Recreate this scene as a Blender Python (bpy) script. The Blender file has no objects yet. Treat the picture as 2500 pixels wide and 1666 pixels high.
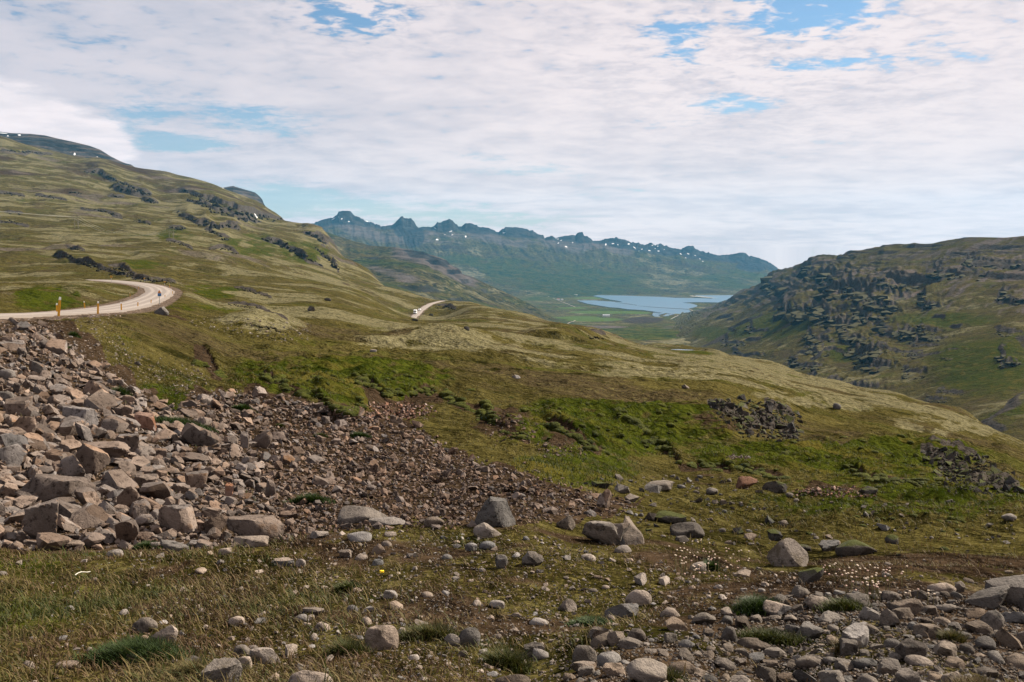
import bpy, bmesh, math, random
import numpy as np
from mathutils import Vector, Matrix

random.seed(7)
rng = np.random.default_rng(7)
S = bpy.context.scene
COL = S.collection

# ------------------------------------------------------------------ camera
F = 2432.0                      # focal length in photo pixels (2500 wide)
PITCH = math.radians(5.36)
cam = bpy.data.cameras.new('camera')
cam.sensor_width = 36.0
cam.lens = 36.0 * F / 2500.0
cam.clip_start = 0.05
cam.clip_end = 60000
camo = bpy.data.objects.new('camera', cam)
COL.objects.link(camo)
camo.location = (0, 0, 0)
camo.rotation_euler = (math.radians(90) - PITCH, 0, 0)
S.camera = camo

# ------------------------------------------------------------------ sun, view
SUN_EL = math.radians(38)
SUN_AZ = math.radians(60)       # clockwise from the view direction (+Y)
sd = Vector((math.cos(SUN_EL) * math.sin(SUN_AZ), math.cos(SUN_EL) * math.cos(SUN_AZ), math.sin(SUN_EL)))
sun = bpy.data.lights.new('sun', 'SUN')
sun.energy = 5.0
sun.angle = math.radians(0.5)
sun.color = (1.0, 0.90, 0.76)
suno = bpy.data.objects.new('sun', sun)
COL.objects.link(suno)
suno.rotation_euler = sd.to_track_quat('Z', 'Y').to_euler()
S.view_settings.view_transform = 'Standard'
S.view_settings.look = 'None'
S.view_settings.exposure = 1.35
S.view_settings.gamma = 1.0
S.render.engine = 'CYCLES'
S.cycles.use_denoising = True
S.cycles.volume_bounces = 1
S.cycles.max_bounces = 5
S.cycles.diffuse_bounces = 2
S.cycles.volume_step_rate = 1.0

CP, SP = math.cos(PITCH), math.sin(PITCH)


def ray(u, v):
    """direction (a = x/y, s = z/y) of photo pixel u, v"""
    xc = (u - 1250.0) / F
    yc = -(v - 833.0) / F
    dy = CP + yc * SP
    dz = -SP + yc * CP
    return xc / dy, dz / dy


def pt(u, v, D):
    a, s = ray(u, v)
    return np.array((a * D, D, s * D))


def proj(x, y, z):
    f = y * CP - z * SP
    up = y * SP + z * CP
    return 1250.0 + F * x / f, 833.0 - F * up / f


# ------------------------------------------------------------------ node helper
class NT:
    def __init__(self, tree):
        self.t = tree
        tree.nodes.clear()

    def n(self, kind, **kw):
        nd = self.t.nodes.new(kind)
        for k, val in kw.items():
            if k.startswith('_'):
                nd.inputs[k[1:].replace('_', ' ')].default_value = val
            else:
                setattr(nd, k, val)
        return nd

    def l(self, a, b):
        self.t.links.new(a, b)

    def put(self, sock, val):
        if hasattr(val, 'is_output'):
            self.l(val, sock)
        else:
            if sock.type == 'RGBA' and len(val) == 3:
                val = (*val, 1)
            sock.default_value = val

    def math(self, op, a, b=None, c=None, clamp=False):
        nd = self.n('ShaderNodeMath', operation=op, use_clamp=clamp)
        self.put(nd.inputs[0], a)
        if b is not None:
            self.put(nd.inputs[1], b)
        if c is not None:
            self.put(nd.inputs[2], c)
        return nd.outputs[0]

    def vm(self, op, a, b=None):
        nd = self.n('ShaderNodeVectorMath', operation=op)
        self.put(nd.inputs[0], a)
        if b is not None:
            self.put(nd.inputs['Scale'] if op == 'SCALE' else nd.inputs[1], b)
        return nd.outputs['Value'] if op in ('DOT_PRODUCT', 'LENGTH') else nd.outputs[0]

    def mix(self, f, a, b, blend='MIX'):
        nd = self.n('ShaderNodeMix', data_type='RGBA', blend_type=blend)
        self.put(nd.inputs[0], f)
        self.put(nd.inputs[6], a)
        self.put(nd.inputs[7], b)
        return nd.outputs[2]

    def step(self, x, lo, hi):
        nd = self.n('ShaderNodeMapRange', interpolation_type='SMOOTHSTEP')
        self.put(nd.inputs[0], x)
        self.put(nd.inputs[1], lo)
        self.put(nd.inputs[2], hi)
        return nd.outputs[0]

    def noise(self, vec, scale, detail=3.0, rough=0.55, dist=0.0):
        nd = self.n('ShaderNodeTexNoise')
        if vec is not None:
            self.l(vec, nd.inputs['Vector'])
        nd.inputs['Scale'].default_value = scale
        nd.inputs['Detail'].default_value = detail
        nd.inputs['Roughness'].default_value = rough
        nd.inputs['Distortion'].default_value = dist
        return nd.outputs[0]


# ------------------------------------------------------------------ world: sky with a sheet of altocumulus
world = bpy.data.worlds.new('World')
S.world = world
world.use_nodes = True
w = NT(world.node_tree)
sky = w.n('ShaderNodeTexSky', sky_type='NISHITA')
sky.sun_disc = False
sky.sun_elevation = SUN_EL
sky.sun_rotation = SUN_AZ
sky.altitude = 350
sky.air_density = 1.0
sky.dust_density = 0.6
sky.ozone_density = 2.0
skyc = w.mix(1.0, sky.outputs[0], (0.70, 0.88, 0.96), 'MULTIPLY')
bg_sky = w.n('ShaderNodeBackground')
w.l(skyc, bg_sky.inputs[0])
bg_sky.inputs[1].default_value = 0.046
tc = w.n('ShaderNodeTexCoord')
sep = w.n('ShaderNodeSeparateXYZ')
w.l(tc.outputs['Generated'], sep.inputs[0])
zz = w.math('ADD', w.math('MAXIMUM', sep.outputs[2], 0.0), 0.10)
comb = w.n('ShaderNodeCombineXYZ')
w.l(w.math('DIVIDE', sep.outputs[0], zz), comb.inputs[0])
w.l(w.math('DIVIDE', sep.outputs[1], zz), comb.inputs[1])
P = comb.outputs[0]


def sky_dir(u, v):
    a, s = ray(u, v)
    return Vector((a, 1, s)).normalized()


def blob(u, v, ru, inner=0.0):
    """1 at the direction of pixel u, v falling to 0 at ru pixels away"""
    d = sky_dir(u, v)
    dot = w.vm('DOT_PRODUCT', tc.outputs['Generated'], tuple(d))
    c0 = math.cos(ru / F)
    return w.step(dot, c0, 1.0 - inner * (1 - c0))


def eblob(u, v, ru, rv):
    """elliptic blob in direction space (ru, rv in photo pixels)"""
    d = sky_dir(u, v)
    e = w.vm('SUBTRACT', tc.outputs['Generated'], tuple(d))
    e = w.vm('MULTIPLY', e, (F / ru, F / ru, F / rv))
    ln = w.vm('LENGTH', e)
    return w.math('SUBTRACT', 1.0, w.step(ln, 0.0, 1.0))


big = w.noise(P, 0.7, 3, 0.5)
mid = w.noise(P, 3.4, 4, 0.55, 0.3)
cell_r = w.noise(P, 12.0, 4, 0.52, 0.45)
cell = w.math('ADD', 0.5, w.math('MULTIPLY', w.math('SUBTRACT', cell_r, 0.5), w.math('ADD', 0.25, w.math('MULTIPLY', w.step(sep.outputs[2], 0.06, 0.26), 0.75))))
fine = w.noise(P, 34.0, 4, 0.6)
dens = w.math('ADD', w.math('MULTIPLY', mid, 0.42), w.math('MULTIPLY', cell, 0.62))
dens = w.math('ADD', dens, w.math('MULTIPLY', fine, 0.18))
dens = w.math('ADD', dens, w.math('MULTIPLY', big, 0.16))
gaps = None
for (u, v, ru, rv, k) in ((1980, 20, 260, 110, 0.30), (1650, 85, 150, 70, 0.20), (870, 35, 230, 85, 0.22), (1960, 170, 300, 55, 0.14),
                          (1680, 150, 170, 45, 0.12), (1760, 255, 230, 40, 0.19), (1650, 300, 150, 28, 0.12), (2300, 100, 300, 110, 0.10),
                          (440, 350, 180, 42, 0.26), (640, 300, 230, 50, 0.18), (560, 260, 190, 36, 0.12),
                          (660, 480, 210, 75, 0.17), (800, 500, 620, 50, 0.17), (1150, 540, 500, 50, 0.15), (330, 280, 120, 70, 0.16),
                          (1150, 395, 300, 32, 0.10), (1330, 420, 200, 32, 0.11), (250, 180, 460, 190, 0.06), (1500, 470, 300, 40, 0.05), (2100, 350, 500, 60, 0.05)):
    g = w.math('MULTIPLY', eblob(u, v, ru, rv), k)
    gaps = g if gaps is None else w.math('ADD', gaps, g)
dens = w.math('SUBTRACT', dens, gaps)
tex0 = w.math('MAXIMUM', eblob(1900, 130, 900, 360), eblob(870, 30, 420, 170))
cov = w.step(dens, w.math('ADD', 0.42, w.math('MULTIPLY', tex0, 0.045)), w.math('SUBTRACT', 0.64, w.math('MULTIPLY', tex0, 0.055)))
low = w.math('MULTIPLY', w.math('SUBTRACT', 1.0, w.step(sep.outputs[2], 0.03, 0.22)), 0.42)
cov = w.math('MAXIMUM', w.math('ADD', w.math('MULTIPLY', cov, 0.92), 0.04), low)
# the low cloud bank lying on the mountain at the left
bank_n = w.noise(P, 4.0, 6, 0.62)
bx = w.math('MAXIMUM', eblob(0, 330, 300, 150), eblob(175, 355, 190, 95))
bx = w.math('MAXIMUM', bx, eblob(-300, 310, 440, 210))
bank = w.step(w.math('ADD', bx, w.math('MULTIPLY', w.math('SUBTRACT', bank_n, 0.5), 0.55)), 0.10, 0.34)
puff_n = w.noise(P, 5.0, 4, 0.6)
puff = None
for (u, v, ru, rv) in ((1500, 576, 80, 30), (1060, 487, 50, 28), (1230, 502, 70, 16)):
    e = eblob(u, v, ru, rv)
    puff = e if puff is None else w.math('MAXIMUM', puff, e)
puff = w.step(w.math('ADD', puff, w.math('MULTIPLY', w.math('SUBTRACT', puff_n, 0.5), 0.5)), 0.25, 0.7)
tex = w.math('MAXIMUM', eblob(1900, 130, 900, 360), w.math('MULTIPLY', eblob(870, 30, 420, 170), 0.9))
tex = w.math('MAXIMUM', tex, w.math('MULTIPLY', eblob(650, 380, 520, 140), 0.45))
shade_s = w.math('ADD', w.math('MULTIPLY', big, 0.48), w.math('MULTIPLY', mid, 0.36))
shade_s = w.math('ADD', shade_s, w.math('MULTIPLY', cell, 0.16))
shade_s = w.step(shade_s, 0.34, 0.62)
shade_c = w.math('ADD', w.math('MULTIPLY', mid, 0.30), w.math('MULTIPLY', cell, 0.55))
shade_c = w.math('ADD', shade_c, w.math('MULTIPLY', fine, 0.15))
shade_c = w.step(shade_c, 0.40, 0.57)
shade = w.math('ADD', w.math('MULTIPLY', shade_s, w.math('SUBTRACT', 1.0, tex)), w.math('MULTIPLY', shade_c, tex))
right = w.step(sep.outputs[0], -0.52, 0.10)
ccol = w.mix(shade, w.mix(right, (0.43, 0.47, 0.57), (0.66, 0.61, 0.65)), w.mix(right, (0.67, 0.63, 0.68), (0.93, 0.82, 0.81)))
bank_s = w.step(w.math('ADD', w.math('MULTIPLY', bank_n, 0.6), w.math('MULTIPLY', mid, 0.4)), 0.36, 0.64)
ccol = w.mix(bank, ccol, w.mix(bank_s, (0.80, 0.74, 0.77), (0.95, 0.85, 0.86)))
cov = w.math('MAXIMUM', cov, bank)
cov = w.math('MAXIMUM', cov, w.math('MULTIPLY', puff, 0.9))
bg_cl = w.n('ShaderNodeBackground')
w.l(ccol, bg_cl.inputs[0])
bg_cl.inputs[1].default_value = 0.412
mx = w.n('ShaderNodeMixShader')
w.l(cov, mx.inputs[0])
w.l(bg_sky.outputs[0], mx.inputs[1])
w.l(bg_cl.outputs[0], mx.inputs[2])
out = w.n('ShaderNodeOutputWorld')
w.l(mx.outputs[0], out.inputs[0])


# ------------------------------------------------------------------ object helpers
def tag(o, label=None, cat=None, group=None, kind=None):
    if label:
        o['label'] = label
    if cat:
        o['category'] = cat
    if group:
        o['group'] = group
    if kind:
        o['kind'] = kind
    return o


def link(name, me, parent=None):
    o = bpy.data.objects.new(name, me)
    COL.objects.link(o)
    if parent is not None:
        o.parent = parent
    return o


def empty(name, loc, rz=0.0):
    o = bpy.data.objects.new(name, None)
    o.empty_display_size = 0.2
    COL.objects.link(o)
    o.location = loc
    o.rotation_euler = (0, 0, rz)
    return o


def mesh_np(name, V, Fc, mat, smooth=True):
    """V (n,3), Fc (m,k) with k = 3 or 4"""
    me = bpy.data.meshes.new(name)
    V = np.asarray(V, dtype=np.float32)
    Fc = np.asarray(Fc, dtype=np.int32)
    m, k = Fc.shape
    me.vertices.add(len(V))
    me.vertices.foreach_set('co', V.ravel())
    me.loops.add(m * k)
    me.loops.foreach_set('vertex_index', Fc.ravel())
    me.polygons.add(m)
    me.polygons.foreach_set('loop_start', np.arange(0, m * k, k, dtype=np.int32))
    me.polygons.foreach_set('loop_total', np.full(m, k, dtype=np.int32))
    me.polygons.foreach_set('use_smooth', np.full(m, smooth, dtype=bool))
    me.update(calc_edges=True)
    if mat:
        me.materials.append(mat)
    return me


def add_attr(me, name, arr):
    at = me.attributes.new(name, 'FLOAT_COLOR', 'POINT')
    at.data.foreach_set('color', np.asarray(arr, dtype=np.float32).ravel())


def grid_faces(nr, nc, mask=None):
    i = np.arange((nr - 1) * nc).reshape(nr - 1, nc)[:, :-1]
    fc = np.stack([i, i + 1, i + nc + 1, i + nc], -1)
    if mask is not None:
        ok = mask[:-1, :-1] & mask[1:, :-1] & mask[:-1, 1:] & mask[1:, 1:]
        fc = fc[ok]
    return fc.reshape(-1, 4)


def bm_mesh(name, bm, mat, smooth=False):
    me = bpy.data.meshes.new(name)
    bmesh.ops.recalc_face_normals(bm, faces=bm.faces)
    for f in bm.faces:
        f.smooth = smooth
    bm.to_mesh(me)
    bm.free()
    if mat:
        me.materials.append(mat)
    return me


def add_box(bm, cx, cy, cz, sx, sy, sz, bevel=0.0):
    r = bmesh.ops.create_cube(bm, size=1.0)
    vs = r['verts']
    for v_ in vs:
        v_.co = Vector((cx + v_.co.x * sx, cy + v_.co.y * sy, cz + v_.co.z * sz))
    if bevel:
        es = list({e for v_ in vs for e in v_.link_edges})
        bmesh.ops.bevel(bm, geom=es, offset=bevel, segments=1, affect='EDGES')


def add_tube(bm, p, q, r0, r1=None, seg=8):
    p, q = Vector(p), Vector(q)
    d = q - p
    r = bmesh.ops.create_cone(bm, cap_ends=True, segments=seg, radius1=r0, radius2=r0 if r1 is None else r1, depth=d.length)
    M = Matrix.Translation((p + q) / 2) @ d.to_track_quat('Z', 'Y').to_matrix().to_4x4()
    bmesh.ops.transform(bm, matrix=M, verts=r['verts'])


def add_prism(bm, pts, y0, y1):
    """polygon in x,z extruded from y0 to y1"""
    a = [bm.verts.new((x, y0, z)) for x, z in pts]
    b = [bm.verts.new((x, y1, z)) for x, z in pts]
    bm.faces.new(a)
    bm.faces.new(b[::-1])
    n = len(pts)
    for i in range(n):
        bm.faces.new((a[i], b[i], b[(i + 1) % n], a[(i + 1) % n]))


# ------------------------------------------------------------------ noise in numpy
def _h(ix, iy, seed):
    h = (ix.astype(np.int64) * 374761393 + iy.astype(np.int64) * 668265263 + seed * 1274126177) & 0xFFFFFFFF
    h = ((h ^ (h >> 13)) * 1274126177) & 0xFFFFFFFF
    return (h ^ (h >> 16)) & 0xFFFF


_ANG = np.linspace(0, 2 * np.pi, 65536, endpoint=False)
_GC = np.cos(_ANG).astype(np.float32)
_GS = np.sin(_ANG).astype(np.float32)


def perlin(x, y, seed=0):
    x0 = np.floor(x)
    y0 = np.floor(y)
    fx = (x - x0).astype(np.float32)
    fy = (y - y0).astype(np.float32)
    ix = x0.astype(np.int64)
    iy = y0.astype(np.int64)

    def g(dx, dy):
        h = _h(ix + dx, iy + dy, seed)
        return _GC[h] * (fx - dx) + _GS[h] * (fy - dy)
    sx = fx * fx * fx * (fx * (fx * 6 - 15) + 10)
    sy = fy * fy * fy * (fy * (fy * 6 - 15) + 10)
    a = g(0, 0) * (1 - sx) + g(1, 0) * sx
    b = g(0, 1) * (1 - sx) + g(1, 1) * sx
    return (a * (1 - sy) + b * sy) * 1.5


def fbm(x, y, lam, octs=4, seed=0, gain=0.5):
    r = 0
    k = 1.0
    tot = 0
    for o in range(octs):
        r = r + k * perlin(x / lam + 13.7 * o, y / lam - 7.1 * o, seed + o)
        tot += k
        lam = lam / 2.03
        k *= gain
    return r / tot


def sstep(x, lo, hi):
    t = np.clip((x - lo) / (hi - lo), 0, 1)
    return t * t * (3 - 2 * t)


def sea_level_D(v, z):
    return z / ray(1250, v)[1]
# ------------------------------------------------------------------ ground materials
def haze_free(mat):
    return mat


def ground_material(name, far=False, dim=1.0):
    """land cover from the masks 'cover' (grass, moss, soil, rock) and 'cover_b' (rubble, snow, purple scree, meadow)"""
    m = bpy.data.materials.new(name)
    m.use_nodes = True
    t = NT(m.node_tree)
    geo = t.n('ShaderNodeNewGeometry')
    pos = geo.outputs['Position']
    A = t.n('ShaderNodeAttribute', attribute_name='cover')
    B = t.n('ShaderNodeAttribute', attribute_name='cover_b')
    sa = t.n('ShaderNodeSeparateColor')
    t.l(A.outputs['Color'], sa.inputs[0])
    sb = t.n('ShaderNodeSeparateColor')
    t.l(B.outputs['Color'], sb.inputs[0])
    if far:
        n_big = t.noise(pos, 0.004, 5, 0.6)
        n_mid = t.noise(pos, 0.014, 6, 0.65)
        n_fine = t.noise(pos, 0.06, 5, 0.7)
        n_tiny = n_fine
    else:
        n_big = t.noise(pos, 0.035, 5, 0.62)
        n_mid = t.noise(pos, 0.33, 6, 0.68)
        n_fine = t.noise(pos, 2.6, 6, 0.72)
        n_tiny = t.noise(pos, 22.0, 4, 0.7)

    def mask(x, n, w_=0.9, lo=0.36, hi=0.62):
        return t.step(t.math('ADD', x, t.math('MULTIPLY', t.math('SUBTRACT', n, 0.5), w_)), lo, hi)
    n_hum = n_mid if far else t.noise(pos, 0.11, 6, 0.68)
    if far:
        n_a = t.noise(pos, 0.0045, 8, 0.62, 0.6)
        n_b = t.noise(t.vm('ADD', pos, (3300.0, 710.0, 40.0)), 0.006, 8, 0.62, 0.6)
        n_c = t.noise(t.vm('ADD', pos, (-900.0, 2710.0, 40.0)), 0.005, 8, 0.62, 0.6)
    else:
        n_a = t.noise(pos, 0.022, 9, 0.66, 0.5)
        n_b = t.noise(t.vm('ADD', pos, (330.0, 71.0, 4.0)), 0.030, 9, 0.66, 0.5)
        n_c = t.noise(t.vm('ADD', pos, (-90.0, 271.0, 4.0)), 0.026, 9, 0.66, 0.5)
    nb = t.math('ADD', t.math('MULTIPLY', n_big, 0.30), t.math('MULTIPLY', n_mid, 0.25))
    nb = t.math('ADD', nb, t.math('MULTIPLY', n_hum, 0.45))
    nf = t.math('ADD', t.math('MULTIPLY', n_mid, 0.35), t.math('MULTIPLY', n_fine, 0.35))
    nf = t.math('ADD', nf, t.math('MULTIPLY', n_hum, 0.30))
    # heath: olive and brown low growth, broken into small patches
    heath = t.mix(t.step(n_hum, 0.40, 0.58), (0.026, 0.0225, 0.0062), (0.064, 0.054, 0.0160))
    heath = t.mix(t.step(n_b, 0.50, 0.60), heath, (0.044, 0.032, 0.0190))
    heath = t.mix(t.step(n_c, 0.53, 0.62), heath, (0.037, 0.041, 0.0075))
    heath = t.mix(t.math('MULTIPLY', t.step(n_fine, 0.50, 0.66), 0.8), heath, (0.105, 0.090, 0.0340))
    heath = t.mix(t.step(n_fine, 0.46, 0.33), heath, (0.018, 0.016, 0.0040))  # dark specks: crevice shade put into the colour
    heath = t.mix(t.math('MULTIPLY', t.step(n_tiny, 0.50, 0.66), 0.8), heath, (0.120, 0.098, 0.0330))
    heath = t.mix(t.step(n_tiny, 0.47, 0.33), heath, (0.016, 0.014, 0.0040))
    heath = t.mix(t.step(n_mid, 0.44, 0.34), heath, (0.017, 0.016, 0.0040))  # broader dark specks, also painted crevice shade
    # woolly pale moss
    moss = t.mix(t.step(n_fine, 0.38, 0.62), (0.076, 0.067, 0.032), (0.165, 0.147, 0.082))
    moss = t.mix(t.step(n_mid, 0.46, 0.36), moss, (0.042, 0.037, 0.012))  # painted shade of the crevices between moss hummocks
    moss = t.mix(t.step(n_tiny, 0.46, 0.30), moss, (0.060, 0.052, 0.020))
    mm = t.math('ADD', sa.outputs[1], t.math('MULTIPLY', t.math('SUBTRACT', n_a, 0.5), 3.4))
    mm = t.math('ADD', mm, t.math('MULTIPLY', t.math('SUBTRACT', nf, 0.5), 1.3))
    col = t.mix(t.step(mm, 0.38, 0.62), heath, moss)
    # green grass
    grass = t.mix(t.step(n_fine, 0.36, 0.62), (0.018, 0.025, 0.0032), (0.050, 0.058, 0.0075))
    grass = t.mix(t.step(n_tiny, 0.48, 0.32), grass, (0.010, 0.015, 0.0015))
    grass = t.mix(t.step(n_hum, 0.50, 0.64), grass, (0.066, 0.056, 0.0120))
    grass = t.mix(t.step(n_mid, 0.45, 0.35), grass, (0.013, 0.019, 0.0020))
    col = t.mix(mask(sa.outputs[0], nb, 1.7, 0.38, 0.60), col, grass)
    # bare brown soil
    soil = t.mix(t.step(n_fine, 0.35, 0.7), (0.022, 0.0145, 0.0085), (0.054, 0.036, 0.022))
    soil = t.mix(t.step(n_tiny, 0.55, 0.75), soil, (0.120, 0.092, 0.066))
    col = t.mix(mask(sa.outputs[2], nf, 1.5, 0.42, 0.60), col, soil)
    # rubble and road gravel
    rub = t.mix(t.step(n_tiny, 0.35, 0.7), (0.060, 0.042, 0.030), (0.190, 0.145, 0.112))
    col = t.mix(mask(sb.outputs[0], nf, 0.7), col, rub)
    # purple-grey scree of the far slopes
    pur = t.mix(t.step(n_mid, 0.3, 0.7), (0.050, 0.040, 0.035), (0.125, 0.102, 0.090))
    col = t.mix(mask(sb.outputs[2], nb, 0.7), col, pur)
    # cultivated meadow
    col = t.mix(mask(B.outputs['Alpha'], n_mid, 0.3), col, (0.060, 0.085, 0.016))
    # rock
    if far:
        rock = t.mix(t.step(n_mid, 0.35, 0.7), (0.012, 0.012, 0.012), (0.055, 0.052, 0.050))
    else:
        rock = t.mix(t.step(nf, 0.35, 0.65), (0.016, 0.014, 0.012), (0.085, 0.073, 0.062))
    rk = t.math('ADD', A.outputs['Alpha'], t.math('MULTIPLY', t.math('SUBTRACT', nf, 0.5), 0.55))
    col = t.mix(t.step(rk, 0.38, 0.56), col, rock)
    # snow
    sn = t.step(t.math('ADD', sb.outputs[1], t.math('MULTIPLY', t.math('SUBTRACT', n_mid, 0.5), 0.6)), 0.45, 0.55)
    col = t.mix(sn, col, (0.50, 0.52, 0.54))
    dim = dim * 0.84
    if True:
        col = t.mix(sn, t.mix(1.0, col, (dim, dim, dim), 'MULTIPLY'), (0.50, 0.52, 0.54))
    bs = t.n('ShaderNodeBsdfPrincipled')
    t.l(col, bs.inputs['Base Color'])
    bs.inputs['Roughness'].default_value = 0.95
    bs.inputs['Specular IOR Level'].default_value = 0.0
    if far:
        h = t.math('ADD', t.math('MULTIPLY', n_mid, 22.0), t.math('MULTIPLY', n_fine, 7.0))
        bp = t.n('ShaderNodeBump')
        bp.inputs['Strength'].default_value = 0.8
        bp.inputs['Distance'].default_value = 1.0
    else:
        h = t.math('ADD', t.math('MULTIPLY', n_mid, 0.9), t.math('MULTIPLY', n_fine, 0.2))
        h = t.math('ADD', h, t.math('MULTIPLY', n_hum, 4.0))
        h = t.math('ADD', h, t.math('MULTIPLY', n_big, 5.0))
        h = t.math('ADD', h, t.math('MULTIPLY', n_tiny, 0.030))
        bp = t.n('ShaderNodeBump')
        bp.inputs['Strength'].default_value = 0.9
        bp.inputs['Distance'].default_value = 1.0
    t.l(h, bp.inputs['Height'])
    t.l(bp.outputs[0], bs.inputs['Normal'])
    o = t.n('ShaderNodeOutputMaterial')
    t.l(bs.outputs[0], o.inputs[0])
    return m


M_GROUND = ground_material('heath and moss')
M_FAR = ground_material('distant slopes', True)
M_RANGE = ground_material('basalt range', True, 0.74)
M_SPUR = ground_material('dark spur slopes', True, 0.75)
M_HILL = ground_material('dark heath hill', False, 0.92)


# ------------------------------------------------------------------ the near ground: smooth surface through surveyed points
CTL = {
    -420: "2000,2.6 1666,3.6 1500,4.9 1330,7.2 1240,8.8 1100,11 1000,14 900,18 830,24 790,30 776,36 745,75 715,130 695,200 680,300 655,420 620,520 565,720 480,1080 410,1500 350,1950 300,2300 262,2550 275,3300",
    0: "2000,2.6 1666,3.6 1500,4.9 1340,7 1250,8.5 1100,11.5 1000,15.5 900,22 800,34 777,42 766,50 762,58 745,80 715,140 700,200 690,300 672,400 640,520 600,720 540,1080 480,1500 420,1950 370,2350 334,2700 345,3300",
    250: "1666,3.6 1500,4.9 1350,6.9 1280,8 1200,10.2 1100,13 1000,18 900,28.5 860,38 800,55 770,78 757,90 735,130 715,170 700,230 690,300 684,335 680,360 665,420 640,520 610,680 580,900 540,1200 500,1550 450,2050 420,2350 393,2600 400,3300",
    400: "1500,4.9 1350,6.9 1270,8.2 1200,11 1100,14.5 1000,20.5 920,32 850,62 800,95 770,135 745,190 728,215 715,235 702,270 690,330 675,400 650,500 620,650 590,850 560,1150 520,1550 480,2050 450,2400 421,2700 430,3300",
    500: "1270,8.3 1200,11 1100,15 1000,22 930,34 870,58 830,78 800,105 780,130 760,170 740,230 715,310 695,380 660,520 630,680 600,900 560,1250 520,1650 490,2000 460,2500 446,2750 460,3300",
    650: "1666,3.6 1500,4.9 1350,6.8 1280,8.4 1200,11.3 1100,15.5 1000,23 940,33 900,44 860,62 820,88 790,108 790,128 775,180 750,260 720,360 690,500 660,700 630,950 600,1250 570,1600 540,2100 512,2600 510,2800 540,3300",
    800: "1270,8.6 1200,11.8 1100,16.5 1000,25 960,30 930,38 890,52 850,78 810,120 785,170 760,240 735,330 715,450 690,650 665,900 640,1250 615,1600 592,1900 572,2150 590,2400 700,2900 800,3300",
    900: "1265,8.7 1200,12 1100,17 1000,26.5 970,31 945,38 905,50 860,75 830,110 800,180 770,290 745,430 720,640 700,900 675,1250 658,1500 690,1800 780,2400 850,3300",
    1000: "1265,8.6 1200,12.3 1100,18 1020,26 980,33 950,40 905,55 865,80 835,120 805,200 790,340 781,560 783,650 786,705 766,775 745,830 718,1050 770,1400 850,2200 900,3300",
    1085: "1100,18.5 950,43 865,81 835,125 800,250 783,480 783,640 780,710 765,790 748,860 735,960 790,1250 870,2000",
    1150: "1265,8.6 1190,12.5 1100,19 1040,27 1000,34 950,46 910,58 870,82 840,125 810,210 790,330 770,500 755,700 742,930 800,1300 870,2200 930,3300",
    1300: "1666,3.65 1500,4.9 1350,6.7 1265,8.6 1190,13 1110,20 1060,28 1020,36 970,46 930,58 890,80 860,120 830,200 805,330 785,520 775,700 840,1000 900,1800 950,3300",
    1450: "1300,8.4 1230,12 1180,16 1130,22 1090,29 1050,34 1000,41 960,50 920,66 890,95 860,150 835,250 815,420 805,560 870,800 930,1500",
    1600: "1320,7.9 1260,12 1200,20 1150,27 1110,32 1060,36 1010,42 965,53 930,75 900,115 880,180 862,300 853,450 863,590 863,660 853,686 838,770 900,1000 950,1600 980,3300",
    1670: "863,560 863,658 853,685 842,760 890,900",
    1750: "1350,7.2 1290,12 1220,19 1170,26 1130,31 1090,35 1040,40 990,47 950,62 920,95 900,150 885,240 872,380 861,560 853,700 880,830 950,1300",
    1900: "1666,3.65 1500,4.9 1390,6.6 1320,11 1250,16 1190,23 1150,29 1120,33 1080,40 1040,48 1000,58 970,80 945,120 925,190 905,300 892,420 930,520 980,800 1000,3300",
    2050: "1400,6.3 1330,10 1260,15 1200,22 1160,29 1130,34 1090,42 1050,55 1010,80 980,120 955,200 938,300 980,400 1040,700",
    2200: "1400,6.2 1330,10 1260,15 1200,22 1165,29 1140,34 1110,41 1080,52 1040,78 1005,120 980,190 968,250 1020,330 1070,600 1090,3300",
    2350: "1500,4.9 1410,6.1 1340,9.5 1270,14 1210,21 1180,29 1150,36 1120,45 1090,60 1060,90 1030,140 1008,200 1070,270 1120,500",
    2500: "1666,3.6 1500,4.9 1430,5.8 1350,9 1280,13 1220,20 1190,28 1165,38 1140,50 1120,70 1100,110 1085,150 1150,210 1200,400 1200,3300",
    2900: "2000,2.6 1666,3.6 1500,4.9 1450,5.6 1370,8.5 1300,12.5 1250,18 1230,28 1215,40 1210,55 1240,100 1280,200 1300,400 1300,3300",
}
pa, pl, ps = [], [], []
for u_, txt in CTL.items():
    for tok in txt.split():
        v_, D_ = map(float, tok.split(','))
        a_, s_ = ray(u_, v_)
        pa.append(a_)
        pl.append(math.log(D_))
        ps.append(s_)
pa, pl, ps = map(np.array, (pa, pl, ps))
KA, KL, CE = 9.0, 1.35, 0.10


def _kern(dx, dy):
    return np.sqrt(dx * dx + dy * dy + CE * CE)


K = _kern((pa[:, None] - pa[None]) * KA, (pl[:, None] - pl[None]) * KL)
n_ = len(pa)
Mx = np.zeros((n_ + 3, n_ + 3))
Mx[:n_, :n_] = K + np.eye(n_) * -2e-3
Q_ = np.stack([np.ones(n_), pa * KA, pl * KL], 1)
Mx[:n_, n_:] = Q_
Mx[n_:, :n_] = Q_.T
wts = np.linalg.solve(Mx, np.concatenate([ps, np.zeros(3)]))


def ground_s(a, lnD):
    a = np.asarray(a, dtype=np.float64)
    lnD = np.asarray(lnD, dtype=np.float64)
    r = wts[n_] + wts[n_ + 1] * a * KA + wts[n_ + 2] * lnD * KL
    for i in range(n_):
        r = r + wts[i] * _kern((a - pa[i]) * KA, (lnD - pl[i]) * KL)
    return r


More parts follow.
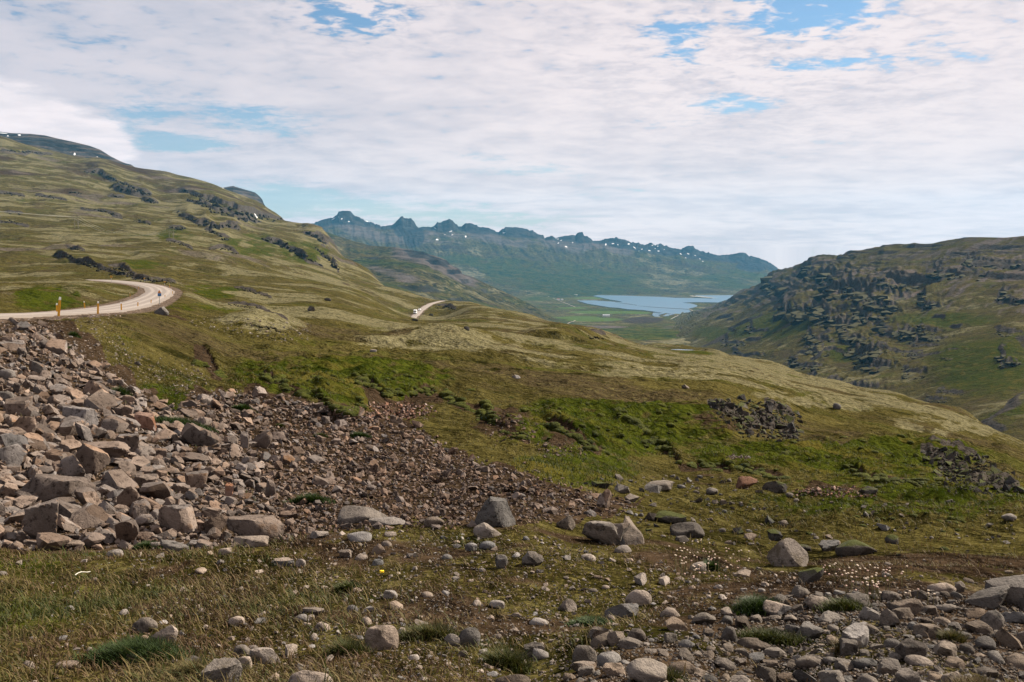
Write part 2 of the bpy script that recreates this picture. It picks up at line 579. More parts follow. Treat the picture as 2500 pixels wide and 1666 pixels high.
NR, NC = 880, 780
A0, A1 = ray(-360, 700)[0], ray(2860, 700)[0]
L0, L1 = math.log(2.7), math.log(3250)
ga = np.linspace(A0, A1, NC)
gl = np.linspace(L0, L1, NR)
ca = np.linspace(A0, A1, 206)
cl = np.linspace(L0, L1, 231)
CA, CL = np.meshgrid(ca, cl)
Sc = ground_s(CA, CL)


def bilin(T, fx, fy):
    """T[row, col] sampled at fractional row fy, column fx"""
    nr, nc = T.shape
    fx = np.clip(fx, 0, nc - 1.001)
    fy = np.clip(fy, 0, nr - 1.001)
    ix = fx.astype(int)
    iy = fy.astype(int)
    wx = fx - ix
    wy = fy - iy
    return (T[iy, ix] * (1 - wx) + T[iy, ix + 1] * wx) * (1 - wy) + (T[iy + 1, ix] * (1 - wx) + T[iy + 1, ix + 1] * wx) * wy


GA, GL = np.meshgrid(ga, gl)
S0 = bilin(Sc, (GA - A0) / (A1 - A0) * 205, (GL - L0) / (L1 - L0) * 230)
GY = np.exp(GL)
GX = GA * GY
Z0 = S0 * GY
UB, VB = proj(GX, GY, Z0)           # where the smooth ground lies in the photo: used to place relief and land cover
LN = GY


NZB = 0.55 * perlin(UB / 70.0, VB / 11.0, 801) + 0.45 * perlin(UB / 26.0, VB / 5.0, 802)


def eb(u, v, ru, rv, p=2.0, d0=0, d1=1e9):
    e = ((UB - u) / ru) ** 2 + ((VB - v) / rv) ** 2
    g = np.exp(-e ** (p / 2))
    if p > 3:
        g = g * np.clip(0.85 + 0.8 * NZB, 0.2, 1.0)
    if d0 or d1 < 1e9:
        g = g * ((LN > d0) & (LN < d1))
    return g


def poly_v(pts, jag=0.0, seed=0):
    """photo row of a polyline at every vertex's column, and 1 inside its span fading at both ends"""
    us = np.array([p[0] for p in pts], float)
    vs = np.array([p[1] for p in pts], float)
    pv = np.interp(UB, us, vs)
    if jag:
        pv = pv + jag * (perlin(UB / 23.0, VB * 0 + seed, seed) + 0.6 * perlin(UB / 8.0, VB * 0 + seed, seed + 5))
    wd = max(12.0, 0.10 * (us[-1] - us[0]))
    inside = sstep(UB, us[0] - wd * 0.3, us[0] + wd) * (1 - sstep(UB, us[-1] - wd, us[-1] + wd * 0.3))
    return pv, inside


COV = {k: np.zeros_like(GY) for k in ('grass', 'moss', 'soil', 'rock', 'rubble', 'snow', 'purple', 'meadow')}
DZ = np.zeros_like(GY)


BANDS = []


def ledge(pts, hpx, back, d0, d1, jag=6.0, seed=1, rock=1.0, under=0.0, soil=0.0, front=None):
    """a step in the ground: the uphill side raised (height given as rows of the photo), falling back over 'back' rows"""
    global DZ
    if rock and hpx >= 5:
        BANDS.append((pts, hpx, d0, d1, seed))
    if not rock:
        hpx, front, jag = hpx * 0.85, 2.6, jag * 0.8
    us = np.array([p[0] for p in pts], float)
    vs = np.array([p[1] for p in pts], float)
    pv = np.interp(UB, us, vs) + jag * (perlin(UB / (38.0 if rock else 75.0) + seed * 3.7, UB * 0 + seed * 1.3, seed) + (0.45 if rock else 0.0) * perlin(UB / 14.0 + seed, UB * 0 + seed * 2.1, seed + 5))
    wd = max(14.0, 0.16 * (us[-1] - us[0]))
    ins = sstep(UB, us[0] - wd * 0.5, us[0] + wd) * (1 - sstep(UB, us[-1] - wd, us[-1] + wd * 0.5))
    q = pv - VB
    ok = (LN > d0) & (LN < d1)
    h = hpx * LN / F * (0.95 + 0.55 * perlin(UB / (45.0 if rock else 110.0) + seed * 1.9, UB * 0 + seed * 3.3, seed + 9)) * ins * ok
    fw = 1.2 if front is None else front
    fwv = fw * (1 + 0.5 * perlin(UB / 20.0, UB * 0 + seed * 0.7, seed + 3))
    up = sstep(q, -fwv, fwv) * np.exp(-np.maximum(q, 0) / back)
    DZ = DZ + h * up
    face = np.exp(-(q / (fw * 1.5)) ** 4) * sstep(ins, 0.1, 0.5) * ok
    COV['rock'] = np.maximum(COV['rock'], face * rock)
    if under:
        COV['rock'] = np.maximum(COV['rock'], 0.42 * rock * ins * ok * sstep(-q, 0, 1) * np.exp(-np.maximum(-q, 0) / under))
    if soil:
        sm = ins * ok * sstep(-q, -1.5, 1.5) * np.exp(-(np.maximum(-q, 0) / soil) ** 2)
        COV['soil'] = np.maximum(COV['soil'], sm)


# --- cliffs of the left mountain
ledge([(205, 420), (245, 426), (283, 443), (306, 455), (368, 476)], 10, 22, 1200, 2900, 3, 1, under=3)
ledge([(275, 455), (330, 470), (372, 480)], 12, 10, 1100, 2900, 4, 11, under=5)
ledge([(446, 466), (490, 486), (524, 500), (579, 520), (606, 528), (690, 542)], 15, 30, 1300, 3000, 5, 2, under=6)
ledge([(455, 488), (524, 515), (579, 535), (640, 542)], 12, 12, 1200, 2900, 5, 12, under=6)
ledge([(432, 523), (480, 544), (524, 560), (556, 556), (590, 560)], 15, 24, 1000, 2600, 6, 3, under=6)
ledge([(500, 560), (540, 580), (562, 588)], 10, 14, 900, 2400, 5, 13, under=5)
ledge([(640, 586), (680, 596), (715, 614), (750, 632), (790, 650)], 14, 28, 1000, 2700, 5, 4, under=6)
ledge([(740, 572), (775, 580), (800, 604)], 12, 20, 1200, 2700, 6, 5, under=7)
ledge([(770, 606), (800, 632), (830, 662)], 13, 16, 1000, 2500, 7, 6, under=7)
ledge([(345, 488), (388, 498)], 10, 12, 900, 2500, 3, 7, under=3)
ledge([(0, 368), (80, 372), (130, 380)], 5, 12, 1600, 2900, 3, 8)
ledge([(165, 470), (205, 475)], 6, 10, 800, 2200, 2, 21)
ledge([(85, 479), (120, 482), (165, 489)], 5, 10, 800, 2200, 2, 22)
ledge([(262, 479), (305, 483)], 6, 10, 800, 2200, 2, 23)
ledge([(-40, 472), (0, 472), (62, 480)], 5, 10, 800, 2100, 2, 24)
ledge([(195, 509), (250, 515), (300, 531)], 5, 14, 700, 2000, 3, 25)
ledge([(325, 540), (370, 549)], 7, 10, 600, 1900, 3, 26)
ledge([(10, 519), (58, 524)], 6, 9, 600, 1900, 3, 27)
ledge([(-40, 540), (0, 540), (72, 548)], 5, 9, 500, 1700, 3, 28)
ledge([(412, 556), (454, 563)], 10, 9, 600, 2000, 3, 29)
ledge([(510, 610), (545, 608), (584, 622)], 8, 12, 450, 1700, 3, 30)
ledge([(405, 588), (440, 596), (472, 610)], 6, 10, 450, 1700, 3, 31)
ledge([(160, 604), (208, 615)], 6, 8, 400, 1400, 3, 32)
# --- dark undercut outcrops behind the bend of the road
ledge([(134, 620), (170, 632), (205, 645), (245, 660), (268, 664)], 13, 22, 330, 1100, 3, 33, under=3)
ledge([(264, 658), (300, 660), (324, 674)], 11, 14, 330, 1000, 3, 34, under=4)
ledge([(258, 665), (300, 673), (336, 676)], 12, 9, 320, 900, 3, 44, under=3)
ledge([(322, 681), (370, 688), (430, 692)], 11, 12, 290, 600, 3, 35, under=3)
ledge([(555, 744), (600, 750), (655, 760)], 5, 8, 140, 560, 3, 45)
ledge([(570, 704), (600, 710), (664, 728)], 5, 8, 210, 650, 3, 46)
# --- middle ground
ledge([(585, 797), (625, 796), (665, 803), (705, 818)], 7, 16, 65, 130, 3, 36, under=6, front=2)
ledge([(1062, 747), (1090, 751), (1115, 757)], 9, 12, 560, 1100, 3, 37, under=3)
ledge([(1435, 825), (1480, 829)], 9, 10, 260, 680, 3, 38)
ledge([(1725, 990), (1780, 1016), (1850, 1040), (1900, 1042), (1950, 1075)], 22, 26, 34, 95, 10, 39, under=20, front=7)
ledge([(1865, 992), (1900, 1008), (1940, 1032)], 14, 14, 40, 110, 6, 49, under=8, front=4)
ledge([(2245, 1115), (2300, 1138), (2350, 1162), (2400, 1182), (2490, 1196)], 26, 30, 25, 95, 10, 40, under=24, front=8)
ledge([(2265, 1097), (2330, 1110), (2385, 1135)], 12, 16, 28, 110, 7, 50, under=10, front=4)
# --- eroded turf edges over bare soil
ledge([(470, 893), (500, 892), (522, 908), (545, 930)], 12, 40, 26, 85, 4, 51, rock=0, soil=40, front=3)
ledge([(640, 925), (662, 938), (690, 952), (720, 966), (760, 970)], 14, 40, 18, 75, 7, 52, rock=0, soil=24, front=4)
ledge([(765, 965), (790, 985), (822, 1010), (850, 1015), (895, 978)], 24, 34, 18, 75, 7, 53, rock=0, soil=20, front=5)
ledge([(865, 930), (905, 945), (940, 968), (985, 970), (1040, 956), (1095, 975)], 22, 36, 18, 80, 7, 54, rock=0, soil=30, front=5)
ledge([(1085, 975), (1130, 998), (1180, 1012), (1210, 1050)], 16, 26, 16, 75, 8, 55, rock=0, soil=20, front=5)
ledge([(1165, 1018), (1230, 1060), (1300, 1080)], 14, 26, 16, 75, 8, 56, rock=0, soil=24, front=5)
ledge([(1325, 1036), (1380, 1060), (1420, 1085), (1480, 1118)], 24, 36, 16, 65, 9, 57, rock=0, soil=22, front=6)
ledge([(1585, 1085), (1640, 1112), (1665, 1140), (1760, 1150), (1795, 1158)], 22, 36, 16, 65, 9, 58, rock=0, soil=12, front=6)
ledge([(1795, 1146), (1850, 1158), (1900, 1170), (1930, 1178)], 16, 26, 16, 65, 6, 59, rock=0, soil=8, front=5)
ledge([(2070, 1142), (2120, 1172), (2180, 1180), (2250, 1184), (2295, 1190)], 26, 34, 14, 65, 8, 60, rock=0, soil=9, front=7)
ledge([(1005, 843), (1060, 841), (1155, 853)], 7, 22, 65, 220, 4, 61, rock=0)
ledge([(955, 818), (1050, 825), (1115, 827)], 7, 16, 80, 280, 4, 62, rock=0)
ledge([(1335, 865), (1435, 881)], 6, 14, 75, 280, 4, 63, rock=0)
ledge([(1180, 880), (1260, 884), (1330, 895)], 5, 14, 60, 180, 4, 64, rock=0)
ledge([(1480, 930), (1560, 940), (1700, 948)], 5, 14, 45, 130, 5, 65, rock=0)
# --- knolls
DZ += 1.6 * eb(625, 812, 110, 26, 2, 60, 130)
DZ += 1.6 * eb(1100, 840, 180, 16, 2, 90, 200)
DZ += 3.0 * eb(1380, 830, 110, 12, 2, 200, 600)
DZ -= 0.5 * eb(700, 1010, 140, 20, 2, 18, 40)
DZ -= 0.7 * eb(940, 985, 90, 22, 2, 20, 60)

# --- natural roughness, each wavelength only where the mesh can carry it
sp = GY * 0.0048
near_flat = sstep(GY, 9, 22)
rough = np.zeros_like(GY)
bank = np.clip(eb(1500, 1050, 320, 75, 4, 20, 70) + eb(2150, 1120, 330, 55, 4, 22, 60) + 0.8 * eb(820, 930, 340, 70, 4, 24, 90) + 0.7 * eb(2200, 1240, 420, 60, 4, 9, 26), 0, 1)
for lam, amp, sd_ in ((0.45, 0.014, 1), (0.9, 0.034, 2), (1.4, 0.055, 12), (2.2, 0.09, 3), (4.3, 0.16, 4), (9.0, 0.22, 5), (21, 0.42, 6), (47, 0.75, 7), (105, 1.6, 8), (230, 3.0, 9)):
    fade = sstep(lam / sp, 2.2, 4.5) * (1 - sstep(lam / GY, 0.18, 0.5))
    if fade.max() < 0.01:
        continue
    p = perlin(GX / lam + 31 * sd_, GY / lam - 17 * sd_, 100 + sd_)
    bil = 0.55 - np.abs(p) * 1.5           # rounded hummocks with creases between
    base = np.where(GY > 12, 0.65 * bil + 0.35 * p, p)
    boost = (1.0 + 2.6 * bank * (lam < 3) + 1.0 * bank * ((lam > 3) & (lam < 6))) * (1 + 1.3 * sstep(GY, 30, 80) * (lam > 1) * (lam < 30))
    rough += amp * base * fade * boost
hum = np.abs(perlin(GX / 1.7 + 0.25 * perlin(GX / 0.9, GY / 0.9, 7), GY / 1.3, 131))
DZ += bank * (0.18 - 0.45 * np.minimum(hum, 0.40)) * sstep(1.7 / sp, 2.5, 5.0)
DZ += rough
# strata of the left mountain: risers and treads dipping to the right
mtn = sstep(GY, 330, 700) * (1 - sstep(UB, 980, 1150))
wob = 14 * fbm(GX, GY, 300, 3, 41) + 5 * fbm(GX, GY, 60, 2, 42)
q_ = Z0 + DZ + 0.27 * GX + 0.03 * GY + wob
for hstep, sd_, kk in ((24.0, 61, 1.0), (11.0, 62, 0.8)):
    fr = q_ / hstep - np.floor(q_ / hstep)
    stair = np.where(fr < 0.72, fr * 0.55, 0.396 + (fr - 0.72) / 0.28 * 0.604)
    on = sstep(fbm(GX + GY * 0.3, GY * 1.6, 260, 3, sd_), 0.0, 0.28) * mtn * kk
    DZ += hstep * (stair - fr) * on
GZ = Z0 + DZ

# ------------------------------------------------------------------ roads: centre lines as surveyed points, the ground graded to them
def dense(pts, step):
    P_ = np.array([pt(*p) for p in pts])
    # Catmull-Rom through the points
    out_ = []
    n = len(P_)
    for i in range(n - 1):
        p0, p1, p2, p3 = P_[max(i - 1, 0)], P_[i], P_[i + 1], P_[min(i + 2, n - 1)]
        k = max(2, int(np.linalg.norm(p2 - p1) / step))
        for j in range(k):
            t = j / k
            out_.append(0.5 * ((2 * p1) + (-p0 + p2) * t + (2 * p0 - 5 * p1 + 4 * p2 - p3) * t * t + (-p0 + 3 * p1 - 3 * p2 + p3) * t ** 3))
    out_.append(P_[-1])
    return np.array(out_)


ROAD_NEAR = dense([(-700, 800, 24), (-250, 781, 35), (0, 771, 46), (130, 766.5, 60), (228, 759, 81), (292, 750, 110), (343, 738, 150), (378, 723, 190), (390, 710, 225), (371, 699.5, 258), (330, 692, 290), (285, 687.2, 318), (235, 684, 340), (140, 684, 350), (40, 687, 345)], 1.5)
ROAD_FAR = dense([(985, 792, 690), (1004, 780, 735), (1014, 771, 758), (1022, 763, 785), (1031, 755, 812), (1041, 748, 845), (1052, 742.5, 885), (1068, 737.5, 930), (1086, 734.5, 975), (1110, 736, 1040), (1130, 742, 1100)], 4)


def grade(line, half, shoulder, y0, y1):
    """cut and fill the ground to the road; returns the mask of its gravel"""
    global GZ
    sel = np.nonzero((GY > y0) & (GY < y1) & (GX > line[:, 0].min() - 40) & (GX < line[:, 0].max() + 40))
    x, y = GX[sel], GY[sel]
    best = np.full(len(x), 1e9)
    bz = np.zeros(len(x))
    for p in line[::2]:
        d = (x - p[0]) ** 2 + (y - p[1]) ** 2
        m_ = d < best
        best[m_] = d[m_]
        bz[m_] = p[2]
    d = np.sqrt(best)
    k = 1 - sstep(d, half + 0.8, half + shoulder)
    GZ[sel] = GZ[sel] * (1 - k) + (bz - 0.10) * k
    g = np.zeros_like(GZ)
    g[sel] = 1 - sstep(d, half + 0.4, half + 2.4)
    return g


gm = grade(ROAD_NEAR, 3.4, 9, 18, 420)
gm = np.maximum(gm, grade(ROAD_FAR, 3.2, 14, 600, 1250))

# ------------------------------------------------------------------ land cover
sl_r = np.gradient(GZ, axis=0) / np.gradient(GY, axis=0)
sl_c = np.gradient(GZ, axis=1) / np.gradient(GX, axis=1)
slope = np.sqrt(sl_r ** 2 + np.clip(sl_c, -3, 3) ** 2)
far_m = sstep(GY, 260, 600)
COV['rock'] = np.maximum(COV['rock'], sstep(slope, 0.75, 1.35) * far_m * 0.85)
COV['rock'] = np.maximum(COV['rock'], sstep(np.hypot(sl_r, sl_c * 0), 0.9, 1.6) * sstep(GY, 25, 60) * 0.5 * (1 - bank))
m1 = fbm(GX, GY, 60, 5, 71)
m2 = fbm(GX, GY, 420, 3, 72)
moss_far = np.clip(0.38 + 0.9 * m1 + 0.4 * m2, 0, 1) * sstep(GY, 70, 170)
COV['moss'] = moss_far
m3 = fbm(GX, GY, 14, 4, 75)
COV['moss'] = np.maximum(COV['moss'], np.clip(0.34 + 0.8 * m3, 0, 1) * sstep(GY, 45, 100) * sstep(UB, 900, 1300))
COV['moss'] = np.maximum(COV['moss'], 0.95 * eb(640, 810, 120, 26, 4, 60, 140))
COV['moss'] = np.maximum(COV['moss'], 0.85 * eb(1120, 848, 230, 20, 4, 60, 260))
COV['moss'] = np.maximum(COV['moss'], 0.75 * eb(1750, 905, 330, 40, 4, 60, 500))
COV['moss'] = np.maximum(COV['moss'], 0.7 * eb(1980, 990, 240, 30, 4, 50, 300))
COV['moss'] = np.maximum(COV['moss'], 0.75 * eb(2350, 1050, 230, 40, 4, 45, 200))
COV['moss'] *= 1 - 0.9 * bank
g1 = fbm(GX, GY, 110, 4, 73)
COV['grass'] = np.clip(0.10 + 0.85 * g1, 0, 1) * sstep(GY, 20, 80)
for a_ in ((820, 935, 330, 60, 0.95, 24, 95), (700, 860, 240, 34, 0.45, 40, 110), (1500, 1050, 330, 85, 1.0, 18, 70), (1400, 1150, 190, 50, 0.85, 12, 40),
           (1850, 1120, 200, 40, 0.95, 16, 60), (2150, 1130, 300, 55, 1.0, 16, 60), (2200, 1230, 460, 80, 0.75, 9, 34), (1600, 1010, 200, 60, 0.45, 25, 80),
           (310, 860, 60, 70, 0.50, 24, 90), (380, 985, 110, 32, 1.0, 17, 45), (430, 780, 60, 20, 0.85, 90, 300), (540, 765, 110, 22, 0.6, 120, 330),
           (120, 725, 110, 26, 0.95, 60, 300), (520, 715, 90, 22, 0.8, 190, 420), (350, 645, 70, 20, 0.95, 350, 900), (610, 600, 90, 40, 0.7, 600, 1900),
           (740, 620, 80, 30, 0.8, 900, 2000), (430, 575, 60, 22, 0.75, 600, 1500), (1300, 905, 330, 20, 0.5, 70, 160), (1650, 870, 110, 12, 0.95, 350, 720),
           (450, 955, 150, 26, 0.6, 26, 60), (1500, 850, 300, 12, 0.5, 130, 300), (60, 690, 100, 10, 0.0, 1, 2), (2050, 1010, 160, 14, 0.5, 60, 170)):
    u_, v_, ru_, rv_, k_, d0_, d1_ = a_
    COV['grass'] = np.maximum(COV['grass'], k_ * eb(u_, v_, ru_, rv_, 4, d0_, d1_))
fg = 1 - sstep(GY, 7.5, 9.5)
COV['grass'] = np.maximum(COV['grass'], fg * np.clip(0.46 - (UB - 350) / 3000 + 0.9 * fbm(GX, GY, 1.6, 4, 77), 0, 0.62))
COV['soil'] = np.maximum(COV['soil'], fg * np.clip(0.24 + (UB - 300) / 3600 + 1.0 * fbm(GX, GY, 1.1, 4, 78), 0, 0.85))
for a_ in ((420, 820, 70, 36, 0.62, 50, 130), (440, 880, 60, 40, 0.5, 34, 90), (930, 1000, 110, 30, 0.95, 20, 50), (1220, 1040, 100, 50, 0.72, 18, 60),
           (1370, 1085, 60, 30, 0.8, 18, 50), (1700, 1180, 160, 24, 0.55, 12, 32), (2040, 1200, 110, 14, 0.7, 16, 32), (1500, 1330, 260, 40, 0.45, 6, 12),
           (1750, 1040, 130, 40, 0.6, 30, 70), (640, 720, 120, 14, 0.4, 240, 600), (820, 880, 60, 12, 0.3, 40, 90), (60, 760, 60, 14, 0.9, 55, 110), (2000, 1380, 260, 30, 0.30, 6, 12)):
    u_, v_, ru_, rv_, k_, d0_, d1_ = a_
    COV['soil'] = np.maximum(COV['soil'], k_ * eb(u_, v_, ru_, rv_, 4, d0_, d1_))


def in_poly(U, V, poly):
    poly = np.asarray(poly, float)
    ins = np.zeros(np.shape(U), bool)
    j = len(poly) - 1
    for i in range(len(poly)):
        xi, yi = poly[i]
        xj, yj = poly[j]
        c = ((yi > V) != (yj > V)) & (U < (xj - xi) * (V - yi) / (yj - yi + 1e-9) + xi)
        ins ^= c
        j = i
    return ins


SCREE = [(-360, 800), (0, 792), (110, 800), (200, 870), (330, 955), (420, 1005), (480, 968), (600, 962), (700, 975), (800, 995), (1000, 1040), (1150, 1122), (1400, 1190), (1560, 1235), (1480, 1262), (1330, 1268), (1180, 1285), (900, 1285), (700, 1318), (450, 1345), (0, 1335), (-360, 1340)]
jx = UB + 26 * perlin(UB / 60, VB / 40, 5)
jy = VB + 20 * perlin(UB / 50, VB / 40, 6)
scree_m = in_poly(jx, jy, SCREE) & (GY < 60)
COV['rubble'] = np.maximum(COV['rubble'], scree_m * 0.34)
COV['soil'] = np.maximum(COV['soil'], scree_m * 0.78)  # dark soil tone paints the shade in the gaps between scree rocks
COV['rubble'] = np.maximum(COV['rubble'], gm * 0.95)
EMB = [(-360, 780), (0, 776), (140, 774), (250, 768), (300, 762), (215, 805), (140, 822), (90, 812), (0, 806), (-360, 830)]
COV['rubble'] = np.maximum(COV['rubble'], 0.8 * (in_poly(jx, jy, EMB) & (GY < 110)))
PEB = [(1500, 1560), (1750, 1470), (1950, 1440), (2200, 1440), (2560, 1420), (2860, 1430), (2860, 2100), (1250, 2100), (1250, 1640)]
peb_m = (in_poly(jx, jy, PEB) & (GY < 8)) * np.clip((UB - 1350) / 600, 0.15, 0.75)
COV['rubble'] = np.maximum(COV['rubble'], peb_m * 0.6)
COV['grass'] *= 1 - 0.9 * np.maximum(peb_m, 1.0 * scree_m)
COV['moss'] *= 1 - np.maximum(peb_m, scree_m)
COV['purple'] = 0.5 * sstep(fbm(GX, GY, 160, 4, 74), 0.12, 0.35) * sstep(GY, 150, 400)
COV['soil'] = np.maximum(COV['soil'], np.clip(0.40 + 0.6 * fbm(GX, GY, 220, 4, 79), 0, 0.8) * sstep(GY, 1100, 2000))
COV['soil'] = np.maximum(COV['soil'], np.clip(0.05 + 0.8 * fbm(GX, GY, 40, 4, 80), 0, 0.6) * sstep(GY, 70, 160))
COV['grass'] *= 1 - 0.9 * gm
COV['moss'] *= 1 - gm

# pond hollow made level
pond_z = ray(1640, 857)[1] * 672.0
pm = eb(1672, 858.5, 60, 8, 6, 560, 720)
GZ = np.where(pm > 0.3, np.minimum(GZ, pond_z - 0.6) * 1.0, GZ)
# the stretch of ground behind the pond falls away to the valley: cut the mesh a little way past the crest
runmax = np.maximum.accumulate(GZ / GY, axis=0)
hidden = (GZ / GY) < runmax - 0.018 - 0.02 * sstep(GY, 20, 400)
cut = hidden & (GY > np.interp(UB * 0 + (GA - A0) / (A1 - A0), [0, .3, .42, .55, .7, 1], [9e9, 9e9, 1400, 800, 480, 210]))
first = np.argmax(cut, axis=0)
keep = np.ones_like(cut)
for c in range(NC):
    if cut[:, c].any():
        keep[first[c] + 3:, c] = False


def cover_arrays(C):
    a = np.stack([C['grass'], C['moss'], C['soil'], C['rock']], -1).reshape(-1, 4)
    b = np.stack([C['rubble'], C['snow'], C['purple'], C['meadow']], -1).reshape(-1, 4)
    return a, b


def sheet(name, X, Y, Z, C, mat, keepm=None):
    V = np.stack([X, Y, Z], -1).reshape(-1, 3)
    fc = grid_faces(*X.shape, keepm)
    used = np.zeros(len(V), bool)
    used[fc.ravel()] = True
    remap = np.cumsum(used) - 1
    a, b = cover_arrays(C)
    me = mesh_np(name, V[used], remap[fc], mat)
    add_attr(me, 'cover', a[used])
    add_attr(me, 'cover_b', b[used])
    return tag(link(name, me), kind='structure')


# ground facing up: rows run away from the camera, columns to the right
sheet('ground', GX, GY, GZ, COV, M_GROUND, keep)


# the same ground carried on to both sides and underfoot, past the edges of the picture
WIDE = 3.2 * np.linspace(0, 1, 26)[None, :] ** 1.7
rows_ = GY[:, 0] < 1600
edge_lines = []
for side in (0, -1):
    ey, ez = GY[rows_, side][:, None], GZ[rows_, side][:, None]
    sgn = -1 if side == 0 else 1
    ax = GA[rows_, side][:, None] + sgn * WIDE
    X_ = ax * ey
    Y_ = np.repeat(ey, 26, 1)
    Z_ = ez + 0.06 * WIDE * ey * fbm(X_, Y_, 3.0, 3, 91) * np.minimum(1, 6 / ey) + 0.05 * WIDE * ey * fbm(X_, Y_, 90.0, 3, 92) * sstep(ey, 20, 80)
    if side == 0:
        X_, Y_, Z_ = X_[:, ::-1], Y_[:, ::-1], Z_[:, ::-1]
    Cw = {k: np.repeat(COV[k][rows_, side][:, None], 26, 1) for k in COV}
    Cw['rubble'] = np.clip(Cw['rubble'] * 1.6 + 0.5 * fbm(X_, Y_, 1.5, 3, 94) * (Y_ < 40), 0, 0.8)
    Cw['grass'] = np.clip(Cw['grass'] * 0.6 + 0.8 * fbm(X_, Y_, 2.5, 4, 95) * (Y_ < 12) * (Cw['rubble'] < 0.4), 0, 0.8)
    sheet('ground', X_, Y_, Z_, Cw, M_GROUND)
    edge_lines.append((X_[0], Z_[0]))
lx = np.concatenate([edge_lines[0][0], GX[0], edge_lines[1][0]])
lz = np.concatenate([edge_lines[0][1], GZ[0], edge_lines[1][1]])
yb = GY[0, 0] - 9.0 * np.linspace(0, 1, 60)[:, None] ** 1.5
X_ = np.repeat(np.linspace(lx[0], lx[-1], 200)[None], 60, 0)
Y_ = yb + 0 * X_
Z_ = np.interp(X_, lx, lz) + 0.05 * fbm(X_, Y_, 1.2, 4, 93) * sstep(GY[0, 0] - Y_, 0, 0.6) + 0.06 * (GY[0, 0] - Y_)
Cw = {k: 0.0 * X_ for k in COV}
Cw['grass'] = np.clip(0.35 + 0.8 * fbm(X_, Y_, 1.6, 4, 77), 0, 0.7)
Cw['soil'] = np.clip(0.35 + 0.9 * fbm(X_, Y_, 1.1, 4, 78), 0, 0.85)
sheet('ground', X_[::-1], Y_[::-1], Z_[::-1], Cw, M_GROUND)


# ------------------------------------------------------------------ looking things up on the ground
SG = GZ / GY
RUN = np.maximum.accumulate(SG, axis=0)


def hit(u, v):
    """first ground point seen at photo pixel u, v"""
    a, s = ray(u, v)
    fx = (a - A0) / (A1 - A0) * (NC - 1)
    ix = int(min(max(fx, 0), NC - 2))
    wx = min(max(fx - ix, 0), 1)
    col = SG[:, ix] * (1 - wx) + SG[:, ix + 1] * wx
    k = int(np.argmax(col >= s))
    if k == 0:
        k = NR - 1
    c0, c1 = col[k - 1], col[k]
    f = (s - c0) / (c1 - c0 + 1e-12)
    D = math.exp(gl[k - 1] + (gl[k] - gl[k - 1]) * min(max(f, 0), 1))
    return np.array((a * D, D, s * D))


def gz(x, y):
    fx = (x / y - A0) / (A1 - A0) * (NC - 1)
    fy = (np.log(y) - L0) / (L1 - L0) * (NR - 1)
    return bilin(GZ, np.atleast_1d(np.asarray(fx, float)), np.atleast_1d(np.asarray(fy, float)))


def gz1(x, y):
    return float(gz(x, y)[0])
# ------------------------------------------------------------------ lofted slopes: from a foot line up to a ridge line and down behind
def resample(pts, n):
    P_ = np.array([pt(*p) for p in pts])
    uv = np.array([p[:2] for p in pts], float)
    d = np.concatenate([[0], np.cumsum(np.hypot(np.diff(uv[:, 0]), np.diff(uv[:, 1])))])
    t = np.linspace(0, d[-1], n)
    return np.stack([np.interp(t, d, P_[:, k]) for k in range(3)], -1)


def loft(foot, ridge, nc, nr, prof, behind=(400, 160), nb=5):
    """grid of points: rows foot -> ridge -> behind. prof maps 0..1 to height share"""
    Fp, Rp = resample(foot, nc), resample(ridge, nc)
    t = np.linspace(0, 1, nr)[:, None]
    h = prof(t)
    X = Fp[:, 0] + (Rp[:, 0] - Fp[:, 0]) * t
    Y = Fp[:, 1] + (Rp[:, 1] - Fp[:, 1]) * t
    Z = Fp[:, 2] + (Rp[:, 2] - Fp[:, 2]) * h
    d = np.stack([Rp[:, 0] - Fp[:, 0], Rp[:, 1] - Fp[:, 1]], -1)
    d /= np.linalg.norm(d, axis=1, keepdims=True)
    tb = np.linspace(0, 1, nb + 1)[1:, None]
    X = np.concatenate([X, Rp[:, 0] + d[:, 0] * behind[0] * tb])
    Y = np.concatenate([Y, Rp[:, 1] + d[:, 1] * behind[0] * tb])
    Z = np.concatenate([Z, Rp[:, 2] - behind[1] * tb ** 0.8])
    T = np.concatenate([t + 0 * X[:nr], 1 + tb + 0 * X[nr:]])
    Sx = np.tile(np.linspace(0, 1, nc), (nr + nb, 1))
    return X, Y, Z, T, Sx


def smooth_cols(A, k):
    ker = np.ones(k) / k
    P_ = np.pad(A, ((0, 0), (k // 2, k // 2)), mode='edge')
    return np.apply_along_axis(lambda r: np.convolve(r, ker, 'valid'), 1, P_)


def zero_cov(X):
    return {k: np.zeros_like(X) for k in ('grass', 'moss', 'soil', 'rock', 'rubble', 'snow', 'purple', 'meadow')}


# ---- the hill on the right
foot = [(1655, 772, 4700), (1630, 795, 3800), (1610, 822, 3000), (1640, 850, 2300), (1740, 890, 1650), (1850, 925, 1250), (1960, 965, 1000), (2080, 1000, 850), (2230, 1040, 720), (2420, 1110, 560), (2620, 1170, 480), (2950, 1230, 420)]
ridge = [(1700, 759, 4900), (1752, 742, 4500), (1779, 729, 4250), (1803, 713, 4050), (1838, 698, 3800), (1862, 688, 3600), (1872, 676, 3520), (1893, 665, 3350), (1906, 660, 3250), (1934, 653, 3100), (1962, 641, 2950), (1976, 632, 2880), (2000, 624, 2780), (2044, 623.5, 2650), (2065, 615, 2580), (2096, 610, 2480), (2148, 604, 2350), (2161, 598.5, 2320), (2216, 597, 2230), (2234, 592, 2210), (2278, 592, 2150), (2299, 586, 2120), (2330, 582, 2090), (2354, 578, 2060), (2389, 579, 2030), (2457, 580, 1960), (2500, 576, 1930), (2700, 566, 1800), (3000, 555, 1700)]
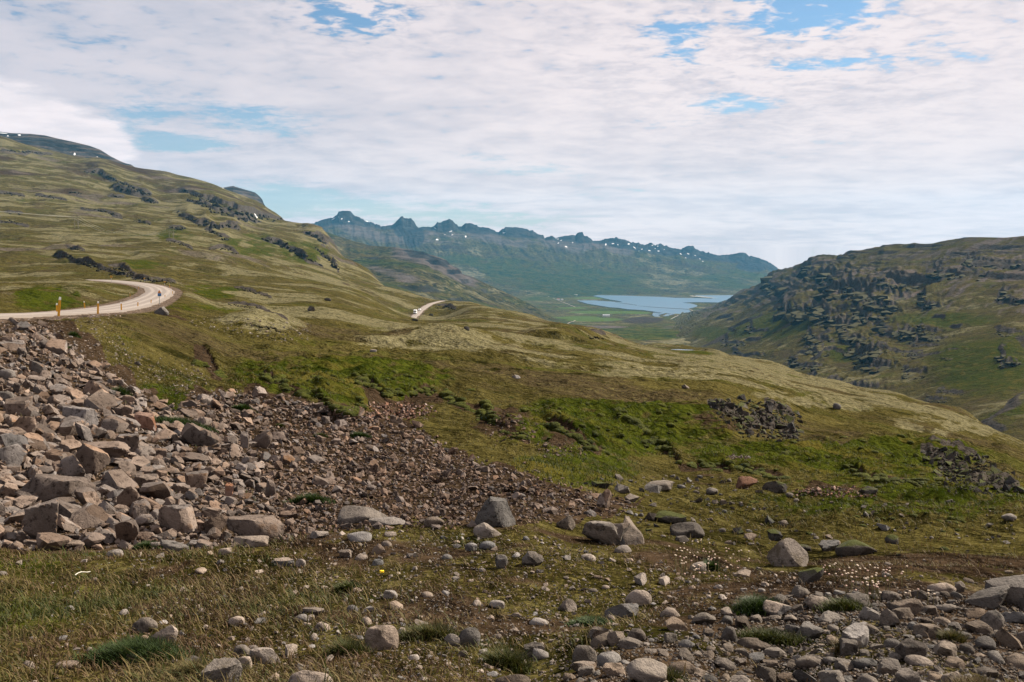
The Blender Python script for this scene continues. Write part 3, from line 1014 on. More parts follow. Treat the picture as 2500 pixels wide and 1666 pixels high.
X, Y, Z, T, Sx = loft(foot, ridge, 490, 290, lambda t: 0.50 * t + 0.50 * t ** 1.9)
UBh, VBh = proj(X, Y, Z)
n1 = fbm(X, Y, 420, 4, 201)
n2 = fbm(X, Y, 130, 4, 202)
n3 = fbm(X, Y, 45, 3, 203)
env = np.sin(np.clip(T, 0, 1) * math.pi) ** 0.5 * 0.9 + 0.1
env = env * (T <= 1.0)
dz = (20 * n1 + 6 * n2 + 1.2 * n3) * env
# gullies run down the fall line
gl_ = perlin(Sx * 55 - T * 20.0, T * 3.0, 204)
dz -= 4.0 * np.maximum(0, gl_) * env * sstep(T, 0.25, 0.55)
cov = zero_cov(X)
# tilted blocks: an abrupt face to the left and a long mossy back to the right
for L_, A_, sd_, thr in ((170.0, 11.0, 231, 0.02), (80.0, 5.0, 232, 0.02)):
    wob_ = 0.55 * fbm(X, Y, L_ * 1.6, 2, sd_)
    qx = (0.80 * X - 0.42 * Y) / L_ + 1.2 * wob_
    fr = qx - np.floor(qx)
    prof_ = sstep(fr, 0.0, 0.10) * (1 - fr) ** 1.15
    on = sstep(fbm(X + 0.3 * Y, Y - 0.3 * X, L_ * 2.0, 4, sd_ + 10), thr, thr + 0.22) * (T <= 1.0) * sstep(T, 0.01, 0.06) * (1 - 0.6 * sstep(T, 0.8, 1.0))
    dz = dz + A_ * prof_ * on * (0.6 + 0.4 * sstep(T, 0.0, 0.3))
    cov['rock'] = np.maximum(cov['rock'], on * np.exp(-((fr - 0.04) / 0.085) ** 2) * 0.95)
# level lava beds near the top
q = Z + dz + 0.03 * X + 6 * fbm(X, Y, 260, 3, 205)
for hs, sd_, kk, thr in ((17.0, 211, 0.8, -0.06), (8.0, 212, 0.7, -0.02)):
    fr = q / hs - np.floor(q / hs)
    stair = np.where(fr < 0.70, fr * 0.42, 0.294 + (fr - 0.70) / 0.30 * 0.706)
    on = sstep(fbm(X + 0.4 * Y, Y, 240, 3, sd_), thr, thr + 0.2) * kk * sstep(T, 0.42, 0.7) * (T <= 1.0)
    dz = dz + hs * (stair - fr) * on
    cov['rock'] = np.maximum(cov['rock'], sstep(fr, 0.62, 0.74) * on * 0.75)


KNOBS = []


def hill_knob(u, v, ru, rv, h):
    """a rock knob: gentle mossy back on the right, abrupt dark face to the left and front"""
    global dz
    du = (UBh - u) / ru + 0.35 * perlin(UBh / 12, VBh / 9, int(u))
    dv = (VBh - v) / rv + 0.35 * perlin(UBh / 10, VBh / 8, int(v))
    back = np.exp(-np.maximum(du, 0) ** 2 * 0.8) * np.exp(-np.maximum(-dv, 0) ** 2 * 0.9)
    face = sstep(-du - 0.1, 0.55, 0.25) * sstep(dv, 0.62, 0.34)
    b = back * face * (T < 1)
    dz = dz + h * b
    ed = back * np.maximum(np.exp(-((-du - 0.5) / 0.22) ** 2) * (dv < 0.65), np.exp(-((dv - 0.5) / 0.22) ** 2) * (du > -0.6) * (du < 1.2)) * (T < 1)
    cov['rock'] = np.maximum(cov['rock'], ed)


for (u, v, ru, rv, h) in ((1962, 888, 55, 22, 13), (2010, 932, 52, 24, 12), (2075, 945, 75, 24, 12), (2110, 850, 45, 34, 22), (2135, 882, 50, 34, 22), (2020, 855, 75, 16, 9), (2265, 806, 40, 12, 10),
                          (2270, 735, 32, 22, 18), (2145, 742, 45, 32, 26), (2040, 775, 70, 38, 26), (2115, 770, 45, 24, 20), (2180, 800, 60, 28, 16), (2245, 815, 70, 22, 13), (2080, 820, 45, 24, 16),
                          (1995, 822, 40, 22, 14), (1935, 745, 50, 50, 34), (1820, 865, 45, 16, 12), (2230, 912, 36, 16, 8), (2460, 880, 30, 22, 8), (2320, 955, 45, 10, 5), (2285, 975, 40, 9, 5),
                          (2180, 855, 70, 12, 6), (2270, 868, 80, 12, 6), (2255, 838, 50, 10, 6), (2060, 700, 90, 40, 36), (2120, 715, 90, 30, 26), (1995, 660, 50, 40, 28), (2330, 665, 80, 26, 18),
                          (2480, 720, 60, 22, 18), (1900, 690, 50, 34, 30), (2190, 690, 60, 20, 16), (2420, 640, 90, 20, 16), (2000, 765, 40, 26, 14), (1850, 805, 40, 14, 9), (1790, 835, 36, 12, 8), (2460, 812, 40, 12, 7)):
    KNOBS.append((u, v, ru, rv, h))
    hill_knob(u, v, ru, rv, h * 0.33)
Z = Z + dz * (T <= 1)
sr = np.gradient(Z, axis=0)
dd = np.hypot(np.gradient(X, axis=0), np.gradient(Y, axis=0))
slope = np.abs(sr) / (dd + 1e-6)
cov['rock'] = np.maximum(cov['rock'], sstep(slope, 0.50, 1.0) * 0.9 * sstep(T, 0.05, 0.12))
cov['moss'] = np.clip(0.18 + 0.85 * fbm(X, Y, 90, 5, 221) + 0.3 * n1, 0, 0.85) * (1 - 0.75 * sstep(T, 0.40, 0.7))
cov['grass'] = np.clip(0.14 + 0.9 * fbm(X, Y, 200, 4, 222), 0, 1) * (1 - 0.75 * sstep(T, 0.3, 0.6))
for (u, v, ru, rv) in ((2060, 870, 60, 24), (1900, 800, 130, 40), (2300, 780, 180, 30), (2400, 900, 180, 90), (1780, 815, 120, 24)):
    cov['grass'] = np.maximum(cov['grass'], 0.62 * np.exp(-(((UBh - u) / ru) ** 2 + ((VBh - v) / rv) ** 2) ** 2))
streak = fbm(Sx * 90 - T * 34.0 + 1.5 * n2, T * 5.0, 1.0, 3, 225)
cov['purple'] = np.clip(0.42 + 0.6 * fbm(X, Y, 120, 4, 223) + 0.6 * streak, 0, 1) * sstep(T, 0.22, 0.55)
cov['rock'] = np.maximum(cov['rock'], np.clip(0.26 + 0.5 * fbm(X, Y, 150, 4, 226) + 0.4 * streak, 0, 0.7) * sstep(T, 0.35, 0.7))
cov['soil'] = np.clip(0.15 + 0.7 * fbm(X, Y, 70, 4, 224) + 0.3 * streak * sstep(T, 0.1, 0.4), 0, 0.7)
HX, HY, HZ, HT = X, Y, Z, T
sheet('right_hill', X, Y, Z, cov, M_HILL)

# ---- valley floor
SEA = -330.0
va = np.linspace(ray(880, 700)[0], ray(2080, 700)[0], 230)
vl = np.linspace(math.log(1150), math.log(8600), 200)
VA, VL = np.meshgrid(va, vl)
Y = np.exp(VL)
X = VA * Y
Z = np.interp(Y, [1150, 1600, 2200, 3000, 3600, 4400, 4800, 5100, 9000], [-190, -196, -214, -252, -280, -316, -327, -331, -331.5])
uu, vv = proj(X, Y, Z)
Z = Z + sstep(1420 - uu, 0, 420) * 95 * sstep(Y, 1500, 3000) * (1 - 0.5 * sstep(Y, 4500, 6500)) * 0.7
Z = Z + (9 * fbm(X, Y, 500, 4, 301) + 3 * fbm(X, Y, 120, 3, 302)) * (1 - sstep(Y, 3300, 4700))
uu, vv = proj(X, Y, Z)
cov = zero_cov(X)
cov['grass'] = np.clip(0.42 + 0.8 * fbm(X, Y, 420, 4, 303), 0, 1)
cov['moss'] = np.clip(0.1 + 0.9 * fbm(X, Y, 300, 4, 304), 0, 0.8)
cov['soil'] = np.clip(0.1 + 0.8 * fbm(X, Y, 350, 4, 305), 0, 0.8)


def vblob(k, u, v, ru, rv, amt, p=4):
    e = np.exp(-((((uu - u) + 0.9 * (vv - v)) / ru) ** 2 + ((vv - v) / rv) ** 2) ** (p / 2))
    cov[k] = np.maximum(cov[k], amt * e)


for (u, v, ru, rv, k) in ((1450, 781, 75, 5.0, 1.0), (1410, 776, 60, 4, 0.9), (1480, 763, 110, 4.0, 0.85), (1400, 752, 55, 4, 0.6), (1560, 765, 40, 3, 0.7), (1450, 728, 60, 3.0, 0.8), (1380, 722, 90, 3, 0.45)):
    vblob('meadow', u, v, ru, rv, k)
vblob('grass', 1600, 815, 110, 18, 0.95)
vblob('soil', 1570, 782, 60, 10, 0.75)
vblob('purple', 1460, 799, 90, 4, 0.8)
vblob('purple', 1650, 800, 60, 5, 0.5)
sheet('valley_floor', X, Y, Z, cov, M_FAR)

# ---- dark spur in front of the far range
foot = [(760, 720, 2500), (900, 735, 2500), (1010, 748, 2600), (1100, 765, 2800), (1200, 772, 3100), (1290, 780, 3500), (1390, 806, 3700)]
ridge = [(760, 556, 5400), (800, 568, 5200), (860, 588, 5000), (905, 600, 4800), (930, 602, 4700), (965, 603, 4600), (1006, 611, 4500), (1019, 612.6, 4450), (1035, 614, 4420), (1052, 619, 4400), (1075, 627, 4340), (1095, 638, 4300), (1115, 652, 4270), (1133, 666, 4250), (1154, 676, 4230), (1185, 692, 4200), (1236, 715, 4150), (1290, 740, 4080), (1330, 764, 4000), (1390, 800, 3900)]
X, Y, Z, T, Sx = loft(foot, ridge, 300, 150, lambda t: 0.72 * t + 0.28 * t ** 2.2, (500, 200))
env = np.sin(np.clip(T, 0, 1) * math.pi) ** 0.6 * (T <= 1)
uu, vv = proj(X, Y, Z)
dz = (30 * fbm(X, Y, 600, 4, 401) + 10 * fbm(X, Y, 160, 3, 402)) * env
dz -= 14 * np.maximum(0, perlin(Sx * 26, T * 2, 403)) * env * sstep(T, 0.4, 0.9)
q = Z + dz + 0.05 * X
fr = q / 34 - np.floor(q / 34)
on = sstep(fbm(X, Y, 500, 3, 404), 0.0, 0.25) * (T <= 1)
dz += 34 * (np.where(fr < 0.75, fr * 0.6, 0.45 + (fr - 0.75) / 0.25 * 0.55) - fr) * on
Z = Z + dz
cov = zero_cov(X)
cov['grass'] = np.clip(0.35 + 0.8 * fbm(X, Y, 500, 4, 405), 0, 1)
cov['moss'] = np.clip(0.15 + 0.9 * fbm(X, Y, 350, 4, 406), 0, 0.8)
cov['purple'] = np.clip(0.8 * sstep(T, 0.55, 0.85) * (UBh[:1, :1] * 0 + 1) * np.exp(-((uu - 1060) / 120) ** 4) + 0.9 * np.maximum(0, fbm(X, Y, 420, 4, 407)), 0, 1)
cov['rock'] = np.clip(((fr > 0.72) * on * 0.5) + 0.8 * np.exp(-((uu - 1045) / 60) ** 4 - ((T - 0.93) / 0.07) ** 2), 0, 1)
cov['purple'] = np.maximum(cov['purple'], 0.55 * np.exp(-((uu - 960) / 90) ** 4 - ((vv - 668 - (uu - 960) * 0.28) / 10) ** 4))
sheet('dark_spur', X, Y, Z, cov, M_SPUR)

# ---- the far range with its castle-like tops
foot = [(700, 735, 6000), (1000, 735, 6000), (1250, 727, 6500), (1500, 720.5, 7000), (1700, 717.5, 7200), (1800, 716, 7300), (1990, 715.5, 7350)]
RIDGE = [(690, 560), (746, 546), (764, 546), (789, 536), (810, 532), (820, 527), (827, 518.5), (831, 516), (843, 514.5), (856, 516), (862, 524.6), (879, 532), (889, 537), (896, 540), (917, 547), (932, 552.7), (955, 550), (964, 546), (970, 537), (975.5, 532), (983, 528.5), (987, 531), (989.5, 534), (994, 532.5), (998.5, 534), (1001, 532), (1006, 537), (1010, 539), (1016, 550), (1021.5, 556.5), (1031.6, 554), (1057, 554.5), (1061, 549), (1070, 544), (1082.6, 540.5), (1093, 537), (1098.5, 533.5), (1108, 542.5), (1118, 553), (1131, 552.7), (1136, 545), (1154, 545.6), (1167, 554), (1192, 556.5), (1208, 564), (1217, 568), (1225.5, 559), (1236, 555), (1261, 555), (1284, 559), (1299.5, 564), (1306.5, 566), (1312.5, 572), (1322, 574), (1327, 574), (1329, 582), (1344, 575.6), (1357, 581), (1380, 576), (1393, 574.5), (1405, 574), (1412, 567.6), (1421, 567.4), (1425.5, 573.5), (1439, 580), (1446, 588.4), (1464, 588), (1482, 583), (1498, 581), (1503.5, 577.5), (1509, 582.5), (1527, 586), (1550, 594.4), (1557, 592), (1573, 599), (1589, 592.5), (1601, 599), (1611.5, 595), (1637, 605), (1663, 609), (1678, 600.5), (1690, 601), (1708, 613), (1720, 614.6), (1753, 624), (1788, 621), (1812, 616), (1833, 625.6), (1851, 629.5), (1875, 639), (1890, 648), (1902, 657.5), (1940, 684), (1990, 705)]
uu = np.arange(690, 1991, 2.0)
vv = np.interp(uu, [q_[0] for q_ in RIDGE], [q_[1] for q_ in RIDGE])
vv = vv + (2.6 * perlin(uu / 8.0, uu * 0, 521) + 2.4 * perlin(uu / 3.7, uu * 0, 522)) * (0.35 + 0.65 * (np.abs(np.gradient(vv)) > 0.5))
ridge = [(u, v, 8600 + (u - 690) * 0.9) for u, v in zip(uu, vv)]
NCF, NRF = 700, 135


def prof_far(t):
    return np.interp(t, [0, 0.25, 0.5, 0.72, 0.86, 0.93, 1.0], [0, 0.16, 0.40, 0.66, 0.84, 0.92, 1.0])


X, Y, Z, T, Sx = loft(foot, ridge, NCF, NRF, prof_far, (700, 300))
# below the tops the slope follows a smoothed ridge, the tops stand on it as cliffs
rz = Z[NRF - 1:NRF]
rs = smooth_cols(rz, 71) - 14
tt = np.clip(T[:NRF], 0, 1)
top = sstep(tt, 0.88, 0.985)
crag = np.clip((rz - rs) / 40, 0, 1)
Fz = Z[0:1]
base_z = Fz + (rs - Fz) * prof_far(tt)
full_z = Fz + (rz - Fz) * prof_far(tt)
Z[:NRF] = base_z * (1 - top) + full_z * top
Z[NRF - 1] = rz[0]
uu, vv = proj(X, Y, Z)
env = np.sin(np.clip(T, 0, 1) * math.pi) ** 0.7 * (T <= 1)
dz = 26 * fbm(X, Y, 900, 4, 501) * env + 10 * fbm(X, Y, 260, 4, 502) * env
gul = np.abs(fbm(Sx * 40 + 2.2 * fbm(X, Y, 1400, 3, 9), T * 2.0, 1.0, 3, 503))
dz -= (0.5 - gul) * 40 * env * sstep(T, 0.30, 0.8)
gul2 = np.abs(fbm(Sx * 110 + 3.0 * fbm(X, Y, 900, 3, 10), T * 4, 1.0, 3, 504))
dz -= (0.5 - gul2) * 14 * env * sstep(T, 0.5, 0.9)
Z = Z + dz
cov = zero_cov(X)
cov['grass'] = np.clip(0.55 + 0.9 * fbm(X, Y, 800, 4, 505) - 0.75 * sstep(T, 0.55, 0.85), 0, 1)
cov['moss'] = np.clip(0.30 + 1.0 * fbm(X, Y, 500, 4, 506) - 0.5 * sstep(T, 0.5, 0.8), 0, 1)
cov['soil'] = np.clip(0.1 + 0.9 * fbm(X, Y, 600, 4, 508), 0, 0.7)
left_dull = sstep(1010 - uu, 0, 200) * 0.25
cov['purple'] = np.clip(0.55 * sstep(T, 0.66, 0.86) + 0.7 * fbm(X, Y, 350, 4, 507) - 0.5 * sstep(uu, 1480, 1640), 0, 1) * sstep(T, 0.3, 0.6)
cov['rock'] = np.clip(np.concatenate([top * (0.25 + 0.9 * crag), np.ones((5, NCF)) * 0.6]) + 0.35 * sstep(T, 0.78, 0.95) + sstep(uu, 1450, 1600) * 0.55 * sstep(T, 0.74, 0.92), 0, 1)
for (u, v, ru, rv) in ((1010, 575, 30, 30), (1000, 560, 22, 18), (975, 560, 16, 18), (1100, 550, 24, 12), (1260, 568, 45, 12), (1410, 582, 28, 9), (1840, 648, 50, 14), (888, 545, 10, 8)):
    cov['rock'] = np.maximum(cov['rock'], 0.85 * np.exp(-(((uu - u) / ru) ** 2 + ((vv - v) / rv) ** 2) ** 2) * (T <= 1))
for (u, v, ru, rv, an) in ((814, 534, 6, 1.6, -0.5), (826, 528, 4, 1.2, 0), (835, 533, 3.5, 1.2, 0.2), (841, 537, 4.5, 1.3, 0.2), (852, 539, 3, 1.1, 0.3), (896, 540.5, 5, 1.3, 0.2),
                           (1062, 556, 5, 1.6, 0.4), (1068, 582, 4, 1.2, 0.2), (1066, 583, 3, 1.2, 0), (1101, 562, 5, 1.5, -0.5), (1104, 571, 3.5, 1.2, -0.2), (1137, 574, 2.2, 3.6, 0), (1086, 570, 3, 1.4, -0.6), (1231, 567, 4, 1.6, 0),
                           (1362, 584, 3, 1.3, 0), (1363, 593, 2.6, 2, 0), (1382, 601, 3, 1.6, 0), (1370, 587, 3, 1.2, -0.5), (1398, 591, 1.4, 2.2, 0), (1358, 583, 2, 1, 0), (1479, 597, 1.6, 5, 0), (1496, 594, 5, 1.8, 0), (1508, 596, 3, 1.2, 0), (1535, 595, 3, 2, 0),
                           (1549, 604, 4.5, 1.8, 0.7), (1567, 607, 2.5, 1.8, 0), (1560, 612, 2, 1.1, 0), (1586, 610, 5, 1.2, 0.1), (1608, 611, 4, 2, 0), (1600, 606, 2.5, 1.2, 0), (1593, 598, 3, 1.1, 0), (1606, 600, 4, 1.1, 0), (1622, 607, 3, 1, 0), (1662, 619, 3.5, 2, 0.5),
                           (1680, 617, 4, 1.6, 0.4), (1674, 627, 2, 1.3, 0), (1698, 622, 3, 1.2, 0.4), (1709, 629, 2.5, 1.2, 0.3), (1716, 634, 2, 1, 0)):
    du, dv = uu - u, vv - v
    e = (du / ru / 1.15) ** 2 + ((dv - an * du) / rv / 0.75) ** 2
    cov['snow'] = np.maximum(cov['snow'], np.exp(-e * 1.25))
cov['snow'] *= (T <= 1)
sheet('far_mountains', X, Y, Z, cov, M_RANGE)

# ---- the cloud-capped shoulder and the second top behind the left slope
for nm, foot, ridge in (
    ('cloudy_summit', [(-420, 420, 3000), (0, 420, 3000), (200, 450, 3200), (345, 470, 3400)],
     [(-420, 300, 4200), (-150, 316, 4100), (0, 322, 4000), (27, 325.5, 4000), (75, 327, 3950), (110, 331, 3950), (143, 339, 3950), (180, 347, 3950), (218, 356, 3950), (245, 366, 3950), (272, 383, 3950), (290, 392, 3950), (306, 399, 3950), (320, 402, 3940), (334, 412, 3930), (350, 425, 3900)]),
    ('second_summit', [(520, 520, 3300), (600, 540, 3400), (670, 560, 3500)],
     [(515, 470, 4600), (535, 458, 4600), (548, 458, 4600), (558, 456, 4600), (569, 454.5, 4600), (584, 459, 4600), (599, 463.5, 4600), (612, 467, 4600), (623, 470.5, 4600), (633, 479, 4600), (640, 487, 4600), (644, 497, 4600), (650, 507, 4600), (665, 520, 4600)])):
    X, Y, Z, T, Sx = loft(foot, ridge, 170, 70, lambda t: t, (900, 260))
    uu, vv = proj(X, Y, Z)
    env = np.sin(np.clip(T, 0, 1) * math.pi) ** 0.6 * (T <= 1)
    q = Z + 8 * fbm(X, Y, 200, 3, 602)
    fr = q / 22 - np.floor(q / 22)
    Z = Z + (14 * fbm(X, Y, 300, 4, 601) + 22 * (np.where(fr < 0.6, fr * 0.4, 0.24 + (fr - 0.6) / 0.4 * 0.76) - fr)) * env
    cov = zero_cov(X)
    cov['purple'] = np.ones_like(X) * 0.6
    cov['rock'] = np.clip(0.42 + (fr > 0.6) * 0.2 + 0.3 * fbm(X, Y, 150, 3, 603), 0, 1)
    for (u, v, ru, rv, an) in ((8, 325.5, 12, 1.6, 0.12), (19, 332, 3.5, 1.6, 0.1), (47, 330, 5, 1.2, 0.05), (172, 370, 2, 2.5, 0.8), (182, 374.5, 2.4, 1.6, 0.6), (193, 376.5, 2, 1.3, 0), (236, 380.5, 2.2, 2, 0.4), (542, 459.5, 7, 1.2, 0)):
        du, dv = uu - u, vv - v
        e = (du / ru) ** 2 + ((dv - an * du) / rv) ** 2
        cov['snow'] = np.maximum(cov['snow'], np.exp(-e * 1.1))
    sheet(nm, X, Y, Z, cov, M_SPUR)


# ------------------------------------------------------------------ water
def water_material(name, rough, scale):
    m = bpy.data.materials.new(name)
    m.use_nodes = True
    t = NT(m.node_tree)
    geo = t.n('ShaderNodeNewGeometry')
    n = t.noise(geo.outputs['Position'], scale, 4, 0.6)
    n2 = t.noise(geo.outputs['Position'], scale * 0.05, 3, 0.5)
    bs = t.n('ShaderNodeBsdfPrincipled')
    t.l(t.mix(n2, (0.022, 0.068, 0.115), (0.036, 0.090, 0.140)), bs.inputs['Base Color'])
    bs.inputs['Roughness'].default_value = rough
    bs.inputs['IOR'].default_value = 1.33
    bp = t.n('ShaderNodeBump')
    bp.inputs['Strength'].default_value = 0.35
    bp.inputs['Distance'].default_value = 0.3
    t.l(n, bp.inputs['Height'])
    t.l(bp.outputs[0], bs.inputs['Normal'])
    o = t.n('ShaderNodeOutputMaterial')
    t.l(bs.outputs[0], o.inputs[0])
    return m


M_LAKE = water_material('fjord water', 0.32, 0.35)
M_POND = water_material('pond water', 0.05, 1.2)


def flat_poly(name, uvs, z, mat, ns=3):
    P_ = []
    for u, v in uvs:
        D = z / ray(u, v)[1]
        p = pt(u, v, D)
        P_.append((p[0], p[1], z))
    bm = bmesh.new()
    bm.faces.new([bm.verts.new(p) for p in P_])
    bmesh.ops.triangulate(bm, faces=bm.faces)
    me = bm_mesh(name, bm, mat)
    if me.polygons and me.polygons[0].normal.z < 0:
        me.flip_normals()
    return tag(link(name, me), kind='structure')


LAKE = [(1408, 734), (1446, 733.5), (1480, 735.5), (1500, 737), (1521, 738.2), (1512, 735.5), (1490, 732), (1470, 727.5), (1448, 723), (1458, 720.8), (1530, 722), (1607, 725), (1650, 727.5), (1700, 728), (1735, 729.2), (1742, 728), (1722, 725), (1695, 723), (1700, 721.5), (1790, 721), (1800, 724), (1775, 732), (1753, 739), (1720, 738.4), (1690, 738.5), (1666, 739.2), (1690, 742), (1703, 746), (1700, 749.5), (1681, 754), (1686, 760), (1705, 766), (1678, 767.8), (1640, 765.5), (1607, 762.8), (1570, 757.5), (1533, 755.5), (1510, 752), (1488, 750.6), (1460, 746), (1434, 742)]
flat_poly('lake', LAKE, -328.5, M_LAKE)
pzz = pond_z
POND = [(1638, 853.2), (1655, 852.8), (1680, 854), (1698, 855.2), (1703, 857.2), (1700, 860), (1703, 863), (1694, 861), (1690, 858.6), (1668, 857.6), (1650, 856.4), (1640, 855)]
flat_poly('pond', POND, pzz, M_POND)


def ribbon(name, pts, widths, mat, zoff=0.0, world=None, kind='structure'):
    """a narrow strip of constant or varying width along points (u, v, D) or world points"""
    P_ = np.array([pt(*p) for p in pts]) if world is None else np.asarray(world, float)
    n = len(P_)
    wd = np.interp(np.linspace(0, 1, n), np.linspace(0, 1, len(widths)), widths) / 2
    tg = np.gradient(P_, axis=0)
    nx = np.stack([tg[:, 1], -tg[:, 0]], -1)
    nx /= np.linalg.norm(nx, axis=1, keepdims=True) + 1e-9
    Lp = P_.copy()
    Rp = P_.copy()
    Lp[:, :2] -= nx * wd[:, None]
    Rp[:, :2] += nx * wd[:, None]
    V = np.concatenate([Lp, Rp])
    V[:, 2] += zoff
    i = np.arange(n - 1)
    fc = np.stack([i, i + n, i + n + 1, i + 1], -1)
    me = mesh_np(name, V, fc, mat)
    return tag(link(name, me), kind=kind)


def on_floor(u, v, z):
    return (u, v, z / ray(u, v)[1])


def simple_mat(name, col, rough=0.8, metallic=0.0, spec=0.3, noise=0.0, scale=8.0):
    m = bpy.data.materials.new(name)
    m.use_nodes = True
    t = NT(m.node_tree)
    bs = t.n('ShaderNodeBsdfPrincipled')
    if noise:
        geo = t.n('ShaderNodeNewGeometry')
        nz = t.noise(geo.outputs['Position'], scale, 5, 0.65)
        d = tuple(c * (1 - noise) for c in col)
        e = tuple(min(1, c * (1 + noise)) for c in col)
        t.l(t.mix(t.step(nz, 0.3, 0.7), d, e), bs.inputs['Base Color'])
    else:
        bs.inputs['Base Color'].default_value = (*col, 1)
    bs.inputs['Roughness'].default_value = rough
    bs.inputs['Metallic'].default_value = metallic
    bs.inputs['Specular IOR Level'].default_value = spec
    o = t.n('ShaderNodeOutputMaterial')
    t.l(bs.outputs[0], o.inputs[0])
    return m


M_TRACK = simple_mat('pale gravel track', (0.20, 0.175, 0.15), 0.95, 0, 0.1, 0.2, 0.2)
M_BANKS = simple_mat('dark shore bank', (0.055, 0.055, 0.042), 0.95, 0, 0.1, 0.3, 0.05)
M_SAND = simple_mat('shore sand', (0.24, 0.22, 0.17), 0.95, 0, 0.1, 0.3, 0.02)
fl = lambda L_, z: [on_floor(u, v, z) for u, v in L_]
ribbon('spit', fl([(1503, 738.6), (1530, 742), (1551, 745), (1555, 746.2)], -327.6), [10, 16, 12, 3], M_BANKS)
ribbon('spit', fl([(1557, 747), (1590, 750), (1640, 753), (1683, 755.5)], -327.6), [5, 18, 22, 30], M_BANKS)
ribbon('sand_bank', fl([(1686, 722.2), (1700, 724), (1728, 726.6), (1748, 728.4)], -327.5), [20, 60, 45, 8], M_SAND)
ribbon('shore', fl([(1458, 720.3), (1530, 721.6), (1607, 724.4), (1690, 727)], -327.6), [40, 45, 40, 20], M_BANKS)
M_RIVER = water_material('river water', 0.12, 0.6)
ribbon('river', fl([(1612, 764), (1600, 770), (1612, 778), (1590, 783), (1598, 789), (1622, 793)], -324), [70, 30, 26, 22, 18, 10], M_RIVER, 0.5)
ribbon('river', fl([(1640, 766), (1625, 772), (1604, 776)], -325.5), [40, 22, 12], M_RIVER, 0.5)
ribbon('track', fl([(1681, 754.5), (1690, 759), (1702, 764), (1708, 766), (1690, 769), (1668, 771)], -325.5), [5, 5], M_TRACK, 1.5)
ribbon('track', fl([(1656, 771.5), (1648, 775), (1640, 779.5), (1632, 782.5)], -318), [5, 5], M_TRACK, 2)
# ------------------------------------------------------------------ the air: one closed box of thin even haze
lo = np.array([1e9] * 3)
hi = -lo
for o in list(COL.objects):
    if o.type == 'MESH' and o.get('kind') == 'structure':
        n = len(o.data.vertices)
        c = np.empty(n * 3, np.float32)
        o.data.vertices.foreach_get('co', c)
        c = c.reshape(-1, 3)
        lo = np.minimum(lo, c.min(0))
        hi = np.maximum(hi, c.max(0))
lo[1] = min(lo[1], -40)
M_HAZE = bpy.data.materials.new('thin blue air')
M_HAZE.use_nodes = True
t = NT(M_HAZE.node_tree)
pv_ = t.n('ShaderNodeVolumePrincipled')
pv_.inputs['Color'].default_value = (0.18, 0.60, 1.0, 1)
pv_.inputs['Density'].default_value = 2.3e-5
o_ = t.n('ShaderNodeOutputMaterial')
t.l(pv_.outputs[0], o_.inputs['Volume'])
bm = bmesh.new()
c_ = (lo + hi) / 2
s_ = hi - lo
add_box(bm, c_[0], c_[1], (lo[2] - 1 + hi[2] + 3) / 2, s_[0] + 60, s_[1] + 60, s_[2] + 4)
tag(link('haze', bm_mesh('haze', bm, M_HAZE)), kind='stuff')
# ------------------------------------------------------------------ road surfaces
def road_material():
    m = bpy.data.materials.new('packed gravel road')
    m.use_nodes = True
    t = NT(m.node_tree)
    geo = t.n('ShaderNodeNewGeometry')
    A = t.n('ShaderNodeAttribute', attribute_name='across')
    sp_ = t.n('ShaderNodeSeparateColor')
    t.l(A.outputs['Color'], sp_.inputs[0])
    n = t.noise(geo.outputs['Position'], 0.9, 5, 0.65)
    nt = t.noise(geo.outputs['Position'], 9.0, 4, 0.7)
    wob_ = t.math('ADD', sp_.outputs[0], t.math('MULTIPLY', t.math('SUBTRACT', n, 0.5), 0.07))
    wav = t.math('SINE', t.math('MULTIPLY', wob_, 27.0))
    col = t.mix(t.step(wav, -0.5, 0.8), (0.172, 0.148, 0.128), (0.235, 0.204, 0.180))
    edge = t.math('ABSOLUTE', t.math('SUBTRACT', wob_, 0.5))
    col = t.mix(t.step(edge, 0.36, 0.47), col, (0.150, 0.120, 0.094))
    col = t.mix(t.step(nt, 0.55, 0.75), col, (0.265, 0.232, 0.205))
    col = t.mix(t.step(nt, 0.42, 0.30), col, (0.14, 0.112, 0.092))
    bs = t.n('ShaderNodeBsdfPrincipled')
    t.l(col, bs.inputs['Base Color'])
    bs.inputs['Roughness'].default_value = 0.95
    bs.inputs['Specular IOR Level'].default_value = 0.1
    bp = t.n('ShaderNodeBump')
    bp.inputs['Strength'].default_value = 0.5
    bp.inputs['Distance'].default_value = 0.05
    t.l(nt, bp.inputs['Height'])
    t.l(bp.outputs[0], bs.inputs['Normal'])
    o = t.n('ShaderNodeOutputMaterial')
    t.l(bs.outputs[0], o.inputs[0])
    return m


M_ROAD = road_material()


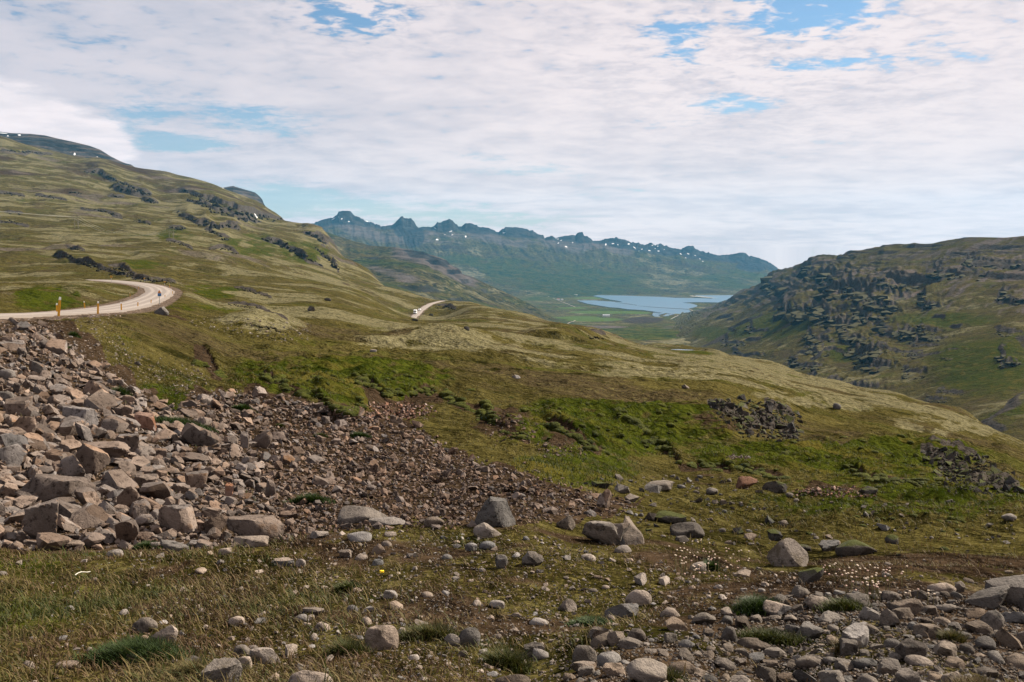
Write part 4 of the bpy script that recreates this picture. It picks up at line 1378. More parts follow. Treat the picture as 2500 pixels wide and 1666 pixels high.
def road(name, line, half, nx=9):
    Pn = line
    tg = np.gradient(Pn, axis=0)
    nrm = np.stack([tg[:, 1], -tg[:, 0]], -1)
    nrm /= np.linalg.norm(nrm, axis=1, keepdims=True)
    xs = np.linspace(-1, 1, nx)
    jit = 0.35 * np.stack([perlin(np.arange(len(Pn)) / 9.0, np.zeros(len(Pn)), 31), perlin(np.arange(len(Pn)) / 9.0, np.zeros(len(Pn)), 32)], -1)
    V, cc = [], []
    for x_ in xs:
        wd = half + (jit[:, 0] if x_ < 0 else jit[:, 1])
        p = Pn.copy()
        p[:, :2] += nrm * (x_ * wd)[:, None]
        p[:, 2] += 0.10 - 0.10 * x_ * x_ - (0.22 if abs(x_) == 1 else 0)
        V.append(p)
        cc.append(np.full(len(Pn), (x_ + 1) / 2))
    V = np.stack(V, 1).reshape(-1, 3)
    cc = np.stack(cc, 1).reshape(-1)
    fc = grid_faces(len(Pn), nx)
    me = mesh_np(name, V, fc, M_ROAD)
    add_attr(me, 'across', np.stack([cc, cc, cc, cc], -1))
    return tag(link(name, me), kind='structure')


road('road', ROAD_NEAR, 3.5)
road('road', ROAD_FAR, 3.3)


# ------------------------------------------------------------------ stone materials and shapes
def stone_material(name, dark, mid_, light, stain, moss_amt=0.0, sc=1.0, grey=0.5, moss_col=(0.045, 0.050, 0.014)):
    m = bpy.data.materials.new(name)
    m.use_nodes = True
    t = NT(m.node_tree)
    geo = t.n('ShaderNodeNewGeometry')
    info = t.n('ShaderNodeObjectInfo')
    pos = geo.outputs['Position']
    r = t.math('FRACT', t.math('ADD', geo.outputs['Random Per Island'], t.math('MULTIPLY', info.outputs['Random'], 7.31)))
    n1_ = t.noise(pos, 2.2 * sc, 5, 0.65)
    n2_ = t.noise(pos, 14.0 * sc, 6, 0.72)
    n3_ = t.noise(pos, 70.0 * sc, 4, 0.7)
    col = t.mix(t.step(n1_, 0.34, 0.66), mid_, light)
    col = t.mix(t.step(n2_, 0.50, 0.34), col, dark)
    col = t.mix(t.math('MULTIPLY', t.step(n3_, 0.55, 0.75), 0.6), col, light)
    col = t.mix(t.step(t.math('ADD', n1_, t.math('MULTIPLY', n2_, 0.5)), 0.86, 0.98), col, stain)
    hue = t.n('ShaderNodeHueSaturation')
    t.l(col, hue.inputs['Color'])
    t.l(t.math('ADD', 1.0 - grey * 0.75, t.math('MULTIPLY', t.math('FRACT', t.math('MULTIPLY', r, 29.0)), grey * 1.15)), hue.inputs['Saturation'])
    col = hue.outputs[0]
    k = t.math('ADD', t.math('MULTIPLY', r, 0.64), 0.49)
    kc = t.n('ShaderNodeCombineXYZ')
    warm = t.math('ADD', t.math('MULTIPLY', t.math('FRACT', t.math('MULTIPLY', r, 17.0)), 0.16), 0.92)
    t.l(t.math('MULTIPLY', k, warm), kc.inputs[0])
    t.l(k, kc.inputs[1])
    t.l(t.math('DIVIDE', k, warm), kc.inputs[2])
    col = t.mix(1.0, col, kc.outputs[0], 'MULTIPLY')
    if moss_amt:
        sx = t.n('ShaderNodeSeparateXYZ')
        t.l(geo.outputs['Normal'], sx.inputs[0])
        mm = t.math('ADD', t.math('MULTIPLY', sx.outputs[2], 0.4), t.math('MULTIPLY', n1_, 0.8))
        col = t.mix(t.step(mm, 0.80 - moss_amt * 0.3, 0.92 - moss_amt * 0.3), col, moss_col)
    bs = t.n('ShaderNodeBsdfPrincipled')
    t.l(col, bs.inputs['Base Color'])
    bs.inputs['Roughness'].default_value = 0.9
    bs.inputs['Specular IOR Level'].default_value = 0.06
    bp = t.n('ShaderNodeBump')
    bp.inputs['Strength'].default_value = 0.85
    bp.inputs['Distance'].default_value = 0.03 / sc
    t.l(t.math('ADD', n2_, t.math('MULTIPLY', n3_, 0.3)), bp.inputs['Height'])
    t.l(bp.outputs[0], bs.inputs['Normal'])
    o = t.n('ShaderNodeOutputMaterial')
    t.l(bs.outputs[0], o.inputs[0])
    return m


M_SCREE = stone_material('broken brown basalt', (0.045, 0.031, 0.024), (0.122, 0.090, 0.070), (0.195, 0.150, 0.122), (0.150, 0.092, 0.055))
M_REDROCK = stone_material('rusty basalt', (0.080, 0.045, 0.030), (0.190, 0.110, 0.078), (0.260, 0.160, 0.120), (0.22, 0.11, 0.06))
M_GREY = stone_material('grey boulder stone', (0.038, 0.033, 0.028), (0.098, 0.083, 0.070), (0.170, 0.146, 0.125), (0.085, 0.068, 0.045))
M_PALE = stone_material('pale weathered stone', (0.075, 0.062, 0.050), (0.175, 0.143, 0.118), (0.255, 0.213, 0.180), (0.15, 0.115, 0.08))
M_DARK = stone_material('dark mossy stone', (0.020, 0.018, 0.016), (0.055, 0.048, 0.042), (0.110, 0.098, 0.085), (0.07, 0.06, 0.035), 0.5)
M_COB = stone_material('river cobbles', (0.036, 0.029, 0.023), (0.100, 0.082, 0.066), (0.180, 0.150, 0.124), (0.115, 0.083, 0.055))
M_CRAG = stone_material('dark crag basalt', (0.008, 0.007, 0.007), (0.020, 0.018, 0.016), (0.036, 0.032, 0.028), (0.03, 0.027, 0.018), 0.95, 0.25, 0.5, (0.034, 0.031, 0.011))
M_SCREE2 = stone_material('rusty rubble', (0.036, 0.024, 0.017), (0.102, 0.070, 0.052), (0.172, 0.125, 0.098), (0.14, 0.08, 0.05))
M_OUT = stone_material('outcrop basalt', (0.013, 0.012, 0.011), (0.036, 0.031, 0.028), (0.090, 0.079, 0.070), (0.06, 0.05, 0.03), 0.55, 0.5)


def ico_np(sub):
    bm = bmesh.new()
    bmesh.ops.create_icosphere(bm, subdivisions=sub, radius=1)
    V = np.array([v_.co for v_ in bm.verts])
    Fc = np.array([[v_.index for v_ in f.verts] for f in bm.faces])
    bm.free()
    return V, Fc


ICO = {k: ico_np(k) for k in (1, 2, 3, 4)}


def noise3(V, sc, seed):
    a = perlin(V[:, 0] * sc + seed, V[:, 1] * sc + 1.7 * seed, seed)
    b = perlin(V[:, 1] * sc - seed, V[:, 2] * sc + 0.7 * seed, seed + 1)
    c = perlin(V[:, 2] * sc + 2 * seed, V[:, 0] * sc - seed, seed + 2)
    return (a + b + c) / 3


def rock_np(seed, kind='angular', sub=3):
    """unit stone: half width about 1 in x, y and z, resting flat side down"""
    rr = np.random.default_rng(seed)
    V, Fc = ICO[sub]
    n = V.copy()
    if kind in ('angular', 'slab', 'pyramid', 'block', 'split'):
        k = {'angular': 9, 'slab': 8, 'pyramid': 13, 'block': 9, 'split': 12}[kind]
        pn = rr.normal(size=(k, 3))
        pn /= np.linalg.norm(pn, axis=1, keepdims=True)
        ph = rr.uniform(0.42, 0.88, k)
        if kind == 'block':
            ax = np.concatenate([np.eye(3), -np.eye(3)]) + rr.normal(size=(6, 3)) * 0.16
            pn = np.concatenate([pn[:4], ax / np.linalg.norm(ax, axis=1, keepdims=True)])
            ph = np.concatenate([ph[:4] * 0.3 + 0.85, rr.uniform(0.62, 0.80, 6)])
        if kind == 'slab':
            up_ = np.array([[0, 0, 1.0], [0.25, -0.1, 1], [0, 0, -1]]) + rr.normal(size=(3, 3)) * 0.12
            pn = np.concatenate([pn, up_ / np.linalg.norm(up_, axis=1, keepdims=True)])
            ph = np.concatenate([ph + 0.15, [0.5, 0.6, 0.6]])
        dt = n @ pn.T
        r = np.min(np.where(dt > 0.05, ph / np.maximum(dt, 0.05), 9.0), axis=1)
        r = np.minimum(r, 1.35)
        V = n * r[:, None]
        V = V * (1 + 0.07 * noise3(n, 2.2, seed % 97 + 3)[:, None] + (0.022 * noise3(n, 7.0, seed % 89 + 5)[:, None] if sub >= 3 else 0))
        if kind == 'pyramid':
            zc = (V[:, 2] - V[:, 2].min()) / np.ptp(V[:, 2])
            ax_, ay_ = rr.uniform(-0.35, 0.35), rr.uniform(0.0, 0.35)
            tp = 1 - 0.66 * zc ** 1.15
            V[:, 0] = V[:, 0] * tp + ax_ * zc
            V[:, 1] = V[:, 1] * tp + ay_ * zc
        if kind == 'split':
            V[:, 2] -= 0.28 * np.exp(-((V[:, 0] - 0.1 + 0.2 * V[:, 1]) / 0.09) ** 2) * (V[:, 2] > 0)
    else:
        ex = rr.uniform(2.1, 2.9)
        r = (np.abs(n) ** ex).sum(1) ** (-1 / ex)
        V = n * r[:, None]
        V = V * (1 + 0.22 * noise3(n, 0.9, seed % 97 + 3)[:, None] + 0.08 * noise3(n, 2.4, seed % 91 + 7)[:, None] + (0.02 * noise3(n, 7, 5)[:, None] if sub >= 3 else 0))
        pn = rr.normal(size=(5, 3))
        pn /= np.linalg.norm(pn, axis=1, keepdims=True)
        dt = V @ pn.T
        for j_ in range(5):
            lim = rr.uniform(0.66, 0.92)
            over = np.maximum(dt[:, j_] - lim, 0)
            V = V - over[:, None] * 0.85 * pn[j_]
        if kind == 'long':
            V[:, 0] *= 1 + 0.25 * V[:, 0]
    lo_, hi_ = V.min(0), V.max(0)
    V = (V - (lo_ + hi_) / 2) / ((hi_ - lo_) / 2)
    return V, Fc


def hull_np(seed, npts=13):
    rr = np.random.default_rng(seed)
    p = rr.uniform(-1, 1, (npts, 3))
    p /= (np.abs(p) ** 3).sum(1, keepdims=True) ** (1 / 3)
    bm = bmesh.new()
    vs = [bm.verts.new(c) for c in p]
    bmesh.ops.convex_hull(bm, input=vs)
    bmesh.ops.delete(bm, geom=[v_ for v_ in bm.verts if not v_.link_faces], context='VERTS')
    bmesh.ops.recalc_face_normals(bm, faces=bm.faces)
    bm.verts.index_update()
    V = np.array([v_.co for v_ in bm.verts])
    Fc = np.array([[v_.index for v_ in f.verts] for f in bm.faces])
    bm.free()
    lo_, hi_ = V.min(0), V.max(0)
    V = (V - (lo_ + hi_) / 2) / ((hi_ - lo_) / 2)
    return V, Fc


def rock_mesh(name, VF, mat, smooth, sharp=None):
    me = mesh_np(name, VF[0], VF[1], mat, smooth)
    if smooth and sharp:
        me.set_sharp_from_angle(angle=math.radians(sharp))
    return me


HULLS = [hull_np(900 + i, 8 + i % 5) for i in range(20)]
CHUNKS = [rock_np(40 + i, ('angular', 'block', 'slab', 'angular', 'split', 'slab')[i % 6], 3) for i in range(9)]
ROUND = [rock_np(140 + i, 'round', 2) for i in range(10)]
ROUND1 = [rock_np(240 + i, 'round', 1) for i in range(8)]
CH_ME = [rock_mesh('broken_rock', c, M_SCREE, True, 24) for c in CHUNKS]
HU_ME = [rock_mesh('broken_rock', c, M_SCREE, False) for c in HULLS]
RO_ME = {m_.name: [rock_mesh('stone', c, m_, True) for c in ROUND] for m_ in (M_COB, M_PALE, M_GREY)}
HP_ME = {m_.name: [rock_mesh('stone', c, m_, False) for c in HULLS[:10]] for m_ in (M_PALE, M_GREY, M_DARK, M_OUT)}
taken = []          # (u, v, ru, rv) photo ellipses already occupied by placed boulders


def is_free(u, v, grow=1.0):
    for (a, b, c, d) in taken:
        if ((u - a) / (c * grow)) ** 2 + ((v - b) / (d * grow)) ** 2 < 1:
            return False
    return True


# ------------------------------------------------------------------ boulders placed one by one: u, foot row v, width, height in photo pixels
BOULDERS = [
    # name, kind, material, u, v, w, h, turn, label
    ('slab_rock', 'slab', 'S', 142, 1222, 175, 60, 0.3, 'broad flat grey slab half buried in rubble at the left edge of the scree'),
    ('slab_rock', 'block', 'S', 108, 1326, 82, 98, 0.2, 'tall brown slab with a clean upright face at the left foot of the scree'),
    ('boulder', 'angular', 'S', 315, 1244, 60, 54, 0.5, 'squat block with a shaded front face in the lower left scree'),
    ('slab_rock', 'slab', 'S', 434, 1301, 98, 62, 0.2, 'large pale sloping slab at the foot of the scree beside a dark gap'),
    ('boulder', 'angular', 'S', 527, 1309, 66, 50, 0.4, 'angular block with a bright right side next to a gap at the scree foot'),
    ('boulder', 'slab', 'S', 626, 1316, 145, 62, 0.1, 'wide low brown boulder at the right end of the big scree blocks by the grass'),
    ('slab_rock', 'slab', 'S', 226, 1160, 86, 74, -0.5, 'long slab tilted downhill in the middle of the left scree'),
    ('boulder', 'block', 'S', 312, 1108, 56, 46, 0.6, 'block with a black shaded left face and lit top in the upper left scree'),
    ('boulder', 'angular', 'S', 180, 1169, 68, 54, 0.2, 'chunky brown rock above the broad grey slab in the left scree'),
    ('boulder', 'block', 'S', 394, 1121, 28, 25, 0.3, 'small cube shaped rock standing alone in the middle of the scree'),
    ('upright_rock', 'block', 'S', 598, 1094, 20, 38, 0.1, 'narrow upright rock standing left of the big pointed rock in the upper scree'),
    ('upright_rock', 'angular', 'S', 638, 1094, 54, 40, 0.9, 'big pointed rock with a black left side in the upper scree'),
    ('boulder', 'block', 'R', 356, 1048, 58, 40, 0.2, 'reddish cracked block at the upper edge of the left scree beside green grass'),
    ('boulder', 'block', 'S', 312, 1016, 32, 24, 0.5, 'dark fronted block just above the reddish cracked block'),
    ('boulder', 'round', 'P', 14, 985, 44, 30, 0, 'pale rounded boulder cut by the left edge of the picture, midway up the scree'),
    ('boulder', 'round', 'P', 16, 930, 42, 28, 0, 'pale rounded boulder cut by the left edge of the picture, high on the scree'),
    ('upright_rock', 'block', 'R', 561, 1217, 24, 36, 0.1, 'upright brown stub of rock in the lower scree with a dark left side'),
    ('upright_rock', 'slab', 'S', 661, 1213, 32, 42, -0.7, 'thin pale slab leaning to the right in the lower scree'),
    ('slab_rock', 'slab', 'S', 310, 1327, 60, 54, 0.4, 'grey triangular slab at the foot of the scree touching the grass'),
    ('boulder', 'angular', 'S', 352, 1288, 50, 30, 0.1, 'wedge of pinkish rock resting on the lower left scree above the triangular slab'),
    ('slab_rock', 'slab', 'S', 194, 1046, 80, 52, -0.3, 'pale smooth sloping slab high in the left scree'),
    ('slab_rock', 'slab', 'S', 265, 1120, 120, 44, -0.4, 'long dark edged slab lying across the middle of the left scree'),
    ('boulder', 'angular', 'S', 60, 1060, 56, 44, 0.3, 'brown angular rock near the left edge above the broad grey slab'),
    ('boulder', 'block', 'S', 480, 1192, 56, 40, 0.8, 'brown cracked block in the centre of the lower scree'),
    ('boulder', 'long', 'G', 887, 1276, 128, 44, 0, 'long low dark boulder lying where the scree ends above the gravel'),
    ('flat_stone', 'slab', 'P', 945, 1283, 94, 18, 0, 'flat pale rock lying just below the long dark boulder'),
    ('boulder', 'pyramid', 'G', 1208, 1288, 112, 74, 0.5, 'tall brown boulder with a ridge sloping down to the right, middle of the picture'),
    ('boulder', 'round', 'G', 1060, 1287, 52, 24, 0, 'low rounded boulder between the long dark boulder and the ridged boulder'),
    ('boulder', 'angular', 'P', 1191, 1313, 76, 34, 0.3, 'knobbly pale boulder lying below the ridged boulder'),
    ('boulder', 'pyramid', 'G', 1381, 1293, 50, 34, 0.4, 'small pyramid shaped boulder left of the big two peaked boulder'),
    ('boulder', 'split', 'G', 1480, 1330, 130, 60, 0.2, 'big cracked grey boulder, the low left half of the two peaked pair'),
    ('boulder', 'pyramid', 'G', 1540, 1330, 88, 70, 0.7, 'sharp peaked grey boulder leaning on the big cracked boulder'),
    ('flat_stone', 'round', 'P', 878, 1323, 62, 26, 0, 'pale lumpy stone on brown soil below the scree'),
    ('flat_stone', 'slab', 'P', 780, 1315, 48, 18, 0.1, 'flat light grey stone at the left of the brown soil below the scree'),
    ('stone', 'angular', 'P', 923, 1353, 34, 24, 0.3, 'grey pointed stone below the pale lumpy stone on brown soil'),
    ('stone', 'block', 'P', 843, 1362, 32, 18, 0.1, 'pale box shaped stone on the dark soil left of the pointed stone'),
    ('stone', 'angular', 'G', 1301, 1382, 56, 32, 0.4, 'rugged grey stone in the centre right of the gravel flat'),
    ('stone', 'round', 'G', 1224, 1388, 32, 33, 0, 'upright rounded brown stone left of the rugged grey stone'),
    ('stone', 'round', 'P', 1150, 1345, 32, 22, 0, 'rounded pale stone, left one of two side by side in the gravel'),
    ('stone', 'round', 'G', 1190, 1343, 44, 24, 0, 'rounded grey stone, right one of two side by side in the gravel'),
    ('flat_stone', 'slab', 'P', 953, 1462, 38, 20, 0.2, 'pale flat stone in the brown turf right of the dandelion'),
    ('boulder', 'round', 'P', 932, 1587, 86, 62, 0.2, 'large smooth pinkish round boulder in the grass at the bottom centre'),
    ('stone', 'round', 'P', 736, 1520, 40, 20, 0, 'smooth pale oval stone in the gravel left of the pinkish boulder'),
    ('stone', 'slab', 'P', 765, 1506, 56, 22, 0.2, 'long pale stone lying just above the smooth oval stone'),
    ('boulder', 'round', 'G', 1146, 1579, 60, 48, 0.4, 'domed brown stone among grass in the bottom centre, right of the pinkish boulder'),
    ('stone', 'angular', 'P', 1104, 1578, 42, 28, 0.2, 'cracked pale stone leaning against the domed brown stone'),
    ('stone', 'round', 'P', 1213, 1486, 40, 21, 0, 'speckled pale stone lying alone on bare brown turf'),
    ('stone', 'pyramid', 'P', 1384, 1494, 52, 30, 0.3, 'wedge shaped pale stone above the green leafy cushion'),
    ('boulder', 'round', 'P', 1558, 1480, 68, 42, 0, 'smooth light grey egg shaped boulder in the lower right centre'),
    ('boulder', 'slab', 'P', 1518, 1508, 88, 38, 0.1, 'rough pitted flat boulder under the light grey egg shaped boulder'),
    ('stone', 'round', 'P', 1553, 1567, 48, 34, 0, 'smooth whitish round stone near the bottom right of the centre'),
    ('stone', 'angular', 'P', 1466, 1562, 66, 36, 0.4, 'angular white stone beside the green leafy cushion'),
    ('stone', 'angular', 'G', 1504, 1576, 48, 34, 0.2, 'triangular grey stone between the white angular stone and the whitish round stone'),
    ('boulder', 'round', 'G', 1428, 1622, 66, 52, 0.1, 'dark grey dome shaped boulder near the bottom edge'),
    ('stone', 'block', 'G', 1303, 1603, 52, 30, 0.3, 'square grey stone in the grass near the bottom edge'),
    ('flat_stone', 'slab', 'P', 1424, 1641, 70, 28, -0.1, 'flat angular stone lying in front of the dark grey dome'),
    ('boulder', 'round', 'G', 1580, 1668, 108, 60, 0.2, 'big dark rounded boulder at the bottom edge right of the centre'),
    ('boulder', 'round', 'G', 1252, 1690, 92, 48, 0, 'rounded grey boulder cut by the bottom edge of the picture'),
    ('boulder', 'round', 'P', 758, 1690, 122, 56, 0, 'large pale flat topped boulder cut by the bottom edge left of the centre'),
    ('boulder', 'block', 'G', 541, 1676, 98, 58, 0.1, 'square brown boulder with a dark top rim at the bottom edge on the left'),
    ('boulder', 'angular', 'P', 402, 1573, 68, 44, 0.4, 'pale angular boulder at the right end of the dark green grass clump'),
    ('boulder', 'round', 'G', 354, 1546, 64, 40, 0.2, 'brown rounded boulder just above the dark green grass clump'),
    ('stone', 'round', 'P', 578, 1529, 42, 25, 0, 'pale freckled stone on the brown turf, left of centre'),
    ('stone', 'round', 'P', 592, 1601, 44, 28, 0.2, 'cream coloured stone with a shaded front left of the flat pale boulder'),
    ('boulder', 'slab', 'P', 648, 1622, 80, 42, 0.3, 'flat pale boulder streaked with grass near the bottom left'),
    ('stone', 'round', 'P', 598, 1634, 38, 34, 0, 'upright oval pale stone above the square brown boulder'),
    ('flat_stone', 'long', 'P', 168, 1634, 66, 18, 0, 'long flat stone sunk in the grass at the bottom left'),
    ('stone', 'round', 'P', 281, 1361, 46, 22, 0, 'low rounded stone lying in grass below the scree on the left'),
    ('stone', 'slab', 'P', 694, 1383, 50, 20, 0.1, 'whitish flat stone, left of a white pair on the dark soil'),
    ('stone', 'round', 'P', 734, 1385, 26, 21, 0, 'whitish round stone, right of a white pair on the dark soil'),
    ('flat_stone', 'slab', 'P', 612, 1336, 92, 24, 0.1, 'broad pale flat rock at the right foot of the left scree'),
    ('flat_stone', 'slab', 'P', 172, 1341, 80, 20, 0.1, 'long pale rock at the foot of the left scree beside the upright slab'),
    ('flat_stone', 'slab', 'G', 428, 1348, 72, 32, 0.2, 'tilted grey slab sunk in the turf below the big pale slab'),
    ('stone', 'round', 'P', 550, 1356, 34, 20, 0, 'smooth white oval stone on the turf below the scree'),
    ('boulder', 'pyramid', 'G', 1925, 1384, 116, 70, 0.5, 'tall light grey pyramid boulder at the edge of the gravel on the right'),
    ('boulder', 'angular', 'D', 1978, 1422, 70, 36, 0.3, 'dark pointed rock just below the light grey pyramid boulder'),
    ('boulder', 'angular', 'G', 2412, 1486, 120, 50, 0.1, 'long grey boulder with a black shaded front at the right edge'),
    ('boulder', 'slab', 'G', 2480, 1478, 150, 70, -0.3, 'large sloping grey boulder cut by the right edge of the picture'),
    ('stone', 'long', 'P', 2300, 1448, 72, 28, 0.2, 'long pale stone tapering to the left in the turf at the right'),
    ('stone', 'round', 'P', 2343, 1446, 26, 28, 0, 'upright pale stone touching the end of the long tapering stone'),
    ('boulder', 'round', 'G', 2172, 1468, 48, 25, 0, 'rounded light grey stone at the upper edge of the cobbles'),
    ('boulder', 'angular', 'G', 2210, 1502, 84, 40, 0.2, 'brown boulder with a dark hollow under it at the upper edge of the cobbles'),
    ('boulder', 'angular', 'P', 1898, 1504, 76, 32, 0.2, 'pale faceted boulder beside the green grass tuft on the right'),
    ('boulder', 'round', 'G', 2421, 1539, 64, 52, 0.3, 'dark grey rounded boulder in the cobbles near the right edge'),
    ('boulder', 'angular', 'P', 2090, 1587, 82, 58, 0.5, 'five sided pale brown boulder in the middle of the cobbles'),
    ('boulder', 'angular', 'G', 2224, 1615, 80, 52, 0.1, 'blue grey angular boulder in the cobbles right of the five sided boulder'),
    ('boulder', 'angular', 'G', 2175, 1531, 58, 42, 0.7, 'steep sided grey block at the top of the cobbles'),
    ('boulder', 'long', 'G', 1841, 1586, 84, 32, 0.15, 'long dark stone lying along the left edge of the cobbles'),
    ('boulder', 'round', 'G', 1780, 1566, 40, 38, 0.2, 'tilted grey boulder left of the long dark stone'),
    ('boulder', 'round', 'G', 2500, 1575, 46, 38, 0, 'rounded boulder cut by the right edge among the cobbles'),
    ('mossy_boulder', 'round', 'D', 2088, 1356, 108, 42, 0.15, 'big black mossy hummock of rock in the grassy hollow on the right'),
    ('mossy_boulder', 'round', 'D', 2176, 1328, 34, 24, 0, 'small black mossy rock right of the big black hummock'),
    ('mossy_boulder', 'angular', 'D', 1890, 1321, 40, 28, 0.2, 'black pointed mossy rock behind the light grey pyramid boulder'),
    ('mossy_boulder', 'round', 'D', 1962, 1346, 36, 18, 0, 'low dark rock between the pyramid boulder and the big black hummock'),
    ('boulder', 'angular', 'G', 2024, 1346, 60, 28, 0.1, 'brown low rock touching the left end of the big black hummock'),
    ('boulder', 'pyramid', 'D', 2121, 1206, 46, 21, 0.4, 'lone dark boulder below the green bank in the hollow on the right'),
    ('boulder', 'angular', 'D', 1893, 1204, 66, 28, 0.2, 'dark brown boulder under the green bank, right of the rust coloured rocks'),
    ('boulder', 'angular', 'R', 1822, 1194, 56, 30, 0.4, 'rust coloured boulder under the green bank on the right'),
    ('boulder', 'round', 'G', 1610, 1197, 72, 26, 0, 'smooth oval grey boulder at the foot of the green slope'),
    ('boulder', 'split', 'S', 1476, 1240, 42, 42, 0.3, 'brown craggy boulder at the right tip of the scree'),
    ('boulder', 'slab', 'D', 1634, 1280, 84, 30, 0.1, 'dark flat topped rock in the grass right of the two peaked pair'),
    ('boulder', 'round', 'G', 1678, 1312, 88, 38, 0.1, 'grey lumpy boulder in front of the dark flat topped rock'),
    ('boulder', 'round', 'G', 2043, 999, 20, 15, 0, 'single rounded boulder on the pale moss slope on the right'),
    ('boulder', 'pyramid', 'D', 335, 892, 17, 10, 0.3, 'lone dark rock on the floor of the dry gully on the left'),
    ('boulder', 'round', 'D', 1013, 784, 17, 7, 0, 'dark rock beside the far road in front of the camper van'),
    ('boulder', 'round', 'D', 1139, 806, 15, 10, 0, 'dark boulder on the grassy slope right of the far road'),
    ('boulder', 'round', 'D', 1052, 771, 12, 6, 0, 'small dark rock in the grass just right of the far road'),
    ('boulder', 'round', 'D', 800, 735, 17, 9, 0, 'dark rock on the hillside left of the far road'),
    ('boulder', 'angular', 'D', 760, 760, 18, 12, 0, 'pale topped dark rock on the hillside below the left mountain'),
    ('flat_stone', 'slab', 'P', 911, 860, 18, 7, 0.2, 'pale flat stone alone on the green slope in the middle distance'),
    ('boulder', 'angular', 'P', 1260, 925, 22, 9, 0.2, 'light grey boulder alone on the mossy slope in the middle'),
    ('boulder', 'angular', 'G', 1674, 949, 22, 11, 0.2, 'grey boulder on the pale moss below the pond'),
    ('boulder', 'angular', 'G', 395, 769, 36, 20, 0.2, 'knot of pale rock in the grass below the warning sign'),
    ('boulder', 'angular', 'G', 588, 1, 0, 0, 0, ''),
]
MATS = {'S': M_SCREE, 'R': M_REDROCK, 'G': M_GREY, 'P': M_PALE, 'D': M_DARK}
CATS = {'slab_rock': 'rock', 'boulder': 'boulder', 'upright_rock': 'rock', 'flat_stone': 'stone', 'stone': 'stone', 'mossy_boulder': 'boulder'}
for i, (nm, kd, mk, u, v, w_, h_, rz, lab) in enumerate(BOULDERS):
    if not lab:
        continue
    p = hit(u, min(v, 1690))
    Wm = w_ * p[1] / F
    Hm = max(h_ * p[1] / F * 1.12 - 0.08 * Wm, 0.34 * h_ * p[1] / F)
    dep = Wm * (0.62 if kd not in ('long', 'slab') else 0.55)
    cx, cy = p[0] * (1 + 0.42 * dep / p[1]), p[1] + 0.42 * dep
    V, Fc = rock_np(3000 + i * 7, kd, 4 if w_ > 70 else 3)
    V = V * np.array([Wm / 2, dep / 2, Hm / 2 * 1.28])
    c_, s_ = math.cos(rz * 0.5), math.sin(rz * 0.5)
    if kd in ('angular', 'slab', 'block', 'split') and nm != 'upright_rock':
        # lean with the slope
        c2, s2 = math.cos(-0.18 * rz), math.sin(-0.18 * rz)
        V = V @ np.array([[c2, 0, -s2], [0, 1, 0], [s2, 0, c2]]).T
    V = V @ np.array([[c_, -s_, 0], [s_, c_, 0], [0, 0, 1]]).T
    gb = min(gz1(cx, cy), p[2] + 0.1 * Hm) if p[1] < 40 else gz1(cx, cy)
    z = gb + Hm / 2 * 1.28 - Hm * (0.36 if kd in ('round', 'long') else 0.26)
    me = rock_mesh(nm, (V, Fc), MATS[mk], True, None if kd in ('round', 'long') else 28)
    o = link(nm, me)
    o.location = (cx, cy, z)
    tag(o, lab, CATS[nm])
    taken.append((u, v - h_ * 0.4, w_ * 0.5, h_ * 0.55))


# ------------------------------------------------------------------ scattering
def tilt(V, rr, amt):
    e = rr.uniform(-amt, amt, 2)
    z_ = rr.uniform(0, 2 * math.pi)
    return np.array((Matrix.Rotation(z_, 3, 'Z') @ Matrix.Rotation(e[0], 3, 'X') @ Matrix.Rotation(e[1], 3, 'Y')))


def scatter(poly, n, size_fn, seed, keep_fn=None, gap=0.55, max_n=None):
    """stones at random photo positions inside poly; returns rows of (u, v, x, y, z, size m, size px), biggest first, thinned so they do not pile up"""
    rr = np.random.default_rng(seed)
    poly = np.array(poly, float)
    lo_, hi_ = poly.min(0), poly.max(0)
    U = rr.uniform(lo_[0], hi_[0], n * 3)
    V = rr.uniform(lo_[1], hi_[1], n * 3)
    ok = in_poly(U + rr.normal(0, 10, n * 3), V + rr.normal(0, 7, n * 3), poly)
    U, V = U[ok][:n], V[ok][:n]
    out_ = []
    for u, v in zip(U, V):
        if u < -330 or u > 2830 or v > 1700:
            continue
        px = size_fn(u, v, rr)
        if keep_fn and not keep_fn(u, v, rr):
            continue
        out_.append((px, u, v))
    out_.sort(reverse=True)
    cells = {}
    res = []
    for px, u, v in out_:
        if px > 9:
            if not is_free(u, v, 1.0):
                continue
            bad = False
            ku, kv = int(u // 60), int(v // 60)
            for a in (ku - 1, ku, ku + 1):
                for b in (kv - 1, kv, kv + 1):
                    for (u2, v2, p2) in cells.get((a, b), ()):
                        if abs(u - u2) < gap * (px + p2) / 2 and abs(v - v2) < gap * 0.62 * (px + p2) / 2:
                            bad = True
                            break
            if bad:
                continue
            cells.setdefault((ku, kv), []).append((u, v, px))
        p = hit(u, v)
        res.append((u, v, p[0], p[1], p[2], px * p[1] / F, px))
    return res


